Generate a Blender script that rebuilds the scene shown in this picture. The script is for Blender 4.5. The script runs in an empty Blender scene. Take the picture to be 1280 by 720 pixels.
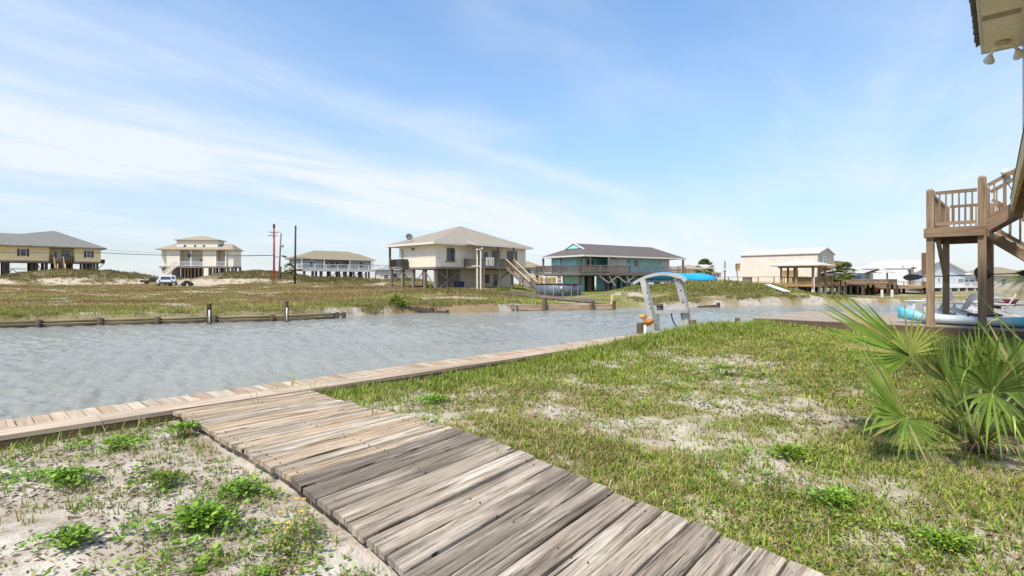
import bpy, math, random
import numpy as np
from mathutils import Vector

random.seed(7)
rng = np.random.default_rng(11)
R = math.radians
S = 1.27                       # metres per layout unit (layout: camera 1.3 units above the walkway)
CZ = 1.3
FPX = 680.0
sc = bpy.context.scene
col = sc.collection
LOC = {}

# ------------------------------------------------------------------ helpers
def at(x, y, Y):
    """point seen at photo pixel (x, y) and distance Y (layout units)"""
    return Vector(((x - 640) / FPX * Y, Y, CZ - (y - 350) / FPX * Y))

def tag(o, label=None, cat=None, group=None, kind=None):
    if label: o['label'] = label
    if cat: o['category'] = cat
    if group: o['group'] = group
    if kind: o['kind'] = kind
    return o

def thing(name, label, cat, loc=(0, 0, 0), group=None, rz=0.0):
    o = bpy.data.objects.new(name, None)
    o.empty_display_size = 0.2
    col.objects.link(o)
    o.location = Vector(loc) * S
    o.rotation_euler = (0, 0, rz)
    LOC[o.name] = Vector(loc)
    return tag(o, label, cat, group)

def copy_tree(o, parent=None):
    c = o.copy(); col.objects.link(c); c.parent = parent
    for ch in [x for x in col.objects if x.parent == o]:
        copy_tree(ch, c)
    return c

class MB:
    def __init__(self):
        self.v, self.f, self.g, self.t, self.fm = [], [], [], [], []
        self.smooth = []
    def _add(self, verts, faces, grain=None, tint=None, mi=0, smooth=False):
        n = len(self.v)
        self.v += [tuple(p) for p in verts]
        t = random.random() if tint is None else tint
        off = Vector((random.uniform(0, 60), random.uniform(0, 60), random.uniform(0, 60)))
        if grain is None: grain = verts
        self.g += [tuple(Vector(p) + off) for p in grain]
        self.t += [t] * len(verts)
        self.f += [tuple(n + i for i in f) for f in faces]
        self.fm += [mi] * len(faces)
        self.smooth += [smooth] * len(faces)
    BOXF = [(0, 3, 2, 1), (4, 5, 6, 7), (0, 1, 5, 4), (1, 2, 6, 5), (2, 3, 7, 6), (3, 0, 4, 7)]
    def bar(self, p0, p1, w, h, up=(0, 0, 1), tint=None, mi=0):
        """rectangular bar; w across, h along 'up'"""
        p0, p1 = Vector(p0), Vector(p1)
        d = (p1 - p0); L = d.length
        if L < 1e-6: return
        d /= L
        up = Vector(up)
        s = d.cross(up)
        if s.length < 1e-4: s = d.cross(Vector((1, 0, 0)))
        s.normalize(); n = s.cross(d).normalized()
        vs, gs = [], []
        for k, e in ((0, p0), (1, p1)):
            for a, b in ((-1, -1), (1, -1), (1, 1), (-1, 1)):
                vs.append(e + s * (a * w / 2) + n * (b * h / 2))
                gs.append((k * L, a * w / 2, b * h / 2))
        self._add(vs, [(0, 3, 2, 1), (4, 5, 6, 7), (0, 1, 5, 4), (1, 2, 6, 5), (2, 3, 7, 6), (3, 0, 4, 7)][::1], gs, tint, mi)
    def hexa(self, pts, tint=None, mi=0, grain=None):
        self._add(pts, self.BOXF, grain, tint, mi)
    def box(self, fr, a0, a1, b0, b1, c0, c1, tint=None, mi=0):
        pts = [fr.p(a, b, c) for c in (c0, c1) for a, b in ((a0, b0), (a1, b0), (a1, b1), (a0, b1))]
        L = [a1 - a0, b1 - b0, c1 - c0]
        k = max(range(3), key=lambda i: abs(L[i]))
        gr = []
        for c in (c0, c1):
            for a, b in ((a0, b0), (a1, b0), (a1, b1), (a0, b1)):
                q = [a, b, c]; gr.append((q[k], q[(k + 1) % 3], q[(k + 2) % 3]))
        self._add(pts, self.BOXF, gr, tint, mi)
    def tube(self, pts, r, n=8, caps=True, tint=None, mi=0, smooth=True):
        pts = [Vector(p) for p in pts]
        rs = r if isinstance(r, (list, tuple)) else [r] * len(pts)
        vs, gs, fs = [], [], []
        ref = Vector((0.3, 0.2, 0.93))
        acc = 0
        for i, p in enumerate(pts):
            d = (pts[min(i + 1, len(pts) - 1)] - pts[max(i - 1, 0)])
            d = d.normalized() if d.length > 1e-9 else Vector((0, 0, 1))
            if i: acc += (pts[i] - pts[i - 1]).length
            s = d.cross(ref)
            if s.length < 0.05: s = d.cross(Vector((1, 0, 0)))
            s.normalize(); t = d.cross(s)
            for k in range(n):
                a = 2 * math.pi * k / n
                vs.append(p + (s * math.cos(a) + t * math.sin(a)) * rs[i])
                gs.append((acc, math.cos(a) * rs[i], math.sin(a) * rs[i]))
        for i in range(len(pts) - 1):
            for k in range(n):
                fs.append((i * n + k, i * n + (k + 1) % n, (i + 1) * n + (k + 1) % n, (i + 1) * n + k))
        if caps:
            fs.append(tuple(range(n))[::-1]); fs.append(tuple((len(pts) - 1) * n + k for k in range(n)))
        self._add(vs, fs, gs, tint, mi, smooth)
    def lathe(self, c, prof, n=16, ax=((1, 0, 0), (0, 1, 0), (0, 0, 1)), mi=0, smooth=True):
        c = Vector(c); ax = [Vector(a) for a in ax]
        vs, fs = [], []
        for r, h in prof:
            for k in range(n):
                a = 2 * math.pi * k / n
                vs.append(c + ax[0] * (r * math.cos(a)) + ax[1] * (r * math.sin(a)) + ax[2] * h)
        for i in range(len(prof) - 1):
            for k in range(n):
                fs.append((i * n + k, i * n + (k + 1) % n, (i + 1) * n + (k + 1) % n, (i + 1) * n + k))
        if prof[0][0] > 1e-5: fs.append(tuple(range(n))[::-1])
        if prof[-1][0] > 1e-5: fs.append(tuple((len(prof) - 1) * n + k for k in range(n)))
        self._add(vs, fs, None, None, mi, smooth)
    def poly(self, pts, faces, mi=0, smooth=False, tint=None):
        self._add(pts, faces, None, tint, mi, smooth)
    def prism(self, loop, d, mi=0, tint=None):
        """closed loop of points extruded by vector d"""
        d = Vector(d); n = len(loop)
        vs = [Vector(p) for p in loop] + [Vector(p) + d for p in loop]
        fs = [tuple(range(n))[::-1], tuple(range(n, 2 * n))]
        fs += [(i, (i + 1) % n, n + (i + 1) % n, n + i) for i in range(n)]
        self._add(vs, fs, None, tint, mi)
    def hip(self, fr, a0, a1, b0, b1, z0, z1, ra0, ra1, rb=None, th=0.12, mi=0):
        rb = (b0 + b1) / 2 if rb is None else rb
        P = [fr.p(a, b, z) for z in (z0 - th, z0) for a, b in ((a0, b0), (a1, b0), (a1, b1), (a0, b1))]
        fs = [(0, 3, 2, 1), (0, 1, 5, 4), (1, 2, 6, 5), (2, 3, 7, 6), (3, 0, 4, 7)]
        if abs(ra0 - ra1) < 1e-3:
            P += [fr.p(ra0, rb, z1)]
            fs += [(4, 5, 8), (5, 6, 8), (6, 7, 8), (7, 4, 8)]
        else:
            P += [fr.p(ra0, rb, z1), fr.p(ra1, rb, z1)]
            fs += [(4, 5, 9, 8), (5, 6, 9), (6, 7, 8, 9), (7, 4, 8)]
        self._add(P, fs, None, None, mi)
    def build(self, name, mat, parent=None, bevel=0.0):
        me = bpy.data.meshes.new(name)
        o = Vector((0, 0, 0))
        if parent is not None: o = LOC[parent.name]
        me.from_pydata([tuple((Vector(p) - o) * S) for p in self.v], [], self.f)
        for m in (mat if isinstance(mat, (list, tuple)) else [mat]): me.materials.append(m)
        if isinstance(mat, (list, tuple)):
            me.polygons.foreach_set('material_index', self.fm)
        me.polygons.foreach_set('use_smooth', self.smooth)
        at_ = me.attributes.new('grain', 'FLOAT_VECTOR', 'POINT')
        at_.data.foreach_set('vector', [c for p in self.g for c in p])
        at_ = me.attributes.new('tint', 'FLOAT', 'POINT')
        at_.data.foreach_set('value', self.t)
        # consistent outward normals
        import bmesh
        bm = bmesh.new(); bm.from_mesh(me)
        bmesh.ops.recalc_face_normals(bm, faces=bm.faces)
        bm.to_mesh(me); bm.free()
        ob = bpy.data.objects.new(name, me)
        col.objects.link(ob)
        if parent is not None:
            ob.parent = parent
        LOC[ob.name] = o
        if bevel:
            m = ob.modifiers.new('bevel', 'BEVEL'); m.width = bevel; m.segments = 2; m.limit_method = 'ANGLE'
        return ob

class Fr:
    def __init__(self, o, u, z=0.0):
        self.o = Vector((o[0], o[1], 0)); self.z = z
        l = math.hypot(*u)
        self.u = Vector((u[0] / l, u[1] / l, 0)); self.v = Vector((-u[1] / l, u[0] / l, 0))
    def p(self, a, b, c):
        return self.o + self.u * a + self.v * b + Vector((0, 0, self.z + c))
    def t(self, px, b=0.0):
        """distance along u where the line at offset b crosses photo column px"""
        k = (px - 640) / FPX
        q = self.o + self.v * b
        return (k * q.y - q.x) / (self.u.x - k * self.u.y)
    def zz(self, px, py, b=0.0):
        q = self.p(self.t(px, b), b, 0)
        return CZ - (py - 350) / FPX * q.y - self.z

# lot grid: a along the dock, b towards the water
GV = Vector((0.691, 0.723, 0)); GW = Vector((-0.723, 0.691, 0))
LOT = Fr((0, 0), (0.691, 0.723))
def ab(a, b, z=0.0): return GV * a + GW * b + Vector((0, 0, z))

# ------------------------------------------------------------------ numpy noise
def vnoise(x, y, seed=0):
    x = np.asarray(x, float); y = np.asarray(y, float)
    xi = np.floor(x).astype(np.int64); yi = np.floor(y).astype(np.int64)
    fx = x - xi; fy = y - yi
    fx = fx * fx * (3 - 2 * fx); fy = fy * fy * (3 - 2 * fy)
    def h(i, j):
        n = (i * 374761393 + j * 668265263 + seed * 982451653) & 0x7fffffff
        n = ((n ^ (n >> 13)) * 1274126177) & 0x7fffffff
        n = n ^ (n >> 16)
        return (n & 0xffff) / 65535.0
    return (h(xi, yi) * (1 - fx) + h(xi + 1, yi) * fx) * (1 - fy) + (h(xi, yi + 1) * (1 - fx) + h(xi + 1, yi + 1) * fx) * fy
def fbm(x, y, seed=0, oct=4):
    s = 0; a = 0.5; t = 0
    for i in range(oct):
        s = s + a * vnoise(x * 2 ** i + 17.3 * i, y * 2 ** i + 9.1 * i, seed + i); t += a; a *= 0.5
    return s / t
def ss(x):
    x = np.clip(x, 0, 1); return x * x * (3 - 2 * x)

# ------------------------------------------------------------------ materials
class NT:
    def __init__(self, m):
        self.n = m.node_tree.nodes; self.l = m.node_tree.links
    def node(self, typ, **kw):
        nd = self.n.new(typ)
        for k, v in kw.items(): setattr(nd, k, v)
        return nd
    def link(self, a, b): self.l.new(a, b)
    def val(self, sock, v):
        if hasattr(v, 'is_linked') or isinstance(v, bpy.types.NodeSocket): self.link(v, sock)
        else: sock.default_value = v
    def mapping(self, vec, scale=(1, 1, 1), loc=(0, 0, 0), rot=(0, 0, 0)):
        m = self.node('ShaderNodeMapping'); self.link(vec, m.inputs[0])
        m.inputs['Scale'].default_value = scale; m.inputs['Location'].default_value = loc; m.inputs['Rotation'].default_value = rot
        return m.outputs[0]
    def noise(self, vec, scale=5, detail=4, rough=0.55, dist=0.0):
        n = self.node('ShaderNodeTexNoise'); self.link(vec, n.inputs['Vector'])
        n.inputs['Scale'].default_value = scale; n.inputs['Detail'].default_value = detail
        n.inputs['Roughness'].default_value = rough; n.inputs['Distortion'].default_value = dist
        return n.outputs['Fac']
    def ramp(self, fac, stops, interp='LINEAR'):
        r = self.node('ShaderNodeValToRGB'); self.link(fac, r.inputs[0])
        cr = r.color_ramp; cr.interpolation = interp
        while len(cr.elements) < len(stops): cr.elements.new(0.5)
        for e, (p, c) in zip(cr.elements, stops):
            e.position = p
            e.color = (c, c, c, 1) if isinstance(c, (int, float)) else (*c, 1)
        return r.outputs[0]
    def mix(self, fac, a, b, blend='MIX'):
        m = self.node('ShaderNodeMix', data_type='RGBA', blend_type=blend)
        self.val(m.inputs[0], fac)
        for s, v in ((m.inputs[6], a), (m.inputs[7], b)):
            if isinstance(v, bpy.types.NodeSocket): self.link(v, s)
            elif isinstance(v, (int, float)): s.default_value = (v, v, v, 1)
            else: s.default_value = (*v, 1)
        return m.outputs[2]
    def math(self, op, a, b=0.0, clamp=False):
        m = self.node('ShaderNodeMath', operation=op); m.use_clamp = clamp
        self.val(m.inputs[0], a); self.val(m.inputs[1], b)
        return m.outputs[0]
    def attr(self, name):
        a = self.node('ShaderNodeAttribute'); a.attribute_name = name; return a
    def bump(self, h, strength=0.3, dist=0.02):
        b = self.node('ShaderNodeBump'); self.link(h, b.inputs['Height'])
        b.inputs['Strength'].default_value = strength; b.inputs['Distance'].default_value = dist
        return b.outputs[0]

def newmat(name, rough=0.7, metal=0.0, spec=0.5):
    m = bpy.data.materials.new(name); m.use_nodes = True
    b = m.node_tree.nodes['Principled BSDF']
    b.inputs['Roughness'].default_value = rough; b.inputs['Metallic'].default_value = metal
    b.inputs['Specular IOR Level'].default_value = spec
    return m, NT(m), b

def plain(name, c, rough=0.6, metal=0.0, var=0.12, scale=6.0, bump=0.0, spec=0.4):
    """painted / moulded surface with uneven wear"""
    m, t, b = newmat(name, rough, metal, spec)
    tc = t.node('ShaderNodeTexCoord').outputs['Object']
    n = t.noise(tc, scale, 6, 0.6)
    n2 = t.noise(tc, scale * 7, 3, 0.6)
    f = t.math('ADD', t.math('MULTIPLY', n, 0.7), t.math('MULTIPLY', n2, 0.3))
    lo = tuple(x * (1 - var * 1.6) for x in c); hi = tuple(min(1, x * (1 + var)) for x in c)
    t.link(t.ramp(f, [(0.3, lo), (0.7, hi)]), b.inputs['Base Color'])
    if bump: t.link(t.bump(n2, bump, 0.01), b.inputs['Normal'])
    return m

def wood(name, c1, c2, dark, streak=14.0, along=0.9, crack=0.5, rough=0.85, bump=0.25, bdist=0.004, tintamt=0.5):
    """board with grain along its own length; tint picks between two colours per board"""
    m, t, b = newmat(name, rough, 0, 0.25)
    g = t.attr('grain').outputs['Vector']
    ti = t.attr('tint').outputs['Fac']
    n1 = t.noise(t.mapping(g, (along, streak, streak)), 1.0, 6, 0.62, 0.4)
    n2 = t.noise(t.mapping(g, (along * 2, streak * 5, streak * 5)), 1.0, 4, 0.6, 0.2)
    n3 = t.noise(t.mapping(g, (0.9, 3, 3)), 1.0, 3, 0.5)
    base = t.mix(t.ramp(ti, [(0.15, 0.0), (0.85, 1.0)]), c1, c2)
    br = t.math('MULTIPLY_ADD', n1, 1.1); br.node.inputs[2].default_value = 0.45
    base = t.mix(tintamt, base, t.mix(1.0, base, t.ramp(n3, [(0.3, 0.62), (0.7, 1.25)]), 'MULTIPLY'))
    base = t.mix(1.0, base, t.ramp(n1, [(0.25, 0.5), (0.5, 0.95), (0.75, 1.25)]), 'MULTIPLY')
    ck = t.ramp(t.math('ADD', t.math('MULTIPLY', n2, 0.5), t.math('MULTIPLY', n1, 0.5)), [(0.36, 1.0), (0.44, 0.0)])
    base = t.mix(t.math('MULTIPLY', ck, crack), base, dark)
    t.link(base, b.inputs['Base Color'])
    h = t.math('ADD', t.math('MULTIPLY', n2, 0.6), t.math('MULTIPLY', n1, 0.6))
    t.link(t.bump(h, bump, bdist), b.inputs['Normal'])
    return m

def plank_mat(name, pale, tan, grey, dark):
    """old decking seen close: long grain, open checks, knots, bleached and dark boards"""
    m, t, b = newmat(name, 0.9, 0, 0.15)
    g = t.attr('grain').outputs['Vector']
    ti = t.attr('tint').outputs['Fac']
    wob = t.noise(t.mapping(g, (1.1, 3.5, 3.5)), 1.0, 3, 0.5)
    vo = t.node('ShaderNodeTexVoronoi', feature='F1'); t.link(t.mapping(g, (1.0, 4.0, 0.5)), vo.inputs['Vector']); vo.inputs['Scale'].default_value = 1.5
    kd = vo.outputs['Distance']
    knot = t.ramp(kd, [(0.05, 1.0), (0.09, 0.0)])
    kr = t.ramp(kd, [(0.0, 0.022), (0.22, 0.0)])
    cy = t.math('ADD', t.math('MULTIPLY', t.math('SUBTRACT', wob, 0.5), 0.018), kr)
    cmb = t.node('ShaderNodeCombineXYZ'); t.link(cy, cmb.inputs[1])
    ad = t.node('ShaderNodeVectorMath', operation='ADD'); t.link(g, ad.inputs[0]); t.link(cmb.outputs[0], ad.inputs[1])
    gk = ad.outputs[0]
    n1 = t.noise(t.mapping(gk, (1.0, 34, 4)), 1.0, 6, 0.68)
    n2 = t.noise(t.mapping(gk, (2.2, 110, 10)), 1.0, 4, 0.65)
    n3 = t.noise(t.mapping(g, (0.8, 7, 2), (7, 3, 1)), 1.0, 6, 0.65)
    n4 = t.noise(t.mapping(gk, (1.1, 42, 3), (11, 5, 2)), 1.0, 4, 0.6)
    n6 = t.noise(t.mapping(gk, (2.6, 75, 3), (1, 8, 6)), 1.0, 3, 0.6)
    n5 = t.noise(t.mapping(gk, (1.2, 18, 3), (2, 9, 4)), 1.0, 7, 0.72)
    c = t.mix(t.ramp(ti, [(0.0, 1.0), (0.42, 0.0)]), t.mix(t.ramp(ti, [(0.50, 0.0), (1.0, 1.0)]), grey, tan), tuple(x * 0.50 for x in grey))
    c = t.mix(t.math('MULTIPLY', t.ramp(n3, [(0.48, 0.0), (0.60, 0.85)]), t.ramp(ti, [(0.0, 0.30), (0.45, 0.95)])), c, pale)
    c = t.mix(t.ramp(n5, [(0.49, 0.0), (0.62, 0.72)]), c, tuple(x * 3.0 for x in dark))
    c = t.mix(1.0, c, t.ramp(n1, [(0.28, 0.52), (0.44, 0.88), (0.56, 1.05), (0.72, 1.25)]), 'MULTIPLY')
    c = t.mix(1.0, c, t.ramp(n2, [(0.28, 0.50), (0.52, 1.02), (0.75, 1.22)]), 'MULTIPLY')
    ck = t.ramp(n4, [(0.335, 1.0), (0.365, 0.0)])
    fine = t.ramp(n6, [(0.345, 0.95), (0.385, 0.0)])
    c = t.mix(t.math('MULTIPLY', fine, 0.7), c, dark)
    c = t.mix(ck, c, tuple(x * 0.6 for x in dark))
    c = t.mix(t.math('MULTIPLY', knot, 0.8), c, tuple(x * 1.4 for x in dark))
    t.link(c, b.inputs['Base Color'])
    h = t.math('SUBTRACT', t.math('ADD', t.math('MULTIPLY', n1, 0.6), t.math('MULTIPLY', n2, 0.6)), t.math('MULTIPLY', ck, 1.2))
    t.link(t.bump(h, 0.8, 0.008), b.inputs['Normal'])
    return m

def siding(name, c, pitch=0.16, rough=0.6, var=0.07, vertical=False):
    m, t, b = newmat(name, rough, 0, 0.3)
    geo = t.node('ShaderNodeNewGeometry')
    sp = t.node('ShaderNodeSeparateXYZ'); t.link(geo.outputs['Position'], sp.inputs[0])
    if vertical:
        src = t.math('MULTIPLY', t.math('ADD', sp.outputs[0], sp.outputs[1]), 1 / pitch)
    else:
        src = t.math('MULTIPLY', sp.outputs[2], 1 / pitch)
    fr = t.math('FRACT', src)
    n = t.noise(geo.outputs['Position'], 0.9, 5, 0.6)
    st = t.noise(t.mapping(geo.outputs['Position'], (3, 3, 0.35)), 1.0, 4, 0.6)
    lo = tuple(x * (1 - var * 2.2) for x in c); hi = tuple(min(1, x * (1 + var)) for x in c)
    cc = t.mix(0.5, t.ramp(n, [(0.3, lo), (0.7, hi)]), t.ramp(st, [(0.3, lo), (0.65, hi)]))
    cc = t.mix(t.ramp(fr, [(0.0, 0.45), (0.10, 0.0)]), cc, tuple(x * 0.55 for x in c))
    t.link(cc, b.inputs['Base Color'])
    t.link(t.bump(fr, 0.5, 0.02), b.inputs['Normal'])
    return m

def shingle(name, c, pitch=0.2, var=0.22):
    m, t, b = newmat(name, 0.9, 0, 0.15)
    geo = t.node('ShaderNodeNewGeometry'); P = geo.outputs['Position']
    n = t.noise(P, 1.2, 6, 0.65); n2 = t.noise(t.mapping(P, (1, 1, 6)), 5.0, 3, 0.6)
    sp = t.node('ShaderNodeSeparateXYZ'); t.link(P, sp.inputs[0])
    fr = t.math('FRACT', t.math('MULTIPLY', sp.outputs[2], 1 / (pitch * 0.45)))
    f = t.math('ADD', t.math('MULTIPLY', n, 0.5), t.math('MULTIPLY', n2, 0.5))
    cc = t.ramp(f, [(0.3, tuple(x * (1 - var) for x in c)), (0.7, tuple(x * (1 + var) for x in c))])
    cc = t.mix(t.ramp(fr, [(0.0, 0.3), (0.2, 0.0)]), cc, tuple(x * 0.6 for x in c))
    t.link(cc, b.inputs['Base Color'])
    return m

def glassmat(name, c=(0.05, 0.06, 0.07)):
    m, t, b = newmat(name, 0.08, 0, 0.6)
    tc = t.node('ShaderNodeTexCoord').outputs['Object']
    t.link(t.ramp(t.noise(tc, 1.3, 3), [(0.35, tuple(x * 0.6 for x in c)), (0.7, tuple(x * 1.9 for x in c))]), b.inputs['Base Color'])
    return m

def foliage(name, transl=0.35, rough=0.55, spec=0.3):
    m, t, b = newmat(name, rough, 0, spec)
    a = t.attr('col').outputs['Color']
    geo = t.node('ShaderNodeNewGeometry')
    n = t.noise(geo.outputs['Position'], 6.0, 3, 0.6)
    c = t.mix(1.0, a, t.ramp(n, [(0.3, 0.78), (0.7, 1.2)]), 'MULTIPLY')
    t.link(c, b.inputs['Base Color'])
    tr = t.node('ShaderNodeBsdfTranslucent'); t.link(t.mix(1.0, c, (1.0, 1.05, 0.6), 'MULTIPLY'), tr.inputs[0])
    mx = t.node('ShaderNodeMixShader'); mx.inputs[0].default_value = transl
    t.link(b.outputs[0], mx.inputs[1]); t.link(tr.outputs[0], mx.inputs[2])
    t.link(mx.outputs[0], t.n['Material Output'].inputs[0])
    return m

M = {}
M['ramp'] = plank_mat('weathered_plank', (0.62, 0.53, 0.42), (0.50, 0.355, 0.215), (0.36, 0.29, 0.22), (0.034, 0.026, 0.019))
M['dock'] = wood('dock_board', (0.42, 0.30, 0.20), (0.54, 0.43, 0.32), (0.09, 0.06, 0.04), 20, 1.0, 0.55)
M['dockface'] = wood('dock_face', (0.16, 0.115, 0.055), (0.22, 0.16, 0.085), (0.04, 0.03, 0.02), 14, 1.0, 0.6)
M['stair'] = wood('stair_wood', (0.26, 0.175, 0.11), (0.34, 0.235, 0.15), (0.07, 0.045, 0.03), 18, 1.0, 0.4)
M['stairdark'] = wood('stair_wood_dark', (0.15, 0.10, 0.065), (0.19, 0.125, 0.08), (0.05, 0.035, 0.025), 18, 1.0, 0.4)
M['deckwood'] = wood('deck_wood', (0.34, 0.27, 0.20), (0.44, 0.36, 0.28), (0.09, 0.065, 0.045), 16, 1.0, 0.5)
M['greywood'] = wood('grey_wood', (0.19, 0.15, 0.115), (0.27, 0.22, 0.17), (0.05, 0.04, 0.03), 14, 1.0, 0.5)
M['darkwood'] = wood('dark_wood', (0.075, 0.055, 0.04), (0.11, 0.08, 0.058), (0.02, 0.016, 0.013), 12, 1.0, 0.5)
M['tanwood'] = wood('tan_wood', (0.36, 0.225, 0.10), (0.46, 0.30, 0.145), (0.14, 0.08, 0.04), 12, 1.0, 0.35)
M['newwood'] = wood('new_wood', (0.70, 0.51, 0.27), (0.74, 0.55, 0.31), (0.25, 0.16, 0.08), 14, 1.0, 0.2)
M['bulkwood'] = wood('bulkhead_wood', (0.44, 0.31, 0.20), (0.50, 0.36, 0.235), (0.12, 0.075, 0.045), 10, 0.8, 0.45)
M['logwood'] = wood('log_wood', (0.21, 0.185, 0.095), (0.26, 0.22, 0.115), (0.03, 0.025, 0.02), 10, 0.8, 0.6)
M['piling'] = wood('piling_wood', (0.10, 0.07, 0.045), (0.15, 0.105, 0.065), (0.025, 0.02, 0.015), 14, 1.0, 0.5)
M['white'] = plain('white_paint', (0.78, 0.76, 0.72), 0.5, var=0.06)
M['cream'] = plain('cream_trim', (0.72, 0.66, 0.55), 0.5, var=0.06)
M['black'] = plain('black_plastic', (0.018, 0.018, 0.02), 0.4)
M['metal'] = plain('galvanised_metal', (0.50, 0.49, 0.47), 0.42, 0.55, 0.2, 3.5, 0.1)
M['alu'] = plain('weathered_aluminium', (0.50, 0.475, 0.44), 0.6, 0.1, 0.22, 2.5, 0.1)
M['darkmetal'] = plain('dark_metal', (0.06, 0.06, 0.06), 0.5, 0.3)
M['glass'] = glassmat('window_glass')
M['curtain'] = plain('curtain_cloth', (0.62, 0.60, 0.55), 0.8)
M['door'] = plain('door_paint', (0.80, 0.79, 0.76), 0.5, var=0.05)
# ------------------------------------------------------------------ terrain
BX = np.array([-90, -60, -40, -30, -21.3, -14.6, -11.5, -9.8, -8.6, -6.0, -3.0, -0.8, 1.1, 6.8, 8.9, 13.5, 18.5, 24.2, 30, 35.9, 50, 80, 130])
BY = np.array([4.0, 12, 18.5, 21.8, 24.4, 26.6, 28.2, 30.2, 31.6, 33.6, 34.3, 35.2, 36.9, 38.8, 40.2, 41.6, 43.2, 45.4, 47.2, 49.8, 53.6, 61, 72.0])
BY = BY - 0.10 * (BX < -10.5)
WATER_Z = -0.75
DUNES = [  # X, Y, amp, sx, sy
    (-68, 86, 1.6, 8.5, 5), (-63.5, 87, 0.8, 3.6, 5), (-74.5, 84, 1.0, 4.2, 4.0),
    (-46, 92, 1.75, 6.0, 5), (-38, 90, 1.1, 5, 5), (-30, 82, 0.7, 6, 6), (-24.0, 79, 0.5, 4, 6), (-17.5, 76, 0.45, 3.5, 4),
    (-18, 92, 0.9, 3.0, 4),
    (-5.2, 46.0, 0.42, 3.2, 3.5), (-8.5, 43.0, 0.15, 3.0, 4),
    (19.0, 53.0, 1.15, 5.0, 5.0), (24.5, 52.5, 0.45, 3.5, 3.0), (13.5, 56, 0.35, 4, 4),
]
def walk_left(b):
    return np.interp(b, [-2.0, 1.0, 2.24, 2.555, 2.85, 3.19, 3.45, 7.0], [-0.42, -0.30, -0.176, -0.117, -0.071, -0.030, 0.0, 0.0])
def walk_right(b):
    return np.interp(b, [-2.0, 0.0, 0.735, 1.96, 2.6, 2.95, 3.3, 3.7, 4.3, 5.0, 7.0], [-0.30, -0.21, -0.149, -0.047, 0.004, 0.030, 0.055, 0.058, 0.03, 0.0, 0.0])
def to_ab(x, y):
    return 0.691 * x + 0.723 * y, -0.723 * x + 0.691 * y

def height(x, y):
    x = np.asarray(x, float); y = np.asarray(y, float)
    # far bank
    yb = np.interp(x, BX, BY)
    yb = yb + (fbm(x * 0.35, y * 0 + 3.0, 5, 3) - 0.5) * 1.3 * ss((x + 12) / 3) * (1 - ss((x - 0.5) / 1.0))
    d = y - yb
    zl = -0.32 + 0.80 * ss((y - 27) / 45) + 0.25 * ss((y - 75) / 40)
    zr = -0.42 + 0.12 * ss(d / 30)
    w = ss((x + 3) / 9)
    z = zl * (1 - w) + zr * w
    z = z + 0.07 * (fbm(x * 0.5, y * 0.5, 21, 4) - 0.5) * ss(d / 3)
    und = 0
    for X, Y, A, sx, sy in DUNES:
        und = und + A * np.exp(-((x - X) / sx) ** 2 * 0.5 - ((y - Y) / sy) ** 2 * 0.5)
    z = z + und * (0.78 + 0.45 * fbm(x * 0.35, y * 0.35, 31, 4)) + ss(und * 2) * 0.22 * (fbm(x * 0.9, y * 0.9, 33, 3) - 0.5)
    z = z + 1.0 * ss((y - 84) / 10) * ss((-68 - x) / 6) * 0.55
    z = z * (1 - ss((y - 150) / 40)) + (-2.5) * ss((y - 150) / 40)
    cliff = ss((d + 0.5) / 0.9)
    zf = -1.7 + (z + 1.7) * cliff
    # near lot
    a, b = to_ab(x, y)
    bump = 0.05 * (fbm(x * 1.3, y * 1.3, 41, 4) - 0.5) + 0.03 * (fbm(x * 4.0, y * 4.0, 44, 3) - 0.5)
    left = np.minimum(-0.105 - 0.10 * ss((5.2 - b) / 4.0), walk_left(b) - 0.085) - 0.03 * ss((1.2 - a) / 2.0)
    right = -0.11 + 0.12 * ss((a - 5) / 9.0) + 0.05 * ss((a - 8) / 6) * ss((b - 3.5) / 2.5) - 0.13 * ss((a - 13.0) / 3.5) - 0.08 * ss((3.4 - b) / 8) * (1 - ss((a - 6) / 6))
    rim = walk_right(b) - 0.075
    right = rim + (right - rim) * ss((a - 3.0) / 1.3)
    right = right - 0.01 * (1 - ss((a - 5.0) / 4.0)) * ss((b - 4.6) / 1.2)
    t = ss((a - 1.75) / 1.1)
    zn = left * (1 - t) + right * t
    # keep the sand under the boards
    lo = np.minimum(walk_left(b), walk_right(b)) - 0.12
    inside = ss((a - 1.63) / 0.08) * ss((2.9 - a) / 0.08)
    zn = np.where(inside > 0, np.minimum(zn, zn * (1 - inside) + lo * inside), zn)
    zn = zn + bump
    m = ss((6.62 - b) / 0.3)
    m2 = 1 - ss((a - 19.0) / 1.0) * ss((b + 5.5) / 1.0)
    mm = m * m2
    zn = -1.7 + (zn + 1.7) * mm
    return np.where(d > -3.0, np.maximum(zf, zn), np.maximum(-1.7, zn))

def hz(x, y): return float(height(np.array([x]), np.array([y]))[0])

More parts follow.
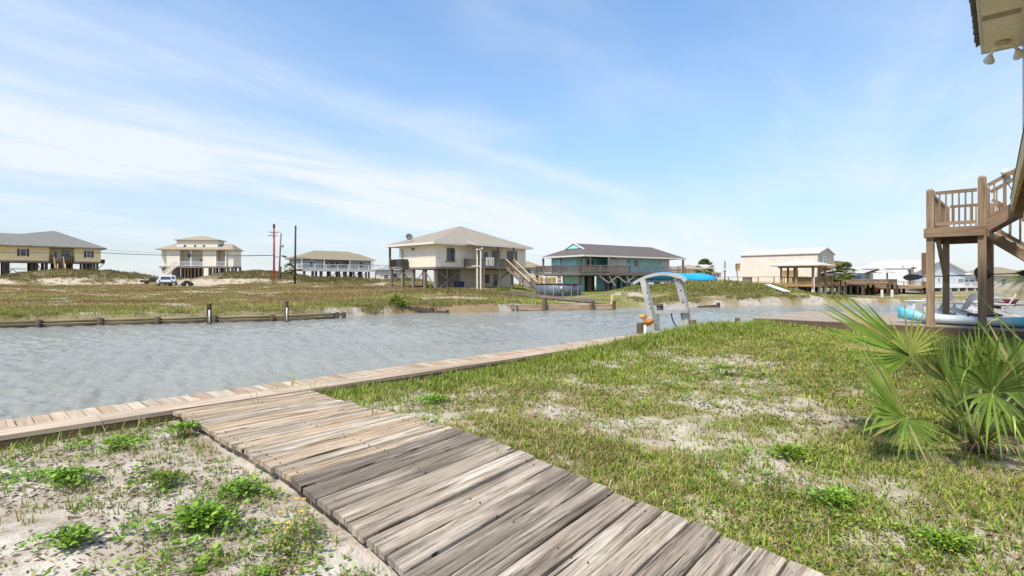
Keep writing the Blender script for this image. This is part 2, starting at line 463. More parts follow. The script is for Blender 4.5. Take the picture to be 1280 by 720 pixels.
def mesh_np(name, V, F, mat, C=None, smooth=False, extra=None, kind=None):
    """V (n,3) layout units, F (m,3|4) indices"""
    me = bpy.data.meshes.new(name)
    V = np.asarray(V, np.float32) * S; F = np.asarray(F, np.int32)
    me.vertices.add(len(V)); me.vertices.foreach_set('co', V.ravel())
    k = F.shape[1]
    me.loops.add(F.size); me.loops.foreach_set('vertex_index', F.ravel())
    me.polygons.add(len(F))
    me.polygons.foreach_set('loop_start', np.arange(0, F.size, k, dtype=np.int32))
    me.polygons.foreach_set('loop_total', np.full(len(F), k, np.int32))
    if smooth: me.polygons.foreach_set('use_smooth', np.ones(len(F), bool))
    me.update(calc_edges=True)
    if C is not None:
        ca = me.color_attributes.new('col', 'FLOAT_COLOR', 'POINT')
        C4 = np.ones((len(V), 4), np.float32); C4[:, :3] = C
        ca.data.foreach_set('color', C4.ravel())
    me.materials.append(mat)
    o = bpy.data.objects.new(name, me); col.objects.link(o)
    LOC[o.name] = Vector((0, 0, 0))
    if kind: o['kind'] = kind
    return o

def rings(r0, r1, g, amin, amax, da_f, da_c, fmin=-56, fmax=56):
    rr = [r0]
    while rr[-1] < r1: rr.append(rr[-1] * g + 0.004)
    ang = []
    a = amin
    while a < amax - 1e-6:
        ang.append(a); a += da_f if fmin <= a < fmax else da_c
    return np.array(rr), np.radians(np.array(ang))

def polar_sheet(r0, r1, g, da_f, da_c):
    rr, an = rings(r0, r1, g, -180, 180, da_f, da_c)
    nr, na = len(rr), len(an)
    RR, AN = np.meshgrid(rr, an, indexing='ij')
    X = RR * np.sin(AN); Y = RR * np.cos(AN)
    i, j = np.meshgrid(np.arange(nr - 1), np.arange(na), indexing='ij')
    j2 = (j + 1) % na
    F = np.stack([i * na + j, i * na + j2, (i + 1) * na + j2, (i + 1) * na + j], -1).reshape(-1, 4)[:, ::-1]
    return X.ravel(), Y.ravel(), F, RR.ravel()

X, Y, F, RR = polar_sheet(0.35, 3200, 1.017, 0.36, 4.0)
Z = height(X, Y)
# centre cap
V = np.stack([X, Y, Z], 1)
na = int(np.sum(RR == RR[0]))
V = np.vstack([V, [[0, 0, hz(0, 0)]]])
cap = np.array([[i, (i + 1) % na, len(V) - 1, len(V) - 1] for i in range(na)])
# ground colours: sand, litter-brown soil, dune soil (material pattern, no shading)
a_, b_ = to_ab(X, Y)
d_ = Y - np.interp(X, BX, BY)
far = d_ > -1.0
sand = np.array([0.65, 0.575, 0.475]); soil = np.array([0.16, 0.135, 0.055]); brown = np.array([0.26, 0.18, 0.095])
olive = np.array([0.27, 0.25, 0.095])
n1 = fbm(X * 0.14, Y * 0.30, 51, 4); n2 = fbm(X * 0.35, Y * 0.55, 61, 4); n3 = fbm(X * 1.1, Y * 1.1, 71, 3)
def lerp(A, B, t): return A + (B - A) * t[:, None]
cf = lerp(np.tile(brown, (len(X), 1)), np.tile(olive, (len(X), 1)), ss((n1 - 0.42) / 0.18))
cf = lerp(cf, np.tile(sand * 0.85, (len(X), 1)), ss((n2 - 0.60) / 0.07) * 0.85)
dr = np.exp(-(((X + 46.5 + (Y - 80) * 0.55) / 3.2) ** 2)) * ss((Y - 66) / 4)
cf = lerp(cf, np.tile(np.array([0.50, 0.40, 0.29]), (len(X), 1)), np.clip(dr * 1.6, 0, 1))
cf = lerp(cf, np.tile(np.array([0.52, 0.43, 0.33]), (len(X), 1)), ss((-68 - X) / 3) * ss((Y - 78) / 4))
cf = lerp(cf, np.tile(sand * 0.78, (len(X), 1)), ss((X + 13) / 3) * ss((3.2 - d_) / 1.2) * ss((n2 - 0.40) / 0.12) * (1 - ss((X - 0.5) / 1)))
cf = lerp(cf, np.tile(sand * 0.72, (len(X), 1)), ss((X - 10.5) / 3) * ss((2.4 - d_) / 1.0) * ss((n2 - 0.44) / 0.1) * (1 - ss((X - 25) / 2)))
cn = np.tile(sand, (len(X), 1))
thatch = np.array([0.33, 0.27, 0.135])
sandn = fbm(X * 0.55, Y * 0.55, 301, 4); finen = fbm(X * 2.4, Y * 2.4, 302, 3)
tcov = (a_ > 2.9) * np.clip((1 - ss((sandn - 0.50) / 0.16)) * 0.9 + 0.22, 0, 1) * (0.35 + 0.8 * ss((finen - 0.3) / 0.3))
cn = lerp(cn, np.tile(thatch, (len(X), 1)), np.clip(tcov, 0, 0.9))
lp = (a_ < 1.6) * ss((fbm(X * 1.1, Y * 1.1, 411, 4) - 0.40) / 0.16) * (0.3 + 0.7 * ss((fbm(X * 4.5, Y * 4.5, 415, 3) - 0.38) / 0.2))
cn = lerp(cn, np.tile(np.array([0.27, 0.20, 0.12]), (len(X), 1)), np.clip(lp * 0.55, 0, 0.6))
cf = lerp(cf, np.tile(np.array([0.24, 0.20, 0.10]), (len(X), 1)), (X < -10.5) * (1 - ss((d_ - 0.8) / 1.0)))
undg = np.zeros_like(X)
for dX, dY, dA, dsx, dsy in DUNES: undg = undg + dA * np.exp(-((X - dX) / dsx) ** 2 * 0.5 - ((Y - dY) / dsy) ** 2 * 0.5)
cf = lerp(cf, np.tile(np.array([0.15, 0.125, 0.06]), (len(X), 1)), ss((undg - 0.35) / 0.35) * 0.9)
face = ss((undg - 0.10) / 0.12) * (1 - ss((undg - 0.85) / 0.25)) * (X < -30) * (Y < 86) * ss((n2 - 0.40) / 0.06)
cf = lerp(cf, np.tile(np.array([0.58, 0.47, 0.34]), (len(X), 1)), face * 0.95)
C = np.where(far[:, None], cf, cn)
grassy = ss((a_ - 8.5) / 5) * ss((b_ - 0) / 3)
C = np.where(far[:, None], C, lerp(C, np.tile(olive * 0.9, (len(X), 1)), grassy * 0.85))
C = np.vstack([C, [sand]])

m, t, bs = newmat('sandy_soil', 0.95, 0, 0.1)
a = t.attr('col').outputs['Color']
P = t.node('ShaderNodeNewGeometry').outputs['Position']
g1 = t.noise(P, 2.6, 6, 0.62); g2 = t.noise(P, 14.0, 5, 0.65); g3 = t.noise(P, 70.0, 3, 0.6)
c = t.mix(1.0, a, t.ramp(g2, [(0.3, 0.72), (0.7, 1.18)]), 'MULTIPLY')
lit = t.math('ADD', t.math('MULTIPLY', g1, 0.55), t.math('MULTIPLY', g2, 0.45))
c = t.mix(t.ramp(lit, [(0.47, 0.0), (0.60, 0.8)]), c, (0.27, 0.20, 0.135))
c = t.mix(t.ramp(g3, [(0.26, 0.5), (0.40, 0.0)]), c, (0.10, 0.07, 0.045))
t.link(c, bs.inputs['Base Color'])
t.link(t.bump(t.math('ADD', g2, t.math('MULTIPLY', g3, 0.5)), 0.7, 0.04), bs.inputs['Normal'])
ground = mesh_np('ground', V, np.vstack([F, cap[:, [0, 1, 2, 2]]]) if False else F, m, C, smooth=True, kind='structure')

# ------------------------------------------------------------------ water: real wavelets near by, fading into ripples
def water_sheet():
    rr = [3.0]
    while rr[-1] < 62: rr.append(rr[-1] * 1.0056)
    while rr[-1] < 3200: rr.append(rr[-1] * 1.05)
    rr = np.array(rr)
    an = np.radians(np.concatenate([np.arange(-180, -57, 4.0), np.arange(-57, 57, 0.115), np.arange(57.2, 180, 4.0)]))
    nr, na = len(rr), len(an)
    RR, AN = np.meshgrid(rr, an, indexing='ij')
    i, j = np.meshgrid(np.arange(nr - 1), np.arange(na), indexing='ij'); j2 = (j + 1) % na
    F = np.stack([i * na + j, i * na + j2, (i + 1) * na + j2, (i + 1) * na + j], -1).reshape(-1, 4)[:, ::-1]
    return (RR * np.sin(AN)).ravel(), (RR * np.cos(AN)).ravel(), F, RR.ravel()
X, Y, F, RR = water_sheet()
Zw = np.zeros_like(X)
step = RR * 0.0056
r2 = np.random.default_rng(5)
warp = (fbm(X * 0.9, Y * 0.9, 91, 3) - 0.5) * 1.6
gust = 0.45 + 1.1 * fbm(X * 0.16, Y * 0.34, 95, 3)
near = (RR < 70) & (np.abs(np.arctan2(X, Y)) < 1.02)
xn, yn, wn, gn, sn = X[near], Y[near], warp[near], gust[near], step[near]
zn = np.zeros_like(xn)
for i in range(72):
    lam = 0.10 * (10 ** r2.uniform(0, 0.92)); th = R(62) + r2.normal(0, 0.50)
    k = 2 * math.pi / lam
    A = lam * (0.0165 if lam < 0.4 else 0.0080)
    ph = r2.uniform(0, 6.28)
    arg = k * (xn * math.cos(th) + yn * math.sin(th) + wn * (0.10 + 0.1 * r2.random())) + ph
    zn += A * gn * (np.sin(arg) + 0.28 * np.sin(2 * arg + 0.9)) * np.clip(1.5 - sn * 3.2 / lam, 0, 1)
Zw[near] = zn
m, t, bs = newmat('canal_water', 0.06, 0, 0.5)
bs.inputs['IOR'].default_value = 1.333
P = t.node('ShaderNodeNewGeometry').outputs['Position']
w1 = t.noise(t.mapping(P, (1.5, 3.6, 1.0), rot=(0, 0, R(-26))), 2.2, 4, 0.55, 0.5)
w2 = t.noise(t.mapping(P, (1.6, 3.6, 1.0), rot=(0, 0, R(-38))), 7.0, 4, 0.6, 0.4)
w3 = t.noise(t.mapping(P, (1.5, 3.0, 1.0), rot=(0, 0, R(-15))), 15.0, 2, 0.6, 0.2)
t.link(t.bump(t.math('ADD', t.math('ADD', t.math('MULTIPLY', w1, 0.30), t.math('MULTIPLY', w2, 0.30)), t.math('MULTIPLY', w3, 0.10)), 0.8, 0.12), bs.inputs['Normal'])
t.link(t.ramp(t.noise(P, 0.22, 4), [(0.3, (0.23, 0.225, 0.185)), (0.7, (0.28, 0.275, 0.23))]), bs.inputs['Base Color'])
water = mesh_np('water', np.stack([X, Y, Zw + WATER_Z], 1), F, m, None, smooth=True, kind='structure')

# ------------------------------------------------------------------ sky, sun, camera
SUN_EL, SUN_AZ = 58.0, -147.0        # azimuth from +Y towards +X
w = bpy.data.worlds.new('World'); sc.world = w; w.use_nodes = True
class WT(NT):
    pass
t = WT(w)
t.n.clear()
sky = t.node('ShaderNodeTexSky', sky_type='NISHITA'); sky.sun_disc = False
sky.sun_elevation = R(SUN_EL); sky.sun_rotation = R(SUN_AZ)
sky.altitude = 0; sky.air_density = 1.0; sky.dust_density = 0.35; sky.ozone_density = 1.6
d = t.node('ShaderNodeTexCoord').outputs['Generated']
sp = t.node('ShaderNodeSeparateXYZ'); t.link(d, sp.inputs[0])
zc = t.math('MAXIMUM', sp.outputs[2], 0.0)
den = t.math('ADD', zc, 0.13)
cx = t.math('DIVIDE', sp.outputs[0], den); cy = t.math('DIVIDE', sp.outputs[1], den)
pc = t.node('ShaderNodeCombineXYZ'); t.link(cx, pc.inputs[0]); t.link(cy, pc.inputs[1])
P0 = pc.outputs[0]
wp = t.noise(P0, 0.8, 3, 0.5)
ang = math.atan2(2.0, 1.79)
def layer(scale, sx, sy, rot, seed, detail=7, dist=0.6, rough=0.6):
    return t.noise(t.mapping(t.mapping(P0, (1, 1, 1), (0, 0, 0), (0, 0, -rot)), (sx, sy, 1), (seed, seed * 0.7, 0)), scale, detail, rough, dist)
rot = ang
# broad cirrus band: distance from a line in the cloud plane
lx = t.math('SUBTRACT', cx, -2.05); ly = t.math('SUBTRACT', cy, 2.05)
nx, ny = -math.sin(ang), math.cos(ang)
dist = t.math('ADD', t.math('MULTIPLY', lx, nx), t.math('MULTIPLY', ly, ny))
dist = t.math('ADD', dist, t.math('MULTIPLY', t.math('SUBTRACT', wp, 0.5), 1.3))
band = t.math('POWER', 2.718, t.math('MULTIPLY', t.math('MULTIPLY', dist, dist), -2.6))
f1 = layer(1.0, 0.35, 1.6, rot, 3.1)
f2 = layer(1.3, 0.45, 1.5, rot + 0.2, 9.7)
f3 = layer(0.55, 0.8, 1.1, rot, 14.2, 5, 0.4, 0.55)
fib = t.ramp(layer(1.15, 0.42, 1.7, rot + 0.06, 21.0, 7, 1.1, 0.58), [(0.26, 0.22), (0.70, 1.0)])
cl1 = t.math('MULTIPLY', band, t.math('MULTIPLY', fib, t.ramp(f1, [(0.25, 0.45), (0.65, 1.0)])))
d2 = t.math('ADD', dist, 1.05)
band2 = t.math('MULTIPLY', t.math('MULTIPLY', t.math('POWER', 2.718, t.math('MULTIPLY', t.math('MULTIPLY', d2, d2), -26.0)), 0.4), fib)
wis = t.math('MULTIPLY', t.ramp(f2, [(0.40, 0.0), (0.72, 1.0)]), t.ramp(f3, [(0.38, 0.15), (0.60, 0.9)]))
veil = t.math('MULTIPLY', t.ramp(f3, [(0.34, 0.0), (0.66, 0.6)]), fib)
hor = t.ramp(zc, [(0.0, 0.42), (0.08, 0.30), (0.22, 0.10), (0.45, 0.0)])
east = t.math('MULTIPLY', t.ramp(sp.outputs[0], [(0.5, 0.0), (0.85, 0.22)]), t.ramp(zc, [(0.15, 1.0), (0.5, 0.4)]))
cov = t.math('MAXIMUM', t.math('MULTIPLY', cl1, 1.4), t.math('MULTIPLY', wis, 0.42))
cov = t.math('ADD', cov, t.math('MULTIPLY', veil, 0.45))
cov = t.math('ADD', t.math('ADD', cov, band2), t.math('ADD', hor, east))
cov = t.math('MINIMUM', t.math('MAXIMUM', cov, 0.0), 0.90)
tint = t.mix(1.0, sky.outputs[0], t.ramp(zc, [(0.0, (0.60, 0.64, 0.76)), (0.10, (0.80, 0.91, 1.02)), (0.25, (1.10, 1.28, 1.38)), (0.6, (1.45, 1.66, 1.72))]), 'MULTIPLY')
CLOUDC = (5.75, 6.05, 6.45)
mixc = t.mix(cov, tint, CLOUDC)
bg = t.node('ShaderNodeBackground'); t.link(mixc, bg.inputs[0]); bg.inputs[1].default_value = 0.125
out = t.node('ShaderNodeOutputWorld'); t.link(bg.outputs[0], out.inputs[0])

sl = bpy.data.lights.new('sun', 'SUN'); sl.energy = 4.0; sl.angle = R(6.0); sl.color = (1.0, 0.94, 0.84)
so = bpy.data.objects.new('sun', sl); col.objects.link(so)
sv = Vector((math.sin(R(SUN_AZ)) * math.cos(R(SUN_EL)), math.cos(R(SUN_AZ)) * math.cos(R(SUN_EL)), math.sin(R(SUN_EL))))
so.rotation_euler = sv.to_track_quat('Z', 'Y').to_euler()

cam = bpy.data.cameras.new('camera'); cam.sensor_width = 36; cam.lens = FPX / 1280 * 36
cam.shift_y = -10 / 1280
cam.clip_end = 9000; cam.clip_start = 0.05
co = bpy.data.objects.new('camera', cam); col.objects.link(co)
co.location = (0, 0, CZ * S); co.rotation_euler = (R(90), 0, 0)
sc.camera = co
sc.view_settings.view_transform = 'Standard'; sc.view_settings.look = 'None'
sc.view_settings.exposure = 0.35; sc.view_settings.gamma = 1.0
sc.view_settings.use_curve_mapping = False
sc.render.engine = 'CYCLES'
sc.cycles.max_bounces = 6; sc.cycles.diffuse_bounces = 3; sc.cycles.glossy_bounces = 3; sc.cycles.transmission_bounces = 3
# ------------------------------------------------------------------ old boardwalk / ramp
def plank(mb, a0, a1, b0, b1, zf, th, tint, seed, na=10):
    """one board across the walk: worn ends, rounded edges, slightly cupped and bowed; zf(a,b) top height"""
    r = random.Random(seed)
    ph = r.uniform(0, 6); bow = r.uniform(-0.006, 0.006); tw = r.uniform(-0.004, 0.004); lift = r.uniform(-0.004, 0.005)
    prof = [(0.0, -th), (0.0, -0.010), (0.008, -0.002), (0.5, 0.0015 * r.uniform(-1, 1)), (-0.008, -0.002), (-0.0, -0.010), (-0.0, -th)]
    off = Vector((r.uniform(0, 60), r.uniform(0, 60), r.uniform(0, 60)))
    n = len(prof); vs, gs, fs = [], [], []
    for i in range(na + 1):
        s = i / na
        a = a0 + (a1 - a0) * s
        e0 = 0.0035 * math.sin(7 * s + ph) + 0.002 * math.sin(19 * s + 2 * ph)
        e1 = 0.0035 * math.sin(6 * s + ph * 1.7) + 0.002 * math.sin(23 * s + ph)
        for j, (q, dz) in enumerate(prof):
            if j < 3: b = b0 + e0 + q
            elif j == 3: b = (b0 + b1) / 2
            else: b = b1 + e1 + q
            chip = 0.004 * math.sin(31 * j + ph) if i in (0, na) else 0
            z = zf(a, b) + dz + lift + bow * math.sin(math.pi * s) + tw * (s - 0.5) * (1 if j > 3 else -1 if j < 3 else 0)
            vs.append(ab(a + chip, b, z)); gs.append((a, b, z))
    for i in range(na):
        for j in range(n):
            k = (j + 1) % n
            fs.append((i * n + j, i * n + k, (i + 1) * n + k, (i + 1) * n + j))
    fs.append(tuple(range(n))); fs.append(tuple(na * n + k for k in range(n))[::-1])
    m = len(mb.v)
    mb.v += [tuple(v) for v in vs]; mb.g += [tuple(Vector(g) + off) for g in gs]; mb.t += [tint] * len(vs)
    mb.f += [tuple(m + i for i in f) for f in fs]; mb.fm += [0] * len(fs); mb.smooth += [False] * len(fs)

def zwalk(a, b):
    s = min(max((a - 1.6) / 1.38, 0), 1)
    return float(walk_left(b)) * (1 - s) + float(walk_right(b)) * s

bw = thing('boardwalk', 'old grey and tan plank walkway sloping across the sand to the dock', 'boardwalk', ab(2.3, 3.0, -0.1))
up, lw = MB(), MB()
b = 6.165; i = 0
rr = random.Random(3)
TI = {}
while b > -1.6:
    upper = b > 3.62
    wd = (0.148 if upper else 0.176) * rr.uniform(0.94, 1.05)
    gap = rr.choice([0.009, 0.012, 0.015, 0.020])
    sk = 0.0
    a0 = 1.585 + rr.uniform(-0.018, 0.018); a1 = 2.985 + rr.uniform(-0.02, 0.02)
    if upper: tint = rr.choice([1.0, 0.9, 0.8, 0.95, 0.62, 0.9])
    else: tint = rr.choice([0.0, 0.42, 0.08, 0.48, 0.04, 0.36, 0.2, 0.12])
    if b < 1.9: tint = rr.choice([0.45, 0.5, 0.3, 0.42, 0.55])
    plank(up if upper else lw, a0, a1, b - wd, b - gap, zwalk, 0.040, tint, 100 + i, 14)
    b -= wd; i += 1
for sec, lo_, hi_ in ((up, 3.66, 6.16), (lw, 0.4, 3.62)):
    b_ = lo_ + 0.03
    while b_ < hi_:                       # nail heads set into the boards
        for a_n in (1.66, 2.28, 2.90):
            q = ab(a_n + rr.uniform(-.015, .015), b_ + rr.uniform(-.015, .015), 0)
            q.z = zwalk(a_n, b_) + 0.0025
            sec.lathe(q, [(0.0048, -0.006), (0.0042, 0.0015), (0.0, 0.002)], 6, mi=1)
        b_ += 0.088
up.build('deck_section', [M['ramp'], M['darkmetal']], bw)
o = lw.build('ramp_section', [M['ramp'], M['darkmetal']], bw); o['label'] = 'dark grey cracked boards of the lower sloping part'
for a, nm in ((1.66, 0), (2.28, 1), (2.90, 2)):
    mb = MB()
    bs_ = [6.15, 5.0, 4.3, 3.7, 3.45, 3.2, 2.85, 2.5, 2.2, 1.6, 1.0, 0.3, -0.6, -1.5]
    for p, q in zip(bs_[:-1], bs_[1:]):
        mb.bar(ab(a, p, zwalk(a, p) - 0.043 - 0.065), ab(a, q, zwalk(a, q) - 0.043 - 0.065), 0.045, 0.13)
    mb.build('stringer', M['greywood'], bw)

# ------------------------------------------------------------------ dock along the canal wall
dk = thing('dock', 'long narrow plank dock with a cap board along the near canal edge', 'dock', ab(3, 6.6, -0.1))
mb = MB(); a = -9.0
rr = random.Random(5)
while a < 17.6:
    wd = 0.128 * rr.uniform(0.97, 1.03)
    b1 = 7.10 + rr.uniform(-0.012, 0.012)
    z0 = -0.035 + rr.uniform(-0.004, 0.004)
    mb.hexa([ab(a, 6.50, z0 - 0.04), ab(a + wd - 0.013, 6.50, z0 - 0.04), ab(a + wd - 0.013, b1, z0 - 0.04), ab(a, b1, z0 - 0.04),
             ab(a, 6.50, z0), ab(a + wd - 0.013, 6.50, z0), ab(a + wd - 0.013, b1, z0), ab(a, b1, z0)],
            rr.random(), 0, [(q[1], q[0] - a, q[2]) for q in [(a, 0, 0), (a + wd, 0, 0), (a + wd, .6, 0), (a, .6, 0), (a, 0, .04), (a + wd, 0, .04), (a + wd, .6, .04), (a, .6, .04)]])
    a += wd
mb.build('planking', M['dock'], dk)
cuts = [-9.0, -5.0, -1.9, 1.02, 3.9, 6.9, 9.9, 12.8, 15.4, 17.6]
for p, q in zip(cuts[:-1], cuts[1:]):
    mb = MB(); mb.bar(ab(p, 6.345, -0.014), ab(q - 0.006, 6.345, -0.014), 0.32, 0.04); mb.build('cap_board', M['dock'], dk)
for p, q in zip(cuts[:-1], cuts[1:]):
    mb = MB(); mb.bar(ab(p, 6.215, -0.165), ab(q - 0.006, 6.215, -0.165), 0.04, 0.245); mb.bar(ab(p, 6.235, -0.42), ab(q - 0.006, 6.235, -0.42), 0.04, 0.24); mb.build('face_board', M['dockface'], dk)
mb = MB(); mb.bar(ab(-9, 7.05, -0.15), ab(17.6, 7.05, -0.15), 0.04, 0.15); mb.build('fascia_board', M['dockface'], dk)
for k in range(10):
    mb = MB(); p = ab(-7.5 + k * 2.7, 6.98); mb.tube([p + Vector((0, 0, -1.6)), p + Vector((0, 0, -0.08))], 0.09, 9); mb.build('pile', M['piling'], dk)

# ------------------------------------------------------------------ side deck under the stairs
sd = thing('side_deck', 'low weathered wooden deck beside the water under the outside stairs', 'deck', ab(20, 2, 0.05))
mb = MB(); a = 17.72; rr = random.Random(8)
while a < 23.2:
    z0 = 0.1
    mb.bar(ab(a + 0.055, 6.33, z0 - 0.02), ab(a + 0.055, 0.6, z0 - 0.02), 0.104, 0.04, tint=rr.random())
    mb.bar(ab(a + 0.055, 0.59, z0 - 0.02), ab(a + 0.055, -5.0, z0 - 0.02), 0.104, 0.04, tint=rr.random())
    a += 0.11
mb.build('planking', M['deckwood'], sd)
for p, q in ((6.36, 3.8), (3.795, 0.6), (0.595, -5.0)):
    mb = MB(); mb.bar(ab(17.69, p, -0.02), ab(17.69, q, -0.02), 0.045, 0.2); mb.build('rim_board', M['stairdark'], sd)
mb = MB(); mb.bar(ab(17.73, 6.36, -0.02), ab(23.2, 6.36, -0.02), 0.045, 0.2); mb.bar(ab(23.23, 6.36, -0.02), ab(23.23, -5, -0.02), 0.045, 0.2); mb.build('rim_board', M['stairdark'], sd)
for k in range(4):
    mb = MB(); p = ab(18.2 + k * 1.6, 6.2); mb.tube([p + Vector((0, 0, -1.6)), p + Vector((0, 0, 0.05))], 0.09, 9); mb.build('pile', M['piling'], sd)

# ------------------------------------------------------------------ outside stairs with landing
FL = Vector((11.0, 14.3, 0)); P_ = -GW; Q_ = GV         # P_: along the landing front, Q_: away
def L(p, q, z): return FL + P_ * p + Q_ * q + Vector((0, 0, z))
st = thing('outdoor_stairs', 'brown timber stair landing on tall posts with railings above the kayak', 'stairs', FL)
LW, LD, LZ = 1.03, 3.6, 2.646
PW = 0.165
def post(p, q, z0, z1, w=PW, mat='stair', cap=True):
    mb = MB(); mb.bar(L(p, q, z0), L(p, q, z1), w, w, up=P_)
    if cap:
        c = L(p, q, z1); h = w / 2
        mb.poly([c + P_ * (sx * h) + Q_ * (sy * h) for sx, sy in ((-1, -1), (1, -1), (1, 1), (-1, 1))] + [c + Vector((0, 0, 0.05)) + P_ * (sx * h * .55) + Q_ * (sy * h * .55) for sx, sy in ((-1, -1), (1, -1), (1, 1), (-1, 1))],
                [(0, 1, 5, 4), (1, 2, 6, 5), (2, 3, 7, 6), (3, 0, 4, 7), (4, 5, 6, 7)])
    return mb.build('post', M[mat], st)
post(0, 0, 0.1, 3.64); post(LW, 0, 0.1, 3.85); post(0, LD, 0.1, 3.55, 0.16); post(LW, LD, 0.1, 3.55, 0.16)
mb = MB(); mb.bar(L(-0.09, -0.125, 2.53), L(LW + 0.04, -0.125, 2.53), 0.05, 0.235); mb.build('rim_beam', M['stair'], st)
mb = MB(); mb.bar(L(-0.115, -0.09, 2.53), L(-0.115, LD + 0.1, 2.53), 0.04, 0.235); mb.build('rim_beam', M['stair'], st)
mb = MB(); mb.bar(L(LW + 0.115, -0.05, 2.50), L(LW + 0.115, LD + 0.1, 2.50), 0.04, 0.235); mb.build('rim_beam', M['stair'], st)
mb = MB(); mb.bar(L(-0.09, LD + 0.125, 2.53), L(LW + 0.1, LD + 0.125, 2.53), 0.05, 0.235); mb.build('rim_beam', M['stair'], st)
mb = MB(); q = -0.09
while q < LD + 0.08:
    mb.bar(L(-0.09, q + 0.06, 2.645), L(LW + 0.09, q + 0.06, 2.645), 0.115, 0.035); q += 0.121
mb.build('floor', M['stair'], st)
mb = MB()
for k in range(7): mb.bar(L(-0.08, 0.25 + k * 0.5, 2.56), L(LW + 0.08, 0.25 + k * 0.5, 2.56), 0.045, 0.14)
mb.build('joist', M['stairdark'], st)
mb = MB(); mb.bar(L(0.14, LD * 0.25 - 0.8, 2.40), L(0.0, LD - 0.1, 1.3), 0.09, 0.12); mb.build('brace', M['stair'], st)
def rail(p0, p1, z0, z1, n, h=0.92, slope=0.0):
    """top rail, bottom rail and balusters between two landing points"""
    a = L(*p0, 0); b2 = L(*p1, 0)
    mb = MB(); mb.bar(a + Vector((0, 0, z0 + h)), b2 + Vector((0, 0, z1 + h)), 0.045, 0.085); mb.build('top_rail', M['stair'], st)
    mb = MB(); mb.bar(a + Vector((0, 0, z0 + 0.12)), b2 + Vector((0, 0, z1 + 0.12)), 0.045, 0.085); mb.build('bottom_rail', M['stair'], st)
    for k in range(n):
        s = (k + 0.7) / (n + 0.4)
        c = a.lerp(b2, s); zz_ = z0 + (z1 - z0) * s
        mb = MB(); mb.bar(c + Vector((0, 0, zz_ + 0.08)), c + Vector((0, 0, zz_ + h - 0.02)), 0.035, 0.035, up=P_); mb.build('baluster', M['stair'], st)
rail((0.1, 0), (LW - 0.1, 0), LZ, LZ, 6)
rail((0, 0.1), (0, LD - 0.1), LZ, LZ, 18)
rail((0.1, LD), (LW - 0.1, LD), LZ, LZ, 6)
# upper flight to the house platform
ZP = 3.3; RUN = 0.66
for q in (0.0, 1.35):
    mb = MB()
    p0 = L(LW + 0.06, q - 0.02, LZ - 0.02); p1 = L(LW + 0.1 + RUN, q - 0.02, LZ + 0.44)
    mb.bar(p0, p1, 0.05, 0.24); mb.build('stringer', M['stair'], st)
for k in range(3):
    mb = MB(); p = LW + 0.14 + k * 0.2
    mb.bar(L(p + 0.1, 0.02, LZ + 0.16 * (k + 1)), L(p + 0.1, 1.33, LZ + 0.16 * (k + 1)), 0.22, 0.04); mb.build('tread', M['stair'], st)
for q in (0.0, 1.35):
    a0, b0 = (LW + 0.1, q), (LW + 0.1 + RUN + 0.12, q)
    rail(a0, b0, LZ + 0.08, LZ + 0.56, 4)
post(LW, 1.35, 2.4, 3.75, 0.17)
# lower flight going down under the platform
NST = 13
for q in (1.75, 3.05):
    mb = MB(); mb.bar(L(LW + 0.12, q, LZ - 0.17), L(LW + 0.12 + NST * 0.225, q, LZ - 0.17 - NST * 0.185), 0.05, 0.24)
    mb.build('stringer', M['stair'], st)
for k in range(NST):
    mb = MB(); mb.bar(L(LW + 0.24 + k * 0.225, 1.72, LZ - 0.18 * (k + 1)), L(LW + 0.24 + k * 0.225, 3.08, LZ - 0.18 * (k + 1)), 0.25, 0.04); mb.build('tread', M['stair'], st)
for q in (1.75, 3.05):
    rail((LW + 0.12, q), (LW + 0.12 + NST * 0.225, q), LZ - 0.02, LZ - 0.02 - NST * 0.185, 14, 0.86)

# white lamp heads on the stair rail
fl = thing('stair_floodlight', 'white twin floodlight fixed to the stair railing by the house', 'floodlight', at(1260, 223, 13.35))
c = at(1259, 221, 13.35)
mb = MB(); mb.lathe(c + Vector((0, 0, -0.16)), [(0.02, 0), (0.06, 0.02), (0.075, 0.12), (0.05, 0.2), (0.0, 0.21)], 12); mb.build('body', M['white'], fl)
for dx, dy in ((-0.12, -0.05), (0.11, -0.08)):
    mb = MB(); a = c + Vector((0, 0, 0.04)); b2 = c + Vector((dx, dy, 0.10))
    mb.tube([a, b2], [0.03, 0.05], 8); mb.lathe(b2, [(0.03, -0.06), (0.075, -0.02), (0.08, 0.05), (0.0, 0.06)], 12, ((1, 0, 0), (0, 0, 1), (0, -1, 0.1))); mb.build('lamp_head', M['white'], fl)
mb = MB(); mb.tube([c + Vector((0, 0, -0.14)), c + Vector((0.08, -0.02, -0.3)), c + Vector((0.2, 0.0, -0.34))], 0.012, 6); mb.build('cable', M['greywood'], fl)

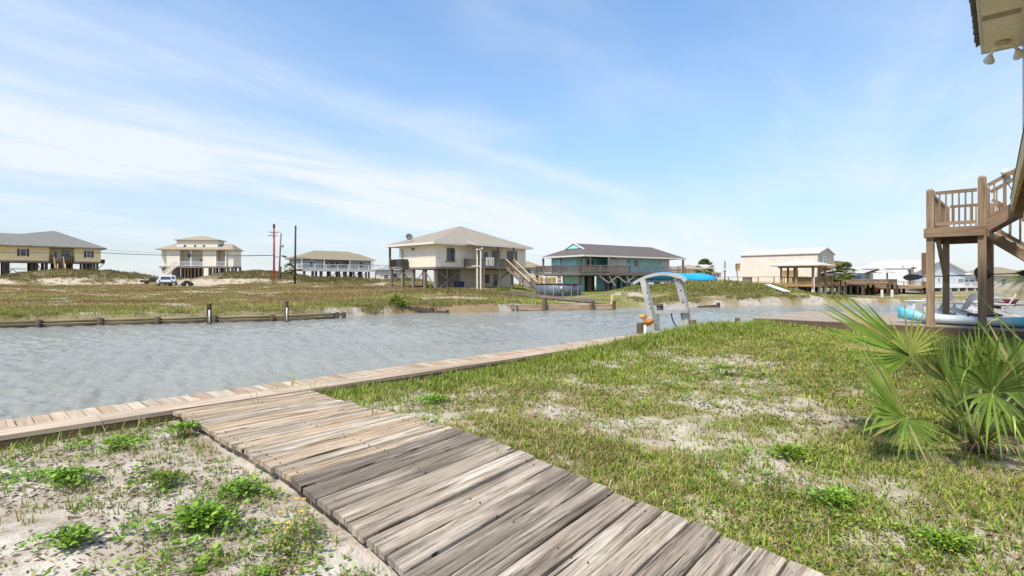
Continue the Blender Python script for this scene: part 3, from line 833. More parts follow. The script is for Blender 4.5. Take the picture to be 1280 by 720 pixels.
# ------------------------------------------------------------------ near house corner, upper right
M['nearwall'] = siding('near_siding', (0.76, 0.68, 0.55), 0.16)
M['soffit'] = plain('soffit_paint', (0.90, 0.79, 0.56), 0.6, var=0.06, scale=2)
M['nearroof'] = shingle('near_shingle', (0.20, 0.175, 0.15), 0.2)
HV = (0.670, 0.742)
W0 = Vector((10.15, 10.8, 0))
H = Fr((W0.x, W0.y), HV)         # u: away along the wall, v: outwards (left); house is at v<0
nh = thing('stilt_house', 'near beige house with boxed eave and yellow pine platform at the right edge', 'house', (13, 8, 0))
mb = MB(); mb.box(H, -9.0, 0.0, -8.0, 0.0, 3.32, 6.03); mb.build('wall', M['nearwall'], nh)
mb = MB(); mb.box(H, -0.14, 0.012, -0.14, 0.012, 3.33, 6.0); mb.build('corner_board', M['cream'], nh)
sf = MB(); OV = 0.60
q = 0.03
while q > -9.0:
    q0 = q - 0.118
    sf.hexa([H.p(q0 + 0.022, 0.02, 5.985), H.p(q, 0.02, 5.985), H.p(q, OV, 5.985), H.p(q0 + 0.022, OV, 5.985),
             H.p(q0 + 0.022, 0.02, 6.02), H.p(q, 0.02, 6.02), H.p(q, OV, 6.02), H.p(q0 + 0.022, OV, 6.02)])
    q = q0
sfo = sf.build('soffit', M['soffit'], nh)
mb = MB(); mb.box(H, -2.02, -1.80, 0.05, OV - 0.03, 5.978, 5.984); mb.build('vent', plain('vent_strip', (0.40, 0.31, 0.19), 0.7), sfo)
mb = MB(); mb.box(H, -9.0, 0.06, OV, OV + 0.035, 5.965, 6.16); mb.box(H, 0.03, 0.06, -8.0, OV, 5.965, 6.16); mb.box(H, -9.0, 0.03, -0.02, 0.06, 5.955, 5.985); mb.build('fascia', M['cream'], nh)
mb = MB(); rr = random.Random(4); q = 0.11; SLP = 0.42
mb.hexa([H.p(-9, OV + 0.03, 6.165), H.p(0.1, OV + 0.03, 6.165), H.p(0.1, -3.7, 6.165 + 4.3 * SLP), H.p(-9, -3.7, 6.165 + 4.3 * SLP),
         H.p(-9, OV + 0.03, 6.21), H.p(0.1, OV + 0.03, 6.21), H.p(0.1, -3.7, 6.21 + 4.3 * SLP), H.p(-9, -3.7, 6.21 + 4.3 * SLP)])
while q > -9:
    wd = rr.uniform(0.13, 0.19); o2 = OV + 0.13 + rr.uniform(-0.012, 0.012); dz = rr.uniform(-0.012, 0.012)
    mb.hexa([H.p(q - wd, o2, 6.135 + dz), H.p(q - 0.008, o2, 6.15 + dz), H.p(q - 0.008, OV - 0.3, 6.36), H.p(q - wd, OV - 0.3, 6.36),
             H.p(q - wd, o2, 6.20 + dz), H.p(q - 0.008, o2, 6.215 + dz), H.p(q - 0.008, OV - 0.3, 6.40), H.p(q - wd, OV - 0.3, 6.40)])
    q -= wd
mb.build('roof', M['nearroof'], nh)
HB = Fr((12.09, 13.2), (0.663, 0.748))
mb = MB(); mb.box(HB, -13.0, 0.02, -0.06, -0.004, 2.925, 3.262); mb.build('platform_beam', M['newwood'], nh)
mb = MB(); mb.box(HB, -13.0, 0.03, -0.11, 0.006, 3.266, 3.305); mb.build('platform_edge', M['stair'], nh)
mb = MB()
for k in range(18): mb.box(HB, -12.9 + k * 0.7, -12.85 + k * 0.7, -6, -0.065, 2.98, 3.2)
mb.build('joist', M['tanwood'], nh)
mb = MB()
q = 0.0
while q > -13:
    mb.box(HB, q - 0.13, q - 0.005, -6, -0.115, 3.266, 3.304); q -= 0.135
mb.build('platform_floor', M['tanwood'], nh)
for q in (-8.5, -5.5, -2.6):
    mb = MB(); p = H.p(q, -0.6, 0); mb.bar((p.x, p.y, -0.2), (p.x, p.y, 2.97), 0.24, 0.24, up=(1, 0, 0)); mb.build('pile', M['stair'], nh)

ef = thing('eave_floodlight', 'cream twin floodlight hanging under the near house eave', 'floodlight', H.p(-0.42, 0.30, 5.9))
c = H.p(-0.42, 0.30, 5.975)
mb = MB(); mb.lathe(c, [(0.12, 0.005), (0.12, -0.02), (0.09, -0.045), (0.0, -0.05)], 16); mb.build('base_plate', plain('lamp_base', (0.62, 0.46, 0.24), 0.5), ef)
for a0, b0 in ((0.22, 0.14), (0.26, -0.16)):
    mb = MB(); k = H.p(-0.42 + a0 * 0.5, 0.30 + b0, 5.90); e = H.p(-0.42 + a0 * 0.95, 0.30 + b0 * 1.35, 5.83)
    mb.tube([c + Vector((0, 0, -0.04)), k, e], [0.022, 0.026, 0.03], 8); arm = mb.build('arm', M['soffit'], ef)
    mb = MB(); dr = (e - k).normalized(); s = dr.cross(Vector((0, 0, 1))).normalized(); t2 = s.cross(dr)
    ax = ((1, 0, 0), (0, 1, 0), (0, 0, -1))
    mb.lathe(e, [(0.03, -0.02), (0.045, 0.0), (0.10, 0.10), (0.10, 0.115), (0.0, 0.10)], 14, (s, t2, (dr + Vector((0, 0, -1.2))).normalized())); mb.build('lamp_head', M['cream'], ef)

# ------------------------------------------------------------------ kayak, paddle, chairs
m, t, bs = newmat('kayak_plastic', 0.35, 0, 0.4)
g = t.attr('grain').outputs['Vector']; sp = t.node('ShaderNodeSeparateXYZ'); t.link(g, sp.inputs[0])
nn = t.noise(t.mapping(g, (1.2, 5, 5)), 1.0, 5, 0.6)
fx = t.math('ADD', sp.outputs[0], t.math('MULTIPLY', t.math('SUBTRACT', nn, 0.5), 0.5))
t.link(t.ramp(t.math('MULTIPLY', fx, 0.28), [(0.0, (0.10, 0.46, 0.60)), (0.09, (0.16, 0.54, 0.66)), (0.20, (0.62, 0.70, 0.72)), (0.60, (0.66, 0.70, 0.72)), (0.74, (0.06, 0.52, 0.62)), (1.0, (0.03, 0.45, 0.55))]), bs.inputs['Base Color'])
KM = m
k0 = FL + Q_ * 0.75 + Vector((0, 0, 0.1))
kr0 = -0.82
ky = thing('kayak', 'white and turquoise sit-on-top kayak lying on the deck under the stairs', 'kayak', k0)
mb = MB(); LK = 3.55; ns = 26; npf = 14
vs, gs, fs = [], [], []
for i in range(ns + 1):
    s = i / ns
    wdt = 0.31 * (math.sin(math.pi * min(max(s, 0.004), 0.996)) ** 0.62)
    rise = 0.16 * (abs(2 * s - 1) ** 3.0)
    hgt = 0.24 + rise * 0.6
    for j in range(npf):
        th = 2 * math.pi * j / npf
        cx_, cz_ = math.cos(th), math.sin(th)
        cx_ = math.copysign(abs(cx_) ** 0.8, cx_); 
        zz_ = (0.5 + 0.5 * (math.copysign(abs(cz_) ** 0.75, cz_))) * hgt + rise * 0.75
        vs.append(k0 + P_ * (kr0 + s * LK) + Q_ * (cx_ * max(wdt, 0.012)) + Vector((0, 0, 0.012 + zz_)))
        gs.append((s * LK, cx_ * 0.3, cz_ * 0.2))
for i in range(ns):
    for j in range(npf):
        fs.append((i * npf + j, i * npf + (j + 1) % npf, (i + 1) * npf + (j + 1) % npf, (i + 1) * npf + j))
fs.append(tuple(range(npf))[::-1]); fs.append(tuple(ns * npf + j for j in range(npf)))
mb._add(vs, fs, gs, 0.5, 0, True); 
random.seed(70)
hull = mb
# grain without random offset so that the colour bands stay put
n0 = len(gs); hull.g = [tuple(x) for x in gs]
hull.build('hull', KM, ky)
mb = MB(); c = k0 + P_ * 1.05 + Vector((0, 0, 0.27)); mb.lathe(c, [(0.0, 0.0), (0.17, 0.0), (0.19, 0.035), (0.15, 0.05), (0.0, 0.03)], 14, (P_ * 1.9, Q_, (0, 0, 1))); mb.build('seat', M['black'], ky)
mb = MB(); c = k0 + P_ * 0.72 + Vector((0, 0, 0.3)); mb.bar(c + P_ * 0.0 - Q_ * 0.2, c + Q_ * 0.2, 0.05, 0.06); mb.build('seat_back', M['black'], ky)
mb = MB(); c = k0 + P_ * (kr0 + 0.06) + Vector((0, 0, 0.33)); mb.tube([c, c + Vector((0, 0, 0.04)) + P_ * 0.05, c + P_ * 0.1], 0.012, 6); mb.build('handle', M['black'], ky)

pz = LD - 0.17
pad = thing('kayak_paddle', 'black kayak paddle hung level across the stair posts', 'paddle', L(0.4, pz, 1.42))
mb = MB(); A_ = L(-0.55, pz, 1.40); B_ = L(1.62, pz, 1.49); mb.tube([A_, B_], 0.017, 8); mb.build('shaft', M['black'], pad)
for e, sgn in ((A_, -1), (B_, 1)):
    d_ax = (B_ - A_).normalized() * sgn
    wv = Vector((0, 0, 1)); nn_ = d_ax.cross(wv)
    vs, fs = [], []
    prof = [(0.0, 0.02), (0.12, 0.075), (0.30, 0.10), (0.44, 0.085), (0.52, 0.03)]
    for l, hw in prof:
        for k, off in ((-1, 0), (1, 0)):
            vs.append(e + d_ax * l + wv * (hw * k) + nn_ * 0.008); 
        for k in (1, -1):
            vs.append(e + d_ax * l + wv * (hw * k) - nn_ * 0.008)
    for i in range(len(prof) - 1):
        for k in range(4): fs.append((i * 4 + k, i * 4 + (k + 1) % 4, i * 4 + 4 + (k + 1) % 4, i * 4 + 4 + k))
    fs += [(0, 1, 2, 3), (16, 17, 18, 19)]
    mb = MB(); mb.poly(vs, fs); mb.build('blade', M['black'], pad)
dsc = thing('round_float', 'black round disc hanging behind the front right stair post', 'float', L(LW + 0.02, 0.35, 1.48))
mb = MB(); mb.lathe(L(LW, 0.33, 1.49), [(0.0, -0.03), (0.15, -0.03), (0.18, 0.0), (0.15, 0.03), (0.0, 0.03)], 20, (P_, (0, 0, 1), -Q_)); mb.build('disc', M['black'], dsc)
mb = MB(); mb.tube([L(LW, 0.33, 1.66), L(LW, 0.33, 2.45)], 0.008, 5); mb.build('cord', M['black'], dsc)
hk = thing('post_bracket', 'small dark box mounted high on the rear side of the left stair post', 'bracket', L(-0.13, 0.05, 1.7))
mb = MB(); mb.bar(L(-0.14, 0.02, 1.42), L(-0.14, 0.02, 2.02), 0.07, 0.1, up=P_); mb.build('box', M['stairdark'], hk)

def adirondack(loc, rz, label):
    c = thing('garden_chair', label, 'chair', (0, 0, 0), 'white slatted garden chairs on the deck')
    k = 0.80
    def V_(x, y, z): return (x * k, y * k, z * k)
    mb = MB()                                   # fan back (chair faces +y)
    for i in range(7):
        u = (i - 3) / 3
        top = 0.98 - 0.10 * u * u
        mb.bar(V_(u * 0.22, -0.02, 0.33), V_(u * 0.36, -0.34, top), 0.062 * k, 0.02 * k, up=(0, 1, 0.4))
    mb.bar(V_(-0.31, -0.25, 0.72), V_(0.31, -0.25, 0.72), 0.05 * k, 0.03 * k)
    mb.build('backrest', M['white'], c)
    mb = MB()
    for i in range(6):
        y = 0.02 + i * 0.085; mb.bar(V_(-0.27, y, 0.30 + i * 0.018), V_(0.27, y, 0.30 + i * 0.018), 0.075 * k, 0.02 * k)
    mb.build('seat', M['white'], c)
    for s in (-1, 1):
        mb = MB(); mb.bar(V_(s * 0.33, -0.30, 0.55), V_(s * 0.36, 0.48, 0.56), 0.12 * k, 0.025 * k); mb.build('armrest', M['white'], c)
        mb = MB(); mb.bar(V_(s * 0.31, 0.42, 0.0), V_(s * 0.31, 0.42, 0.55), 0.09 * k, 0.03 * k, up=(1, 0, 0)); mb.build('leg', M['white'], c)
        mb = MB(); mb.bar(V_(s * 0.29, 0.44, 0.36), V_(s * 0.29, -0.48, 0.03), 0.03 * k, 0.11 * k); mb.build('leg', M['white'], c)
    c.location = Vector(loc) * S; c.rotation_euler = (0, 0, rz)
    return c
for (px_, Yc, rz, lb) in ((1176, 17.9, 0.55, 'white slatted garden chair on the deck behind the left stair post'),
                          (1204, 17.4, 0.5, 'white fan-backed garden chair standing in the gap between the stair posts'),
                          (1222, 18.9, 0.9, 'white garden chair turned sideways behind the front right stair post'),
                          (1237, 19.2, 0.1, 'white garden chair half hidden left of the rear right stair post'),
                          (1255, 17.0, 0.8, 'white garden chair seen side on to the right of the stair posts')):
    p = at(px_, 350, Yc); adirondack((p.x, p.y, 0.1), rz, lb)
rk = thing('white_bench', 'small white slatted bench at the water side of the deck', 'bench', (at(1147, 350, 21).x, 21.0, 0.1))
p = at(1147, 350, 21.0)
mb = MB()
for k in range(4): mb.bar((p.x - 0.35, p.y - 0.15 + k * 0.11, 0.50), (p.x + 0.45, p.y - 0.15 + k * 0.11, 0.50), 0.09, 0.03)
mb.build('seat', M['white'], rk)
for sx in (-0.25, 0.35):
    mb = MB(); mb.bar((p.x + sx, p.y, 0.1), (p.x + sx, p.y, 0.49), 0.09, 0.3, up=(0, 1, 0)); mb.build('leg', M['white'], rk)
cl = thing('pink_towel', 'pink cloth draped over a dark bench near the stairs', 'towel', (at(1267, 350, 19.5).x, 19.5, 0.6))
p = at(1267, 378, 19.0)
mb = MB(); vs, fs = [], []
for i in range(9):
    for j in range(6):
        s, q = i / 8 - .5, j / 5
        vs.append(p + Vector((s * 0.55, q * 0.30, 0.05 * math.sin(9 * s) * q - 0.22 * q * q + 0.12)))
for i in range(8):
    for j in range(5): fs.append((i * 6 + j, i * 6 + 6 + j, i * 6 + 7 + j, i * 6 + 1 + j))
mb.poly(vs, fs, smooth=True); o = mb.build('cloth', plain('pink_cloth', (0.62, 0.22, 0.27), 0.8, var=0.2), cl)
sm = o.modifiers.new('thick', 'SOLIDIFY'); sm.thickness = 0.015
db = thing('dark_bench', 'dark wooden bench on the deck right of the chairs', 'bench', (p.x, p.y, 0.1))
mb = MB(); mb.bar((p.x - 0.7, p.y + 0.12, 0.42), (p.x + 0.9, p.y + 0.12, 0.42), 0.38, 0.05); mb.build('seat', M['greywood'], db)
for sx in (-0.5, 0.7):
    mb = MB(); mb.bar((p.x + sx, p.y + 0.12, 0.1), (p.x + sx, p.y + 0.12, 0.395), 0.08, 0.3, up=(0, 1, 0)); mb.build('leg', M['darkwood'], db)

# ------------------------------------------------------------------ boat lift with arched blue canopies
M['blue'] = plain('blue_canvas', (0.01, 0.37, 0.74), 0.65, var=0.12, scale=2.5)
BL0 = Vector((4.86, 15.5, 0))
bl = thing('boat_lift', 'grey metal boat lift with curved legs and arched bright blue canopy', 'boat lift', BL0 + Vector((-0.5, 0.5, -0.9)))
def BP(r, s, z): return BL0 + GW * r + GV * s + Vector((0, 0, z))
def arch_z(r):
    x = (r - 0.62) / 0.95
    return 1.475 - 0.28 * x * x - (0.05 if r < 0 else 0)
def arch(s, wd, dp, mat, name, r0=-0.10, r1=1.58):
    mb = MB(); n = 16
    for i in range(n):
        ra = r0 + (r1 - r0) * i / n; rb = r0 + (r1 - r0) * (i + 1) / n
        p0, p1 = BP(ra, s, arch_z(ra)), BP(rb, s, arch_z(rb)); ex = (p1 - p0) * 0.04
        mb.bar(p0 - ex, p1 + ex, wd, dp)
    return mb.build(name, M[mat], bl)
arch(0.0, 0.10, 0.085, 'alu', 'arch'); arch(2.25, 0.06, 0.07, 'alu', 'arch')
mb = MB(); n = 14; vs, fs = [], []
for k, dz in ((0, 0.055), (1, 0.035)):
    for i in range(n + 1):
        r = -0.08 + 1.62 * i / n
        for j in range(9):
            s = 0.05 + 2.15 * j / 8
            sag = 0.03 * math.sin(math.pi * j / 8)
            vs.append(BP(r, s, arch_z(r) + dz - sag))
N1 = (n + 1) * 9
for i in range(n):
    for j in range(8):
        q = i * 9 + j
        fs.append((q, q + 1, q + 10, q + 9)); fs.append((N1 + q, N1 + q + 9, N1 + q + 10, N1 + q + 1))
for i in range(n):
    for j in (0, 8):
        q = i * 9 + j; fs.append((q, q + 9, N1 + q + 9, N1 + q))
for j in range(8):
    for i in (0, n):
        q = i * 9 + j; fs.append((q, q + 1, N1 + q + 1, N1 + q))
mb.poly(vs, fs, smooth=True); mb.build('canopy', M['blue'], bl)
def leg(pts, w0, w1, name='leg'):
    mb = MB()
    for i in range(len(pts) - 1):
        s = i / (len(pts) - 1)
        mb.bar(pts[i], pts[i + 1] + (pts[i + 1] - pts[i]) * 0.03, w0 + (w1 - w0) * s, 0.17, up=GW)
    return mb.build(name, M['alu'], bl)
def LG(px_, py_, Yd): return at(px_, py_, Yd)
l1 = leg([LG(804.2, 348.5, 16.4), LG(806.5, 358, 16.35), LG(809.5, 372, 16.3), LG(813, 388, 16.25), LG(816, 405, 16.2), LG(818.5, 425, 16.2), LG(820, 441, 16.2)], 0.17, 0.20)
l2 = leg([LG(846, 345.5, 15.75), LG(848, 350, 15.7), LG(851.5, 361, 15.7), LG(854.5, 374, 15.7), LG(857, 390, 15.7), LG(858.5, 408, 15.7), LG(859, 426, 15.7), LG(859, 440, 15.7)], 0.16, 0.20)
for lg, Yd, pts in ((l1, 16.2, ((809, 366), (812, 380))), (l2, 15.6, ((851, 363), (854, 378)))):
    for x_, y_ in pts:
        mb = MB(); p = at(x_, y_, Yd - 0.12); mb.lathe(p, [(0.0, -0.01), (0.025, -0.01), (0.025, 0.02), (0.0, 0.02)], 8, ((1, 0, 0), (0, 0, 1), (0, -1, 0))); mb.build('bolt', M['darkmetal'], lg)
mb = MB(); mb.bar(at(821, 390, 16.1), at(861, 388.5, 15.55), 0.22, 0.10); mb.build('crossbeam', M['metal'], bl)
mb = MB(); mb.bar(at(820, 385.5, 16.3), at(856, 385.0, 15.75), 0.14, 0.12); mb.build('crossbeam', M['alu'], bl)
mb = MB(); p = at(824.5, 382.5, 16.1); mb.tube([p - Vector((0.09, 0, 0)), p + Vector((0.09, -0.03, 0))], 0.055, 10); mb.lathe(p + Vector((-0.02, -0.05, -0.10)), [(0.0, -0.1), (0.07, -0.1), (0.08, 0.0), (0.05, 0.06), (0.0, 0.07)], 10); mb.build('winch', M['darkmetal'], bl)
mb = MB(); pts = []
c = at(822, 393, 16.0)
for k in range(60):
    a = k * 0.75; pts.append(c + Vector((0.045 * math.cos(a) + 0.0008 * k, 0.045 * math.sin(a), -0.0085 * k)))
mb.tube(pts, 0.008, 5); mb.build('coiled_cable', M['darkmetal'], bl)
mb = MB(); mb.tube([at(839, 391, 15.8), at(840, 397, 15.8), at(842, 403, 15.85), at(846, 409, 15.9), at(850, 414, 15.9)], 0.018, 6); mb.build('hose', M['black'], bl)
mb = MB(); mb.tube([at(851, 391, 15.7), at(852.5, 399, 15.7), at(855, 410, 15.7)], 0.012, 6); mb.build('hose', M['black'], bl)
for r_ in (0.05, 1.35):
    mb = MB(); mb.bar(BP(r_, -0.02, arch_z(r_) - 0.03), BP(r_, 2.27, arch_z(r_) - 0.03), 0.05, 0.05); mb.build('rail', M['alu'], bl)

# carved pelican and mooring posts
def pile_post(px_, ytop, Yd, w, label, z0=-1.5, group=None, cap=None, h=None):
    p = at(px_, ytop, Yd)
    o = thing('mooring_post', label, 'post', (p.x, p.y, z0), group)
    mb = MB(); mb.tube([(p.x, p.y, z0), (p.x + 0.005, p.y, (z0 + p.z) / 2), (p.x, p.y, p.z - 0.02), (p.x, p.y, p.z)], [w, w, w, w * 0.9], 10, smooth=False); mb.build('shaft', M['piling'], o)
    return o
pile_post(800.5, 403.5, 13.6, 0.095, 'brown mooring post in the grass left of the carved pelican')
pile_post(866, 400, 15.2, 0.10, 'brown mooring post at the right foot of the boat lift')
pile_post(921.5, 397.5, 17.2, 0.07, 'slim brown mooring post between the boat lift and the side deck')
M['carved'] = wood('carved_wood', (0.44, 0.17, 0.035), (0.50, 0.20, 0.05), (0.16, 0.06, 0.02), 10, 1.2, 0.4, 0.35)
M['bill'] = wood('bill_wood', (0.58, 0.31, 0.08), (0.62, 0.35, 0.1), (0.2, 0.09, 0.03), 10, 1.2, 0.3, 0.35)
pe = thing('carved_pelican', 'carved orange wooden pelican on a short white post by the boat lift', 'carving', at(808, 404, 12.9))
YP = 12.9
mb = MB()
mb.tube([at(818, 400.5, YP), at(815.5, 401, YP), at(811.5, 402.5, YP), at(808, 404, YP), at(805.5, 404, YP)], [0.012, 0.055, 0.085, 0.075, 0.03], 12)
mb.tube([at(807, 404, YP), at(805.3, 401.5, YP), at(805.8, 398.5, YP), at(807.2, 396.2, YP), at(807.4, 394.3, YP), at(806.2, 393.2, YP)], [0.06, 0.04, 0.03, 0.028, 0.035, 0.02], 10)
pb = mb.build('body', M['carved'], pe)
mb = MB(); mb.tube([at(807.2, 394.0, YP), at(803, 394.2, YP), at(798.6, 393.2, YP)], [0.028, 0.018, 0.008], 8); mb.tube([at(806.8, 395.0, YP), at(803.5, 396.4, YP), at(800.3, 395.6, YP), at(798.6, 393.8, YP)], [0.02, 0.045, 0.035, 0.006], 10); mb.build('bill', M['bill'], pe)
mb = MB(); mb.tube([at(816, 401.5, YP - 0.07), at(812, 402.3, YP - 0.1), at(808.5, 403.5, YP - 0.06)], [0.015, 0.05, 0.02], 8); mb.build('wing', M['carved'], pe)
mb = MB(); p = at(806.5, 405, YP); mb.tube([p, (p.x, p.y, -0.15)], 0.035, 10); mb.build('post', M['white'], pe)
# ------------------------------------------------------------------ houses across the canal
def win(fr, parent, a0, a1, c0, c1, b=0.0, trim='white', mull=True, shutters=None, name='window'):
    """window in the face b = const (looking towards -v): frame with a pane child"""
    mb = MB(); w = 0.07
    for p in ((a0 - w, a1 + w, c1, c1 + w), (a0 - w, a1 + w, c0 - w, c0), (a0 - w, a0, c0, c1), (a1, a1 + w, c0, c1)):
        mb.box(fr, p[0], p[1], b - 0.05, b + 0.02, p[2], p[3])
    if mull: mb.box(fr, a0, a1, b - 0.035, b + 0.01, (c0 + c1) / 2 - 0.025, (c0 + c1) / 2 + 0.025)
    f = mb.build(name, M[trim], parent)
    mb = MB(); mb.box(fr, a0, a1, b - 0.02, b + 0.005, c0, c1); mb.build('pane', M['glass'], f)
    if shutters:
        for s0, s1 in ((a0 - w - 0.32, a0 - w - 0.01), (a1 + w + 0.01, a1 + w + 0.32)):
            mb = MB(); mb.box(fr, s0, s1, b - 0.05, b + 0.01, c0 - 0.05, c1 + 0.05); mb.build('shutter', M[shutters], parent)
    return f
def door(fr, parent, a0, a1, c0, c1, b=0.0, mat='door'):
    mb = MB(); mb.box(fr, a0, a1, b - 0.04, b + 0.02, c0, c1); d = mb.build('door', M[mat], parent)
    mb = MB(); mb.box(fr, a0 + 0.15 * (a1 - a0), a1 - 0.15 * (a1 - a0), b - 0.055, b - 0.041, c0 + 0.3 * (c1 - c0), c1 - 0.1 * (c1 - c0)); mb.build('pane', M['glass'], d)
def piles(fr, parent, As, Bs, ztop, w=0.26, mat='darkwood', zb=None):
    for a in As:
        for b in Bs:
            p = fr.p(a, b, 0); g = hz(p.x, p.y) - 0.4
            mb = MB(); mb.bar((p.x, p.y, g), (p.x, p.y, fr.z + ztop), w, w, up=fr.u); mb.build('pile', M[mat], parent)
def railing(fr, parent, p0, p1, c0, h, mat='greywood', bal=0.22, pst=1.8, bw=0.05, solid=False):
    """p0, p1 are (a, b)"""
    A = fr.p(*p0, c0); B = fr.p(*p1, c0); Ln = (B - A).length; Z = Vector((0, 0, 1))
    mb = MB()
    mb.bar(A + Z * h, B + Z * h, 0.1, 0.08); mb.bar(A + Z * 0.12, B + Z * 0.12, 0.06, 0.08)
    n = max(1, int(Ln / pst))
    for i in range(n + 1):
        q = A.lerp(B, i / n); mb.bar(q, q + Z * h, 0.12, 0.12, up=fr.u)
    if bal:
        k = int(Ln / bal)
        for i in range(1, k):
            q = A.lerp(B, i / k); mb.bar(q + Z * 0.1, q + Z * (h - 0.03), bw, 0.03, up=fr.v)
    if solid:
        k = int(Ln / 0.2)
        for i in range(k):
            q = A.lerp(B, (i + 0.5) / k); mb.bar(q + Z * 0.08, q + Z * (h - 0.05), 0.185, 0.03, up=(B - A).normalized().cross(Z)) if False else mb.bar(A.lerp(B, i / k) + Z * (h * 0.5), A.lerp(B, (i + 0.94) / k) + Z * (h * 0.5), 0.03, h * 0.9)
    return mb.build('railing', M[mat], parent)
def slab(fr, parent, name, a0, a1, b0, b1, c0, c1, mat):
    mb = MB(); mb.box(fr, a0, a1, b0, b1, c0, c1); return mb.build(name, M[mat], parent)
def brace(fr, parent, p, q, w=0.12, mat='greywood'):
    mb = MB(); mb.bar(fr.p(*p), fr.p(*q), w * 0.5, w); mb.build('brace', M[mat], parent)
def stairs(fr, parent, top, bot, wv, n, mat, railmat, h=0.95):
    """top, bot: (a,b,c) of one side; wv: (da,db) to the other side"""
    T = fr.p(*top); B = fr.p(*bot); W = fr.u * wv[0] + fr.v * wv[1]
    for k in (0, 1):
        mb = MB(); mb.bar(T + W * k, B + W * k, 0.06, 0.26); mb.build('stringer', M[mat], parent)
    for i in range(n):
        q = T.lerp(B, (i + 0.7) / n); mb = MB(); mb.bar(q, q + W, 0.26, 0.05); mb.build('tread', M[mat], parent)
    if railmat:
        for k in (0, 1):
            Z = Vector((0, 0, h)); mb = MB()
            mb.bar(T + W * k + Z, B + W * k + Z, 0.10, 0.09); mb.build('handrail', M[railmat], parent)
            mb = MB()
            for i in range(int(n * 1.6) + 1):
                q = T.lerp(B, i / (n * 1.6)) + W * k; mb.bar(q, q + Z, 0.05, 0.05, up=fr.u)
            mb.build('baluster_row', M[mat], parent)

def sub(base, name, c, **k): M[name] = siding(name, c, **k)
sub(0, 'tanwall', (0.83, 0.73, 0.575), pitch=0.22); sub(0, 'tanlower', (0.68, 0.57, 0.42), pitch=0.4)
M['tanroof'] = shingle('tan_shingle', (0.31, 0.265, 0.21))
sub(0, 'tealwall', (0.42, 0.84, 0.82), pitch=0.25); M['tealroof'] = shingle('dark_shingle', (0.135, 0.115, 0.105))
sub(0, 'yellowwall', (0.90, 0.71, 0.37), pitch=0.3, var=0.04); M['greyroof'] = shingle('grey_shingle', (0.21, 0.20, 0.18))
sub(0, 'creamwall', (0.80, 0.72, 0.58), pitch=0.3, var=0.05); M['creamroof'] = shingle('cream_shingle', (0.34, 0.28, 0.20))
sub(0, 'greywall', (0.54, 0.52, 0.51), pitch=0.3); M['khakiroof'] = shingle('khaki_shingle', (0.28, 0.23, 0.155))
sub(0, 'barnwall', (0.64, 0.555, 0.45), pitch=0.42, var=0.08); M['metalroof'] = plain('pale_metal_roof', (0.58, 0.555, 0.51), 0.6, 0.0, 0.06)
sub(0, 'whitewall', (0.60, 0.60, 0.59), pitch=0.4); sub(0, 'beigeend', (0.60, 0.53, 0.42), pitch=0.3)
M['pinkroof'] = shingle('pale_pink_shingle', (0.56, 0.485, 0.41)); M['blueroof'] = shingle('blue_grey_shingle', (0.26, 0.30, 0.33))
sub(0, 'palegrey', (0.60, 0.63, 0.655), pitch=0.25)
M['navy'] = plain('navy_plastic', (0.012, 0.022, 0.06), 0.45)

G45 = (0.7071, 0.7071)
# ---- beige house in the middle
f = Fr((-8.15, 58.0), G45, 0.0)
h = thing('stilt_house', 'beige stilt house with pyramid roof and outside stairs in the middle of the far bank', 'house', (-6.4, 66, 0.3))
ta = f.t
AW = ta(657); BD = 6.9
CF, CE = 2.72, 5.25
slab(f, h, 'wall', 0, AW, 0, BD, CF, CE - 0.05, 'tanwall')
mb = MB(); mb.hip(f, -0.75, AW + 0.6, -0.7, 9.3, CE + 0.06, 7.85, AW / 2, AW / 2, 4.4, 0.16); rf = mb.build('roof', M['tanroof'], h)
mb = MB(); mb.box(f, -0.78, AW + 0.63, -0.73, -0.69, CE - 0.14, CE + 0.08); mb.box(f, -0.78, -0.745, -0.7, 9.33, CE - 0.14, CE + 0.08); mb.build('fascia', M['cream'], h)
mb = MB(); mb.box(f, -0.7, AW + 0.55, -0.65, 9.2, CE - 0.12, CE - 0.06); mb.build('soffit', M['cream'], h)
for a, b, z in ((2.4, 1.2, 5.95), (8.8, 1.9, 6.38)):
    mb = MB(); p = f.p(a, b, z - 0.1); mb.tube([p, p + Vector((0, 0, 0.3))], 0.07, 8); mb.build('vent_pipe', M['darkmetal'], rf)
# porch roof over the deck
mb = MB(); mb.hexa([f.p(3.6, -2.3, CE - 0.16), f.p(10.4, -2.3, CE - 0.16), f.p(10.4, -0.6, CE + 0.06), f.p(3.6, -0.6, CE + 0.06), f.p(3.8, -2.3, CE - 0.02), f.p(10.2, -2.3, CE - 0.02), f.p(9.4, 0.4, CE + 0.66), f.p(4.6, 0.4, CE + 0.66)]); mb.build('porch_roof', M['tanroof'], h)
mb = MB(); mb.box(f, 3.58, 10.42, -2.34, -2.3, CE - 0.22, CE - 0.0); mb.build('fascia', M['cream'], h)
win(f, h, 1.55, 2.55, 3.45, 4.75, 0.0, 'greywood'); slab(f, h, 'sill', 1.3, 2.8, -0.12, -0.005, 3.28, 3.37, 'greywood')
win(f, h, 10.75, 12.3, 3.65, 4.75, 0.0, 'greywood'); slab(f, h, 'shutter', 5.6, 6.2, -0.06, -0.01, 2.8, 4.8, 'greywood')
door(f, h, 6.7, 7.7, 2.8, 4.75); win(f, h, 8.3, 9.4, 3.4, 4.7, 0.0, 'greywood')
fl_ = Fr(f.p(0, BD, 0).xy, (0.7071, -0.7071), 0.0)    # left gable side seen from outside: u runs towards the near corner
mb = MB(); p = f.p(-0.02, 4.2, 4.75); mb.box(f, -0.06, -0.005, 3.9, 4.4, 4.62, 4.92); mb.build('vent', M['greywood'], h)
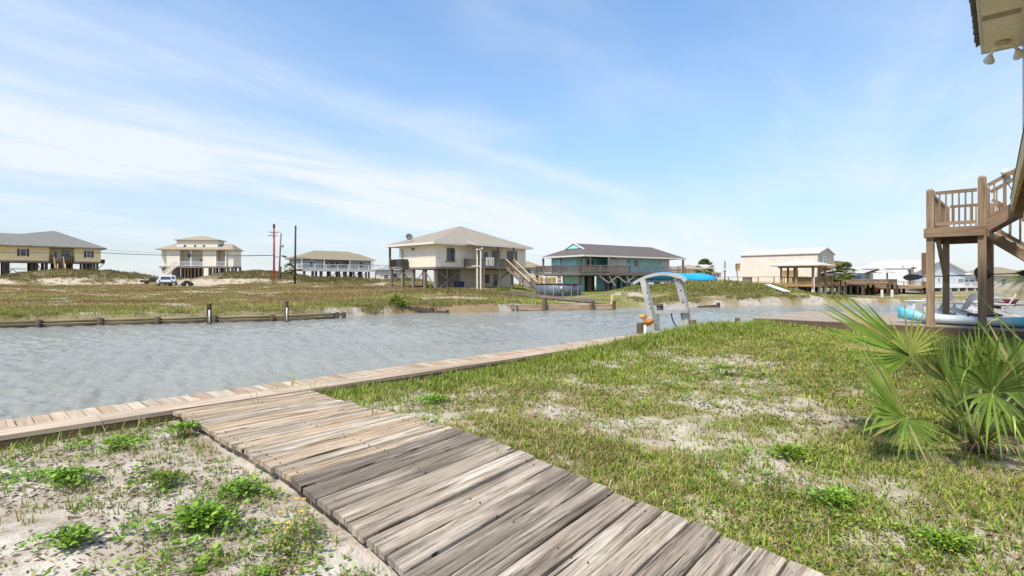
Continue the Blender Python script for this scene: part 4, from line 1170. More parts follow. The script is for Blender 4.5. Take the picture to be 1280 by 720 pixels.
slab(f, h, 'floor_frame', -0.1, AW, -0.1, BD, CF - 0.22, CF, 'greywood')
slab(f, h, 'deck_floor', 3.9, 9.7, -2.2, -0.1, CF - 0.12, CF + 0.02, 'greywood')
slab(f, h, 'deck_floor', 0.0, AW, BD, 9.0, CF - 0.12, CF + 0.02, 'greywood')
railing(f, h, (3.95, -2.15), (8.35, -2.15), CF, 0.95, 'greywood', 0.14, 1.5, 0.1)
railing(f, h, (3.95, -2.15), (3.95, -0.1), CF, 0.95, 'greywood', 0.14, 1.5, 0.1)
railing(f, h, (9.7, -2.15), (9.7, -0.1), CF, 0.95, 'greywood', 0.14, 1.5, 0.1)
railing(f, h, (0.05, BD), (0.05, 8.95), CF, 0.95, 'darkwood', 0.14, 1.5, 0.12)
for a, b in ((3.95, -2.15), (7.2, -2.15), (9.7, -2.15), (0.05, 8.95)):
    mb = MB(); mb.bar(f.p(a, b, CF), f.p(a, b, CE - 0.1), 0.2, 0.2, up=f.u); mb.build('porch_post', M['greywood'], h)
piles(f, h, (0.25, 1.7, 3.4), (0.3, 2.2, 4.4, 6.5), CF - 0.2, 0.3, 'greywood')
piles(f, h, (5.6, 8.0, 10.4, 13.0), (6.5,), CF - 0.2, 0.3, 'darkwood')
piles(f, h, (4.1, 5.0, 7.4, 9.5), (-2.05,), CF - 0.1, 0.24, 'greywood')
piles(f, h, (0.25,), (8.9,), CF - 0.1, 0.24, 'greywood')
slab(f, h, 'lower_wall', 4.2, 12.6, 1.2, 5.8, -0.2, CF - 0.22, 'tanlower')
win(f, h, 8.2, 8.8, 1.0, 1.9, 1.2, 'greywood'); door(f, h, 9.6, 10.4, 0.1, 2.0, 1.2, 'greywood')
brace(f, h, (0.3, 0.15, 0.2), (3.6, 0.15, 2.4)); brace(f, h, (0.3, 0.15, 2.4), (2.2, 0.15, 1.0))
brace(f, h, (0.15, 0.3, 0.5), (0.15, 2.2, 2.4)); brace(f, h, (0.15, 2.2, 2.4), (0.15, 4.4, 0.6)); brace(f, h, (0.15, 4.4, 0.6), (0.15, 6.5, 2.4)); brace(f, h, (0.15, 6.5, 2.4), (0.15, 8.9, 0.6))
brace(f, h, (9.4, -2.0, 2.4), (8.0, -0.2, 0.8))
stairs(f, h, (8.4, -2.2, CF), (8.4, -5.9, 0.15), (1.2, 0), 13, 'greywood', 'newwood')
ac = MB(); ac.box(f, -1.05, -0.15, 4.9, 5.9, CF + 0.12, CF + 0.92)
o = thing('air_conditioner', 'grey air conditioner unit on a bracket on the beige stilt house side wall', 'air conditioner', f.p(-0.6, 5.4, CF))
ac.build('housing', M['darkmetal'], o)
mb = MB(); mb.box(f, -1.15, -0.01, 4.8, 6.0, CF - 0.02, CF + 0.10); mb.build('shelf', M['greywood'], o)
mb = MB(); mb.tube([f.p(-0.06, 6.15, CF + 0.4), f.p(-0.06, 6.15, CF + 1.9), f.p(-0.06, 6.4, CF + 2.1)], 0.04, 6); mb.build('conduit', M['greywood'], o)
o = thing('satellite_dish', 'round grey satellite dish on a short mast above the beige house eave', 'satellite dish', f.p(-0.5, 5.4, CE))
p = at(511.5, 296, (f.p(-0.5, 5.4, 0)).y)
mb = MB(); mb.tube([f.p(-0.5, 5.4, CE - 0.1), p], 0.035, 6); mb.build('mast', M['metal'], o)
mb = MB(); nrm = Vector((0.45, -0.85, 0.28)).normalized(); s = nrm.cross(Vector((0, 0, 1))).normalized(); t2 = s.cross(nrm)
mb.lathe(p, [(0.0, -0.10), (0.2, -0.08), (0.36, 0.0), (0.38, 0.02), (0.36, 0.02), (0.2, -0.06), (0.0, -0.08)], 18, (s * 1.1, t2, nrm)); mb.build('reflector', plain('dish_grey', (0.16, 0.15, 0.14), 0.5), o)
mb = MB(); mb.tube([p - t2 * 0.3, p + nrm * 0.35 - t2 * 0.1], 0.02, 5); mb.build('arm', M['darkmetal'], o)
p = f.p(4.3, -0.3, 0)
o = thing('bin', 'dark blue storage bin under the beige stilt house', 'bin', (at(574, 0, 60).x, 60, hz(at(574, 0, 60).x, 60)))
c = at(574, 363, 60); c.z = hz(c.x, c.y)
fb = Fr((c.x, c.y), G45, c.z)
mb = MB(); mb.hexa([fb.p(-.42, -.3, 0), fb.p(.42, -.3, 0), fb.p(.42, .3, 0), fb.p(-.42, .3, 0), fb.p(-.47, -.34, .72), fb.p(.47, -.34, .72), fb.p(.47, .34, .72), fb.p(-.47, .34, .72)]); mb.build('tub', M['navy'], o)
mb = MB(); mb.box(fb, -.5, .5, -.37, .37, .725, .82); mb.build('lid', M['navy'], o)
o = thing('lamp_frame', 'pale twin post frame with crossbar and lamps before the beige house', 'post frame', (-3.5, 56, 0))
mb = MB(); zg = hz(-3.5, 56) - 0.3
pA = at(596.5, 311, 56); pB = at(600.8, 311, 55.6)
mb = MB(); mb.bar((pA.x, pA.y, zg), pA, 0.13, 0.13, up=(1, 0, 0)); mb.build('post', M['cream'], o)
mb = MB(); mb.bar((pB.x, pB.y, zg), pB - Vector((0, 0, .2)), 0.14, 0.14, up=(1, 0, 0)); mb.build('post', M['cream'], o)
mb = MB(); q1 = at(589.5, 332.5, 55.9); q2 = at(601, 332.5, 55.9); mb.bar(q1, q2, 0.08, 0.09); mb.build('crossbar', M['cream'], o)
mb = MB(); q1 = at(595.5, 312, 55.9); q2 = at(603.5, 311.5, 55.9); mb.bar(q1, q2, 0.08, 0.07); mb.build('crossbar', M['cream'], o)
for x_, y_ in ((596.5, 312.5), (602.5, 310.8)):
    mb = MB(); c = at(x_, y_, 55.8); mb.lathe(c, [(0.0, -0.12), (0.13, -0.1), (0.11, 0.08), (0.0, 0.12)], 10); mb.build('lamp', M['metal'], o)
o = thing('sign_board', 'pale board hung on the deck railing of the beige house', 'board', f.p(6, -2.3, CF))
mb = MB(); mb.box(f, ta(607.5, -2.25), ta(617.5, -2.25), -2.27, -2.22, CF + 0.16, CF + 1.1); bd = mb.build('panel', M['cream'], o)
mb = MB(); x0 = ta(610, -2.25); mb.box(f, x0, x0 + 0.05, -2.29, -2.275, CF + 0.35, CF + 0.85); mb.box(f, x0, x0 + 0.3, -2.29, -2.275, CF + 0.30, CF + 0.35); mb.box(f, x0 + 0.62, x0 + 0.67, -2.29, -2.275, CF + 0.30, CF + 0.9); mb.build('mark', M['greywood'], bd)

# ---- small houses seen behind
def gable(f, h, a0, a1, b0, b1, zw, ze, zr, wall, roof, over=0.35, along='a', th=0.14, zb=-0.3):
    slab(f, h, 'wall', a0, a1, b0, b1, zw, ze, wall)
    mb = MB()
    if along == 'a':
        m = (b0 + b1) / 2; sl = (zr - ze) / (m - b0); e = ze - over * sl
        for s in (-1, 1):
            bb = b0 - over if s < 0 else b1 + over
            mb.hexa([f.p(a0 - over, bb, e), f.p(a1 + over, bb, e), f.p(a1 + over, m, zr), f.p(a0 - over, m, zr), f.p(a0 - over, bb, e + th), f.p(a1 + over, bb, e + th), f.p(a1 + over, m, zr + th), f.p(a0 - over, m, zr + th)])
        w = MB()
        for a in (a0, a1 - 0.1): w.prism([f.p(a, b0, ze), f.p(a, b1, ze), f.p(a, m, zr)], f.u * 0.1)
    else:
        m = (a0 + a1) / 2; sl = (zr - ze) / (m - a0); e = ze - over * sl
        for s in (-1, 1):
            aa = a0 - over if s < 0 else a1 + over
            mb.hexa([f.p(aa, b0 - over, e), f.p(aa, b1 + over, e), f.p(m, b1 + over, zr), f.p(m, b0 - over, zr), f.p(aa, b0 - over, e + th), f.p(aa, b1 + over, e + th), f.p(m, b1 + over, zr + th), f.p(m, b0 - over, zr + th)])
        w = MB()
        for b in (b0, b1 - 0.1): w.prism([f.p(a0, b, ze), f.p(a1, b, ze), f.p(m, b, zr)], f.v * 0.1)
    w.build('gable_wall', M[wall], h)
    return mb.build('roof', M[roof], h)
Y_ = 92
f2 = Fr((at(474, 0, Y_).x, Y_), (0.94, 0.34), hz(at(474, 0, Y_).x, Y_))
h2 = thing('stilt_house', 'small white house with blue grey roof behind the left end of the beige house', 'house', f2.p(0, 0, 0))
z_ = lambda y: CZ - (y - 350) / FPX * Y_ - f2.z
slab(f2, h2, 'wall', 0, 5.5, 0, 5, z_(352), z_(337), 'creamwall')
mb = MB(); mb.hip(f2, -0.4, 5.9, -0.4, 5.4, z_(337), z_(329), 2.4, 3.4); mb.build('roof', M['blueroof'], h2)
win(f2, h2, 0.8, 1.5, z_(348), z_(344)); win(f2, h2, 2.3, 3.0, z_(347), z_(342))
piles(f2, h2, (0.1, 5.4), (0.1, 4.9), z_(350), 0.25, 'greywood')
Y_ = 88
f2 = Fr((at(656, 0, Y_).x, Y_), (0.96, 0.28), hz(at(656, 0, Y_).x, Y_))
h2 = thing('stilt_house', 'low beige roofed house peeping out between the beige and turquoise houses', 'house', f2.p(0, 0, 0))
z_ = lambda y: CZ - (y - 350) / FPX * Y_ - f2.z
slab(f2, h2, 'wall', -1, 3.2, 0, 5, z_(348), z_(334), 'creamwall')
mb = MB(); mb.hip(f2, -1.3, 3.5, -0.4, 5.4, z_(334), z_(325.5), 0.2, 1.2); mb.build('roof', M['khakiroof'], h2)
win(f2, h2, 0.3, 1.0, z_(342), z_(337)); win(f2, h2, 1.6, 2.3, z_(342), z_(337))
piles(f2, h2, (-0.8, 1.2, 3.0), (0.1, 4.9), z_(347), 0.25, 'greywood')
Y_ = 112
f2 = Fr((at(853, 0, Y_).x, Y_), (0.96, 0.28), hz(at(853, 0, Y_).x, Y_))
h2 = thing('stilt_house', 'pale house with shallow roof right behind the turquoise house', 'house', f2.p(0, 0, 0))
z_ = lambda y: CZ - (y - 350) / FPX * Y_ - f2.z
slab(f2, h2, 'wall', 0, 7.5, 0, 7, z_(349), z_(336), 'creamwall')
mb = MB(); mb.hip(f2, -0.4, 7.6, -0.4, 7.4, z_(336), z_(330.5), 2.6, 4.0); mb.build('roof', M['creamroof'], h2)
railing(f2, h2, (0.1, -1.2), (6.3, -1.2), z_(343.5), z_(336.5) - z_(343.5), 'tanwood', 0.5, 1.2, 0.2)
slab(f2, h2, 'deck_floor', 0, 6.4, -1.3, 0, z_(344.5), z_(343.6), 'tanwood')
piles(f2, h2, (0.2, 3.5, 7.3), (-1.1, 6.8), z_(345), 0.25, 'greywood')
f3 = Fr((at(880, 0, 120).x, 120), (0.96, 0.28), hz(at(880, 0, 120).x, 120))
h3 = thing('stilt_house', 'far cream house low behind the small palm tree', 'house', f3.p(0, 0, 0))
z_ = lambda y: CZ - (y - 350) / FPX * 120 - f3.z
slab(f3, h3, 'wall', 0, 4.4, 0, 5, z_(350), z_(341), 'creamwall')
mb = MB(); mb.hip(f3, -0.3, 4.6, -0.3, 5.3, z_(341), z_(336.5), 0.8, 2.2); mb.build('roof', M['creamroof'], h3)
win(f3, h3, 2.4, 3.0, z_(346), z_(342.6)); win(f3, h3, 3.3, 3.9, z_(346), z_(342.6))
piles(f3, h3, (0.2, 4.2), (0.2, 4.8), z_(349), 0.25, 'greywood')

# ---- turquoise house
f = Fr((9.53, 72.0), (0.819, 0.574), 0.0)
h = thing('stilt_house', 'turquoise stilt house with dark gablet roof and wraparound deck', 'house', f.p(10, 4, -0.3))
CE, CF = 4.64, 2.27
a0, a1, b0, b1 = 2.6, 19.6, 1.9, 8.4
slab(f, h, 'wall', a0 + 5.4, a1, b0, b1, CF, CE - 0.1, 'tealwall')
slab(f, h, 'wall', a0 - 1.3, a0 - 0.2, b0 + 1.2, b1, CF, CE - 0.1, 'tealwall')
slab(f, h, 'wall', a0 - 0.2, a0 + 5.4, b0 + 2.2, b1, CF, CE - 0.1, 'tealwall')
mb = MB(); zg, zr = CE, 6.5; A1, B1 = 21.3, 9.27; ra0, ra1, rb = 2.6, 18.6, 4.63
# roof with a gablet at the left end
P = [f.p(0, 0, zg - .16), f.p(A1, 0, zg - .16), f.p(A1, B1, zg - .16), f.p(0, B1, zg - .16), f.p(0, 0, zg), f.p(A1, 0, zg), f.p(A1, B1, zg), f.p(0, B1, zg)]
gz = zg + (zr - zg) * 0.56; gf = 0.56 * rb
P += [f.p(ra0 - 0.3, rb, zr), f.p(ra1, rb, zr), f.p(ra0 - 0.3, gf, gz), f.p(ra0 - 0.3, B1 - gf, gz)]
mb.poly(P, [(0, 3, 2, 1), (0, 1, 5, 4), (1, 2, 6, 5), (2, 3, 7, 6), (3, 0, 4, 7), (4, 5, 9, 8, 10), (5, 6, 9), (6, 7, 11, 8, 9), (7, 4, 10, 11), (8, 11, 10)])
rf = mb.build('roof', M['tealroof'], h)
mb = MB(); mb.prism([f.p(ra0 - 0.36, gf + 0.35, gz + 0.06), f.p(ra0 - 0.36, B1 - gf - 0.35, gz + 0.06), f.p(ra0 - 0.36, rb, zr - 0.22)], f.u * 0.05); mb.build('gablet', M['tealwall'], rf)
mb = MB()
for s in (gf, B1 - gf): mb.bar(f.p(ra0 - 0.42, s - (0.3 if s < rb else -0.3), gz - 0.12), f.p(ra0 - 0.42, rb, zr + 0.05), 0.08, 0.18)
mb.build('gablet_trim', M['white'], rf)
mb = MB(); mb.box(f, -0.04, A1 + 0.04, -0.05, -0.005, zg - 0.2, zg + 0.02); mb.box(f, -0.05, -0.005, -0.0, B1, zg - 0.2, zg + 0.02); mb.build('fascia', M['cream'], h)
FB = b0
for p0, p1, nm in ((739, 745.5, 'p'),):
    slab(f, h, 'corner_board', f.t(737, FB) , f.t(738.5, FB), FB - 0.06, FB - 0.01, CF, CE - 0.12, 'white')
for p0, p1 in ((759.5, 771), (771.6, 782.5), (826.5, 836.5)):
    slab(f, h, 'sliding_door', f.t(p0, FB), f.t(p1, FB), FB - 0.05, FB - 0.01, CF + 0.05, CE - 0.3, 'door')
win(f, h, f.t(793, FB), f.t(797, FB), CF + 1.1, CE - 0.45, FB)
win(f, h, f.t(784.5, FB), f.t(787, FB), CF + 1.5, CE - 0.4, FB, 'tealwall', False)
FB2 = b0 + 2.2
door(f, h, f.t(722, FB2), f.t(727, FB2), CF, CE - 0.4, FB2); win(f, h, f.t(734, FB2), f.t(741, FB2), CF + 0.3, CE - 0.5, FB2)
# deck and rails
slab(f, h, 'deck_floor', -0.9, A1 - 0.3, -0.25, b0 + 2.2, CF - 0.16, CF - 0.02, 'greywood')
slab(f, h, 'deck_floor', -0.9, a0 - 1.3, b0 + 2.21, 9.5, CF - 0.16, CF - 0.02, 'greywood')
slab(f, h, 'deck_rim', -0.95, A1 - 0.25, -0.33, -0.26, CF - 0.34, CF - 0.0, 'greywood')
slab(f, h, 'deck_rim', -0.97, -0.91, -0.3, 9.5, CF - 0.34, CF - 0.0, 'greywood')
railing(f, h, (-0.85, -0.2), (8.5, -0.2), CF, 1.0, 'greywood', 0.2, 1.6, 0.12)
railing(f, h, (8.5, -0.2), (A1 - 0.4, -0.2), CF, 1.0, 'greywood', 0.35, 1.6, 0.03)
railing(f, h, (-0.85, -0.2), (-0.85, 9.4), CF, 1.0, 'greywood', 0.2, 1.6, 0.12)
for a, b in ((0.25, 0.25), (4.5, -0.15), (0.25, 5.2), (A1 - 0.5, 0.2), (0.25, 9.0)):
    mb = MB(); mb.bar(f.p(a, b, CF), f.p(a, b, CE - 0.15), 0.22, 0.22, up=f.u); mb.build('porch_post', M['greywood'], h)
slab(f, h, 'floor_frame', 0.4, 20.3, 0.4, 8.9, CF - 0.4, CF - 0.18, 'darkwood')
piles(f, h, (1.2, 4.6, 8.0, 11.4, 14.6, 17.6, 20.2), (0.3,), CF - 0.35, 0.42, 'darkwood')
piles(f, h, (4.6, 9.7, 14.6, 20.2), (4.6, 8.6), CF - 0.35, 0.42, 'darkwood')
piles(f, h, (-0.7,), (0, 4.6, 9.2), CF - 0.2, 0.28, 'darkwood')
for a in (4.6, 8.0):
    for s in (-1, 1):
        brace(f, h, (a + 0.1 * s, 0.05, 0.95), (a + 1.7 * s, 0.05, 1.85), 0.16, 'cream'); brace(f, h, (a + 0.1 * s, 0.05, 1.85), (a + 1.7 * s, 0.05, 0.95) if False else (a + 1.2 * s, 0.05, 0.55), 0.16, 'cream') if s > 0 else None
slab(f, h, 'lower_wall', a0 - 1.4, a0 - 0.3, 2.4, 6.5, -0.5, CF - 0.42, 'tealwall')
slab(f, h, 'lower_wall', 9.5, 12.9, 4.0, 7.6, -0.5, CF - 0.42, 'tealwall')
slab(f, h, 'lower_wall', 13.6, 15.6, 4.0, 7.6, -0.5, CF - 0.42, 'tealwall')
door(f, h, 10.2, 11.0, -0.3, 1.6, 4.0, 'tealroof'); door(f, h, 11.6, 12.3, -0.3, 1.6, 4.0, 'tealwall')
o = thing('appliance', 'white box appliance standing under the turquoise house', 'appliance', f.p(12, 1.6, -0.4))
mb = MB(); p = f.t(783.5, 1.6); mb.box(f, p, p + 1.0, 1.5, 2.1, -0.45, 0.30); b_o = mb.build('cabinet', M['door'], o); mb = MB(); mb.box(f, p + 0.1, p + 0.9, 1.46, 1.495, 0.05, 0.22); mb.build('panel', M['greywood'], b_o)

# ---- pool, fence
pc_ = at(698, 370, 55); pc_.z = hz(pc_.x, pc_.y)
o = thing('swimming_pool', 'round grey above-ground pool on the lawn between the two houses', 'pool', pc_)
mb = MB(); rp = 2.27; mb.lathe(pc_ - Vector((0, 0, .1)), [(rp, 0), (rp, 1.27), (rp - 0.12, 1.27), (rp - 0.14, 1.1), (0.0, 1.1)], 40)
m, t, bs = newmat('pool_wall', 0.5, 0, 0.4)
tc = t.node('ShaderNodeTexCoord').outputs['Object']
t.link(t.ramp(t.noise(t.mapping(tc, (6, 6, 0.6)), 1.0, 4), [(0.3, (0.075, 0.085, 0.10)), (0.7, (0.15, 0.165, 0.19))]), bs.inputs['Base Color'])
mb.build('wall', m, o)
mb = MB(); mb.lathe(pc_ - Vector((0, 0, .1)), [(rp + 0.05, 1.24), (rp + 0.06, 1.31), (rp - 0.16, 1.31), (rp - 0.16, 1.275)], 40); mb.build('rim', M['darkmetal'], o)
for k in range(16):
    a = 2 * math.pi * k / 16 + 0.1; c = pc_ + Vector((math.cos(a) * (rp + 0.04), math.sin(a) * (rp + 0.04), -0.1)); mb = MB(); mb.bar(c, c + Vector((0, 0, 1.24)), 0.06, 0.05, up=(math.cos(a), math.sin(a), 0)); mb.build('upright', M['metal'], o)
mb = MB(); c = pc_ + Vector((0.1, -rp - 0.05, 0.75)); mb.lathe(c, [(0.0, 0), (0.16, 0.0), (0.16, 0.06), (0.0, 0.06)], 8, ((1, 0, 0), (0, 0, 1.4), (0, -1, 0))); mb.build('skimmer', M['metal'], o)
o = thing('pool_ladder', 'white A-frame ladder standing at the back of the round pool', 'ladder', pc_ + Vector((0.2, 2.4, 0)))
for dy in (-0.35, 0.35):
    for dx in (-0.25, 0.25):
        mb = MB(); mb.tube([pc_ + Vector((0.3 + dx * 1.4, 2.4 + dy, 0)), pc_ + Vector((0.3 + dx, 2.4 + dy * 0.15, 1.95))], 0.045, 6); mb.build('rail', M['white'], o)
mb = MB()
for k in range(5): mb.bar(pc_ + Vector((-0.02, 2.4 - 0.3 + 0.05 * k, 0.3 + 0.33 * k)), pc_ + Vector((0.62, 2.4 - 0.3 + 0.05 * k, 0.3 + 0.33 * k)), 0.12, 0.04)
mb.build('step', M['white'], o)
o = thing('board_fence', 'tan board fence behind the pool beside the beige house stairs', 'fence', at(682, 357, 67))
ff = Fr((at(666, 0, 67).x, 67), (1, 0.05), 0)
mb = MB(); x = 0.0; rr = random.Random(2)
while x < 3.4:
    hh = 1.62 + rr.uniform(-.04, .04)
    if not (0.55 < x < 0.75 or 1.25 < x < 1.4 or 2.0 < x < 2.1):
        mb.box(ff, x, x + 0.155, 0, 0.03, -0.5, hh)
    x += 0.165
mb.box(ff, 0, 3.4, 0.035, 0.09, 0.1, 0.22); mb.box(ff, 0, 3.4, 0.035, 0.09, 1.25, 1.37); mb.build('board_panel', M['tanwood'], o)
for x in (0, 1.7, 3.4): mb = MB(); mb.box(ff, x - 0.06, x + 0.06, 0.095, 0.22, -0.5, 1.75); mb.build('post', M['tanwood'], o)

# ---- bulkheads, old docks, posts along the far bank
bk = thing('bulkhead', 'tan plank canal bulkhead with short posts in front of the turquoise house', 'bulkhead', at(705, 386, 38))
P0b, P1b = at(641, 384, 36.2), at(767, 384, 37.9)
P0b.z = P1b.z = 0
nb = 3
for k in range(nb):
    a = P0b.lerp(P1b, k / nb); b2 = P0b.lerp(P1b, (k + 0.995) / nb)
    for zc_, hh in ((-0.49, 0.15), (-0.64, 0.15)):
        mb = MB(); mb.bar(a + Vector((0, 0, zc_)), b2 + Vector((0, 0, zc_)), 0.09, hh - 0.008); mb.build('plank', M['bulkwood'], bk)
    mb = MB(); mb.bar(a + Vector((0, .1, -0.40)), b2 + Vector((0, .1, -0.40)), 0.3, 0.045); mb.build('cap_board', M['bulkwood'], bk)
    mb = MB(); mb.bar(a + Vector((0, 0, -0.85)), b2 + Vector((0, 0, -0.85)), 0.08, 0.24); mb.build('plank', M['darkwood'], bk)
def farpost(px_, y0, Yd, w, label, mat='piling', group=None, sleeve=False, lean=0.0, name='mooring_post'):
    p = at(px_, y0, Yd); o = thing(name, label, 'post', (p.x, p.y, -1.0), group)
    mb = MB(); mb.tube([(p.x - lean, p.y, -1.3), (p.x, p.y, p.z)], w, 8, smooth=False); mb.build('shaft', M[mat], o)
    if sleeve:
        mb = MB(); zt = p.z - 0.32 * (p.z + 0.75); mb.tube([(p.x + w * 0.5, p.y - w * 0.75, -0.72), (p.x + w * 0.5, p.y - w * 0.75, zt)], w * 0.33, 8); mb.build('sleeve', M['white'], o)
    return o
farpost(681, 372, 36.6, 0.17, 'dark post at the left end of the plank bulkhead')
farpost(740.5, 376, 37.3, 0.14, 'dark post in front of the middle of the plank bulkhead')
farpost(767.5, 376, 37.7, 0.12, 'short dark post at the right end of the plank bulkhead')
farpost(765.3, 368.5, 38.0, 0.11, 'tall tan post at the right end of the plank bulkhead', 'newwood')
farpost(261.5, 379.5, 25.6, 0.105, 'grey post with white sleeve standing in the canal, nearer the left houses', 'piling', None, True)
farpost(358, 376.5, 26.9, 0.105, 'grey post with white sleeve standing in the canal near the broken bulkhead end', 'piling', None, True)
od = thing('old_dock', 'grey old dock with a row of short piles below the beige house', 'dock', at(638, 384, 36))
A_, B_ = at(613, 379.5, 37.2), at(646, 382.5, 36.1)
mb = MB(); mb.bar(A_, B_, 0.5, 0.08); mb.bar(A_ + Vector((0, -.3, -.12)), B_ + Vector((0, -.3, -.12)), 0.06, 0.2); mb.build('planking', M['greywood'], od)
for k in range(8):
    p = A_.lerp(B_, (k + 0.6) / 8); mb = MB(); mb.tube([(p.x, p.y - 0.3, -1.2), (p.x, p.y - 0.3, p.z - 0.1)], 0.085, 7); mb.build('pile', M['greywood'], od)
wk = thing('garden_walkway', 'thin plank walkway crossing the lawn from the pool to the bulkhead', 'walkway', at(720, 376, 42))
pts = [at(634, 369.0, 46.5), at(670, 370.2, 45.5), at(700, 372.6, 44), at(724, 376.0, 42), at(750, 381, 39.4)]
mb = MB()
for p, q in zip(pts[:-1], pts[1:]):
    d = (q - p); n = int(d.length / 0.18)
    for i in range(n):
        c = p.lerp(q, (i + .5) / n); c.z = hz(c.x, c.y) + 0.28; s = Vector((-d.y, d.x, 0)).normalized() * 0.5
        mb.bar(c - s, c + s, 0.165, 0.05)
    p2, q2 = p.copy(), q.copy(); p2.z = hz(p.x, p.y) + 0.2; q2.z = hz(q.x, q.y) + 0.2
    s = Vector((-d.y, d.x, 0)).normalized() * 0.48
    if s.y > 0: s = -s
    mb.bar(p2 + s, q2 + s, 0.06, 0.18)
mb.build('planking', M['greywood'], wk)
# log bulkhead on the left
lg = thing('log_bulkhead', 'mossy horizontal log bulkhead along the left far bank', 'bulkhead', at(150, 404, 25))
LP = [at(-60, 408.5, 23.3), at(60, 405.2, 24.2), at(135, 402.6, 25.2), at(205, 401.0, 25.9), at(275, 398.8, 26.9), at(345, 397.0, 27.6), at(425, 393.3, 29.6)]
for k, (p, q) in enumerate(zip(LP[:-1], LP[1:])):
    mb = MB()
    p = p.copy(); q = q.copy(); zt = -0.53; p.z = q.z = zt; p.y -= 0.38; q.y -= 0.38
    mb.tube([p, p.lerp(q, .5) + Vector((0, 0, 0.02)), q + (q - p) * 0.02], [0.075, 0.08, 0.07], 8); mb.build('log', M['logwood'], lg)
    mb = MB(); mb.tube([p + Vector((0, -.03, -.2)), q + Vector((0, -.03, -.2))], 0.10, 8); mb.build('log', M['darkwood'], lg)
    mb = MB(); mb.tube([(q.x, q.y - 0.12, -1.2), (q.x + 0.02, q.y - 0.12, -0.42)], 0.11, 8); mb.build('pile', M['darkwood'], lg)
for (x0, y0, x1, y1, Yd, lb) in ((511, 385.5, 541, 388.5, 34.2, 'broken dark timber frame half buried in the sandy bank below the beige house'), (545, 390.2, 560, 391.5, 33.7, 'low dark timber lying at the waterline below the beige house'), (872, 384.5, 899, 382.5, 41.0, 'dark timber beam lying at the waterline below the grassy dune')):
    o = thing('old_timber', lb, 'timber', at(x0, y0, Yd))
    mb = MB(); mb.bar(at(x0, y0, Yd), at(x1, y1, Yd), 0.25, 0.22); mb.build('beam', M['darkwood'], o)
    mb = MB()
    mb.bar(at(x1 - 1, y1 - 4, Yd), at(x1 - 1, y1 + 4, Yd), 0.2, 0.2, up=(1, 0, 0)); mb.build('stump', M['darkwood'], o)
o = thing('old_timber', 'dark rotten stump at the end of the log bulkhead', 'timber', at(428, 392, 29.5))
mb = MB(); p = at(429, 392, 29.6); mb.tube([(p.x, p.y, -1.2), (p.x + .05, p.y, p.z + 0.08)], [0.14, 0.1], 7); mb.bar(p + Vector((-.55, 0, -.1)), p + Vector((.05, 0, -.02)), 0.15, 0.14); mb.build('stump', M['darkwood'], o)

# ---- yellow house far left
f = Fr((-84.7, 90.0), G45, 0.0)
h = thing('stilt_house', 'yellow stilt house with grey roof and dark shutters at the far left', 'house', f.p(7, 4, 2))
CF, CE = 4.62, 7.05
t_ = lambda x: f.t(x)
AE = t_(126); D = 7.6
slab(f, h, 'wall', -9, t_(61.5), 0, D, CF, CE, 'yellowwall'); slab(f, h, 'wall', t_(92.5), AE, 0, D, CF, CE, 'yellowwall'); slab(f, h, 'wall', t_(61.5) - .0, t_(92.5), 1.6, D, CF, CE - .01, 'yellowwall')
mb = MB(); mb.hip(f, -8.0, AE + 0.8, -0.7, D + 0.7, CE + 0.08, 10.1, 6.9, 7.4, None, 0.2); rf = mb.build('roof', M['greyroof'], h)
mb = MB(); mb.hip(f, -10, 5.2, -0.72, D + 0.75, CE + 0.081, 9.35, -6, 3.2, None, 0.2); mb.build('roof', M['greyroof'], h)
mb = MB(); mb.box(f, -10, AE + 0.8, -0.78, -0.73, CE - 0.12, CE + 0.06); mb.build('fascia', M['greywood'], h)
win(f, h, t_(25.5), t_(32.5), CF + 0.75, CF + 1.9, 0, 'white', True, 'darkwood'); win(f, h, t_(108.5), t_(113.5), CF + 0.75, CF + 1.9, 0, 'white', True, 'darkwood')
door(f, h, t_(68), t_(73), CF, CF + 1.95, 1.6, 'door'); win(f, h, t_(78), t_(82.5), CF + 0.9, CF + 1.9, 1.6); win(f, h, t_(83.5), t_(88), CF + 0.9, CF + 1.9, 1.6)
slab(f, h, 'floor_frame', -9, AE, 0.02, D, CF - 0.3, CF - .005, 'greywood')
railing(f, h, (t_(78), -0.1), (t_(92), -0.1), CF, 0.9, 'darkwood', 0.2, 1.0, 0.1); railing(f, h, (t_(62), -0.1), (t_(66.5), -0.1), CF, 0.9, 'darkwood', 0.2, 1.0, 0.1)
slab(f, h, 'deck_floor', t_(61.5), t_(92.5), -0.2, 1.6, CF - 0.2, CF + .01, 'darkwood')
stairs(f, h, (t_(67), -0.2, CF), (t_(67) - 0.1, -4.0, 2.4), (1.25, 0), 10, 'tanwood', 'tanwood')
piles(f, h, (-8, -3.5, 0.5, t_(10), t_(40), t_(46), t_(58)), (0.3, 7.0), CF - 0.28, 0.42, 'darkwood')
piles(f, h, (t_(70), t_(80), t_(90), t_(108), t_(113), t_(118), t_(122)), (0.4, 3.5, 7.0), CF - 0.28, 0.32, 'darkwood')
brace(f, h, (t_(46), 0.2, CF - .3), (t_(53), 0.2, 2.6)); 
slab(f, h, 'service_platform', AE + 0.05, AE + 0.9, 2, 4.5, CF - 0.2, CF + 0.5, 'darkwood'); brace(f, h, (AE + 0.8, 2.1, CF - .2), (AE - 0.1, 2.1, CF - 1.2))
o = thing('garden_swing', 'dark swing bench frame under the yellow house', 'swing', f.p(t_(18), 3.5, 2))
mb = MB(); a_0, a_1 = t_(11.5), t_(35); mb.box(f, a_0, a_1, 3.5, 3.6, CF - 1.45, CF - 1.35); mb.build('beam', M['darkwood'], o)
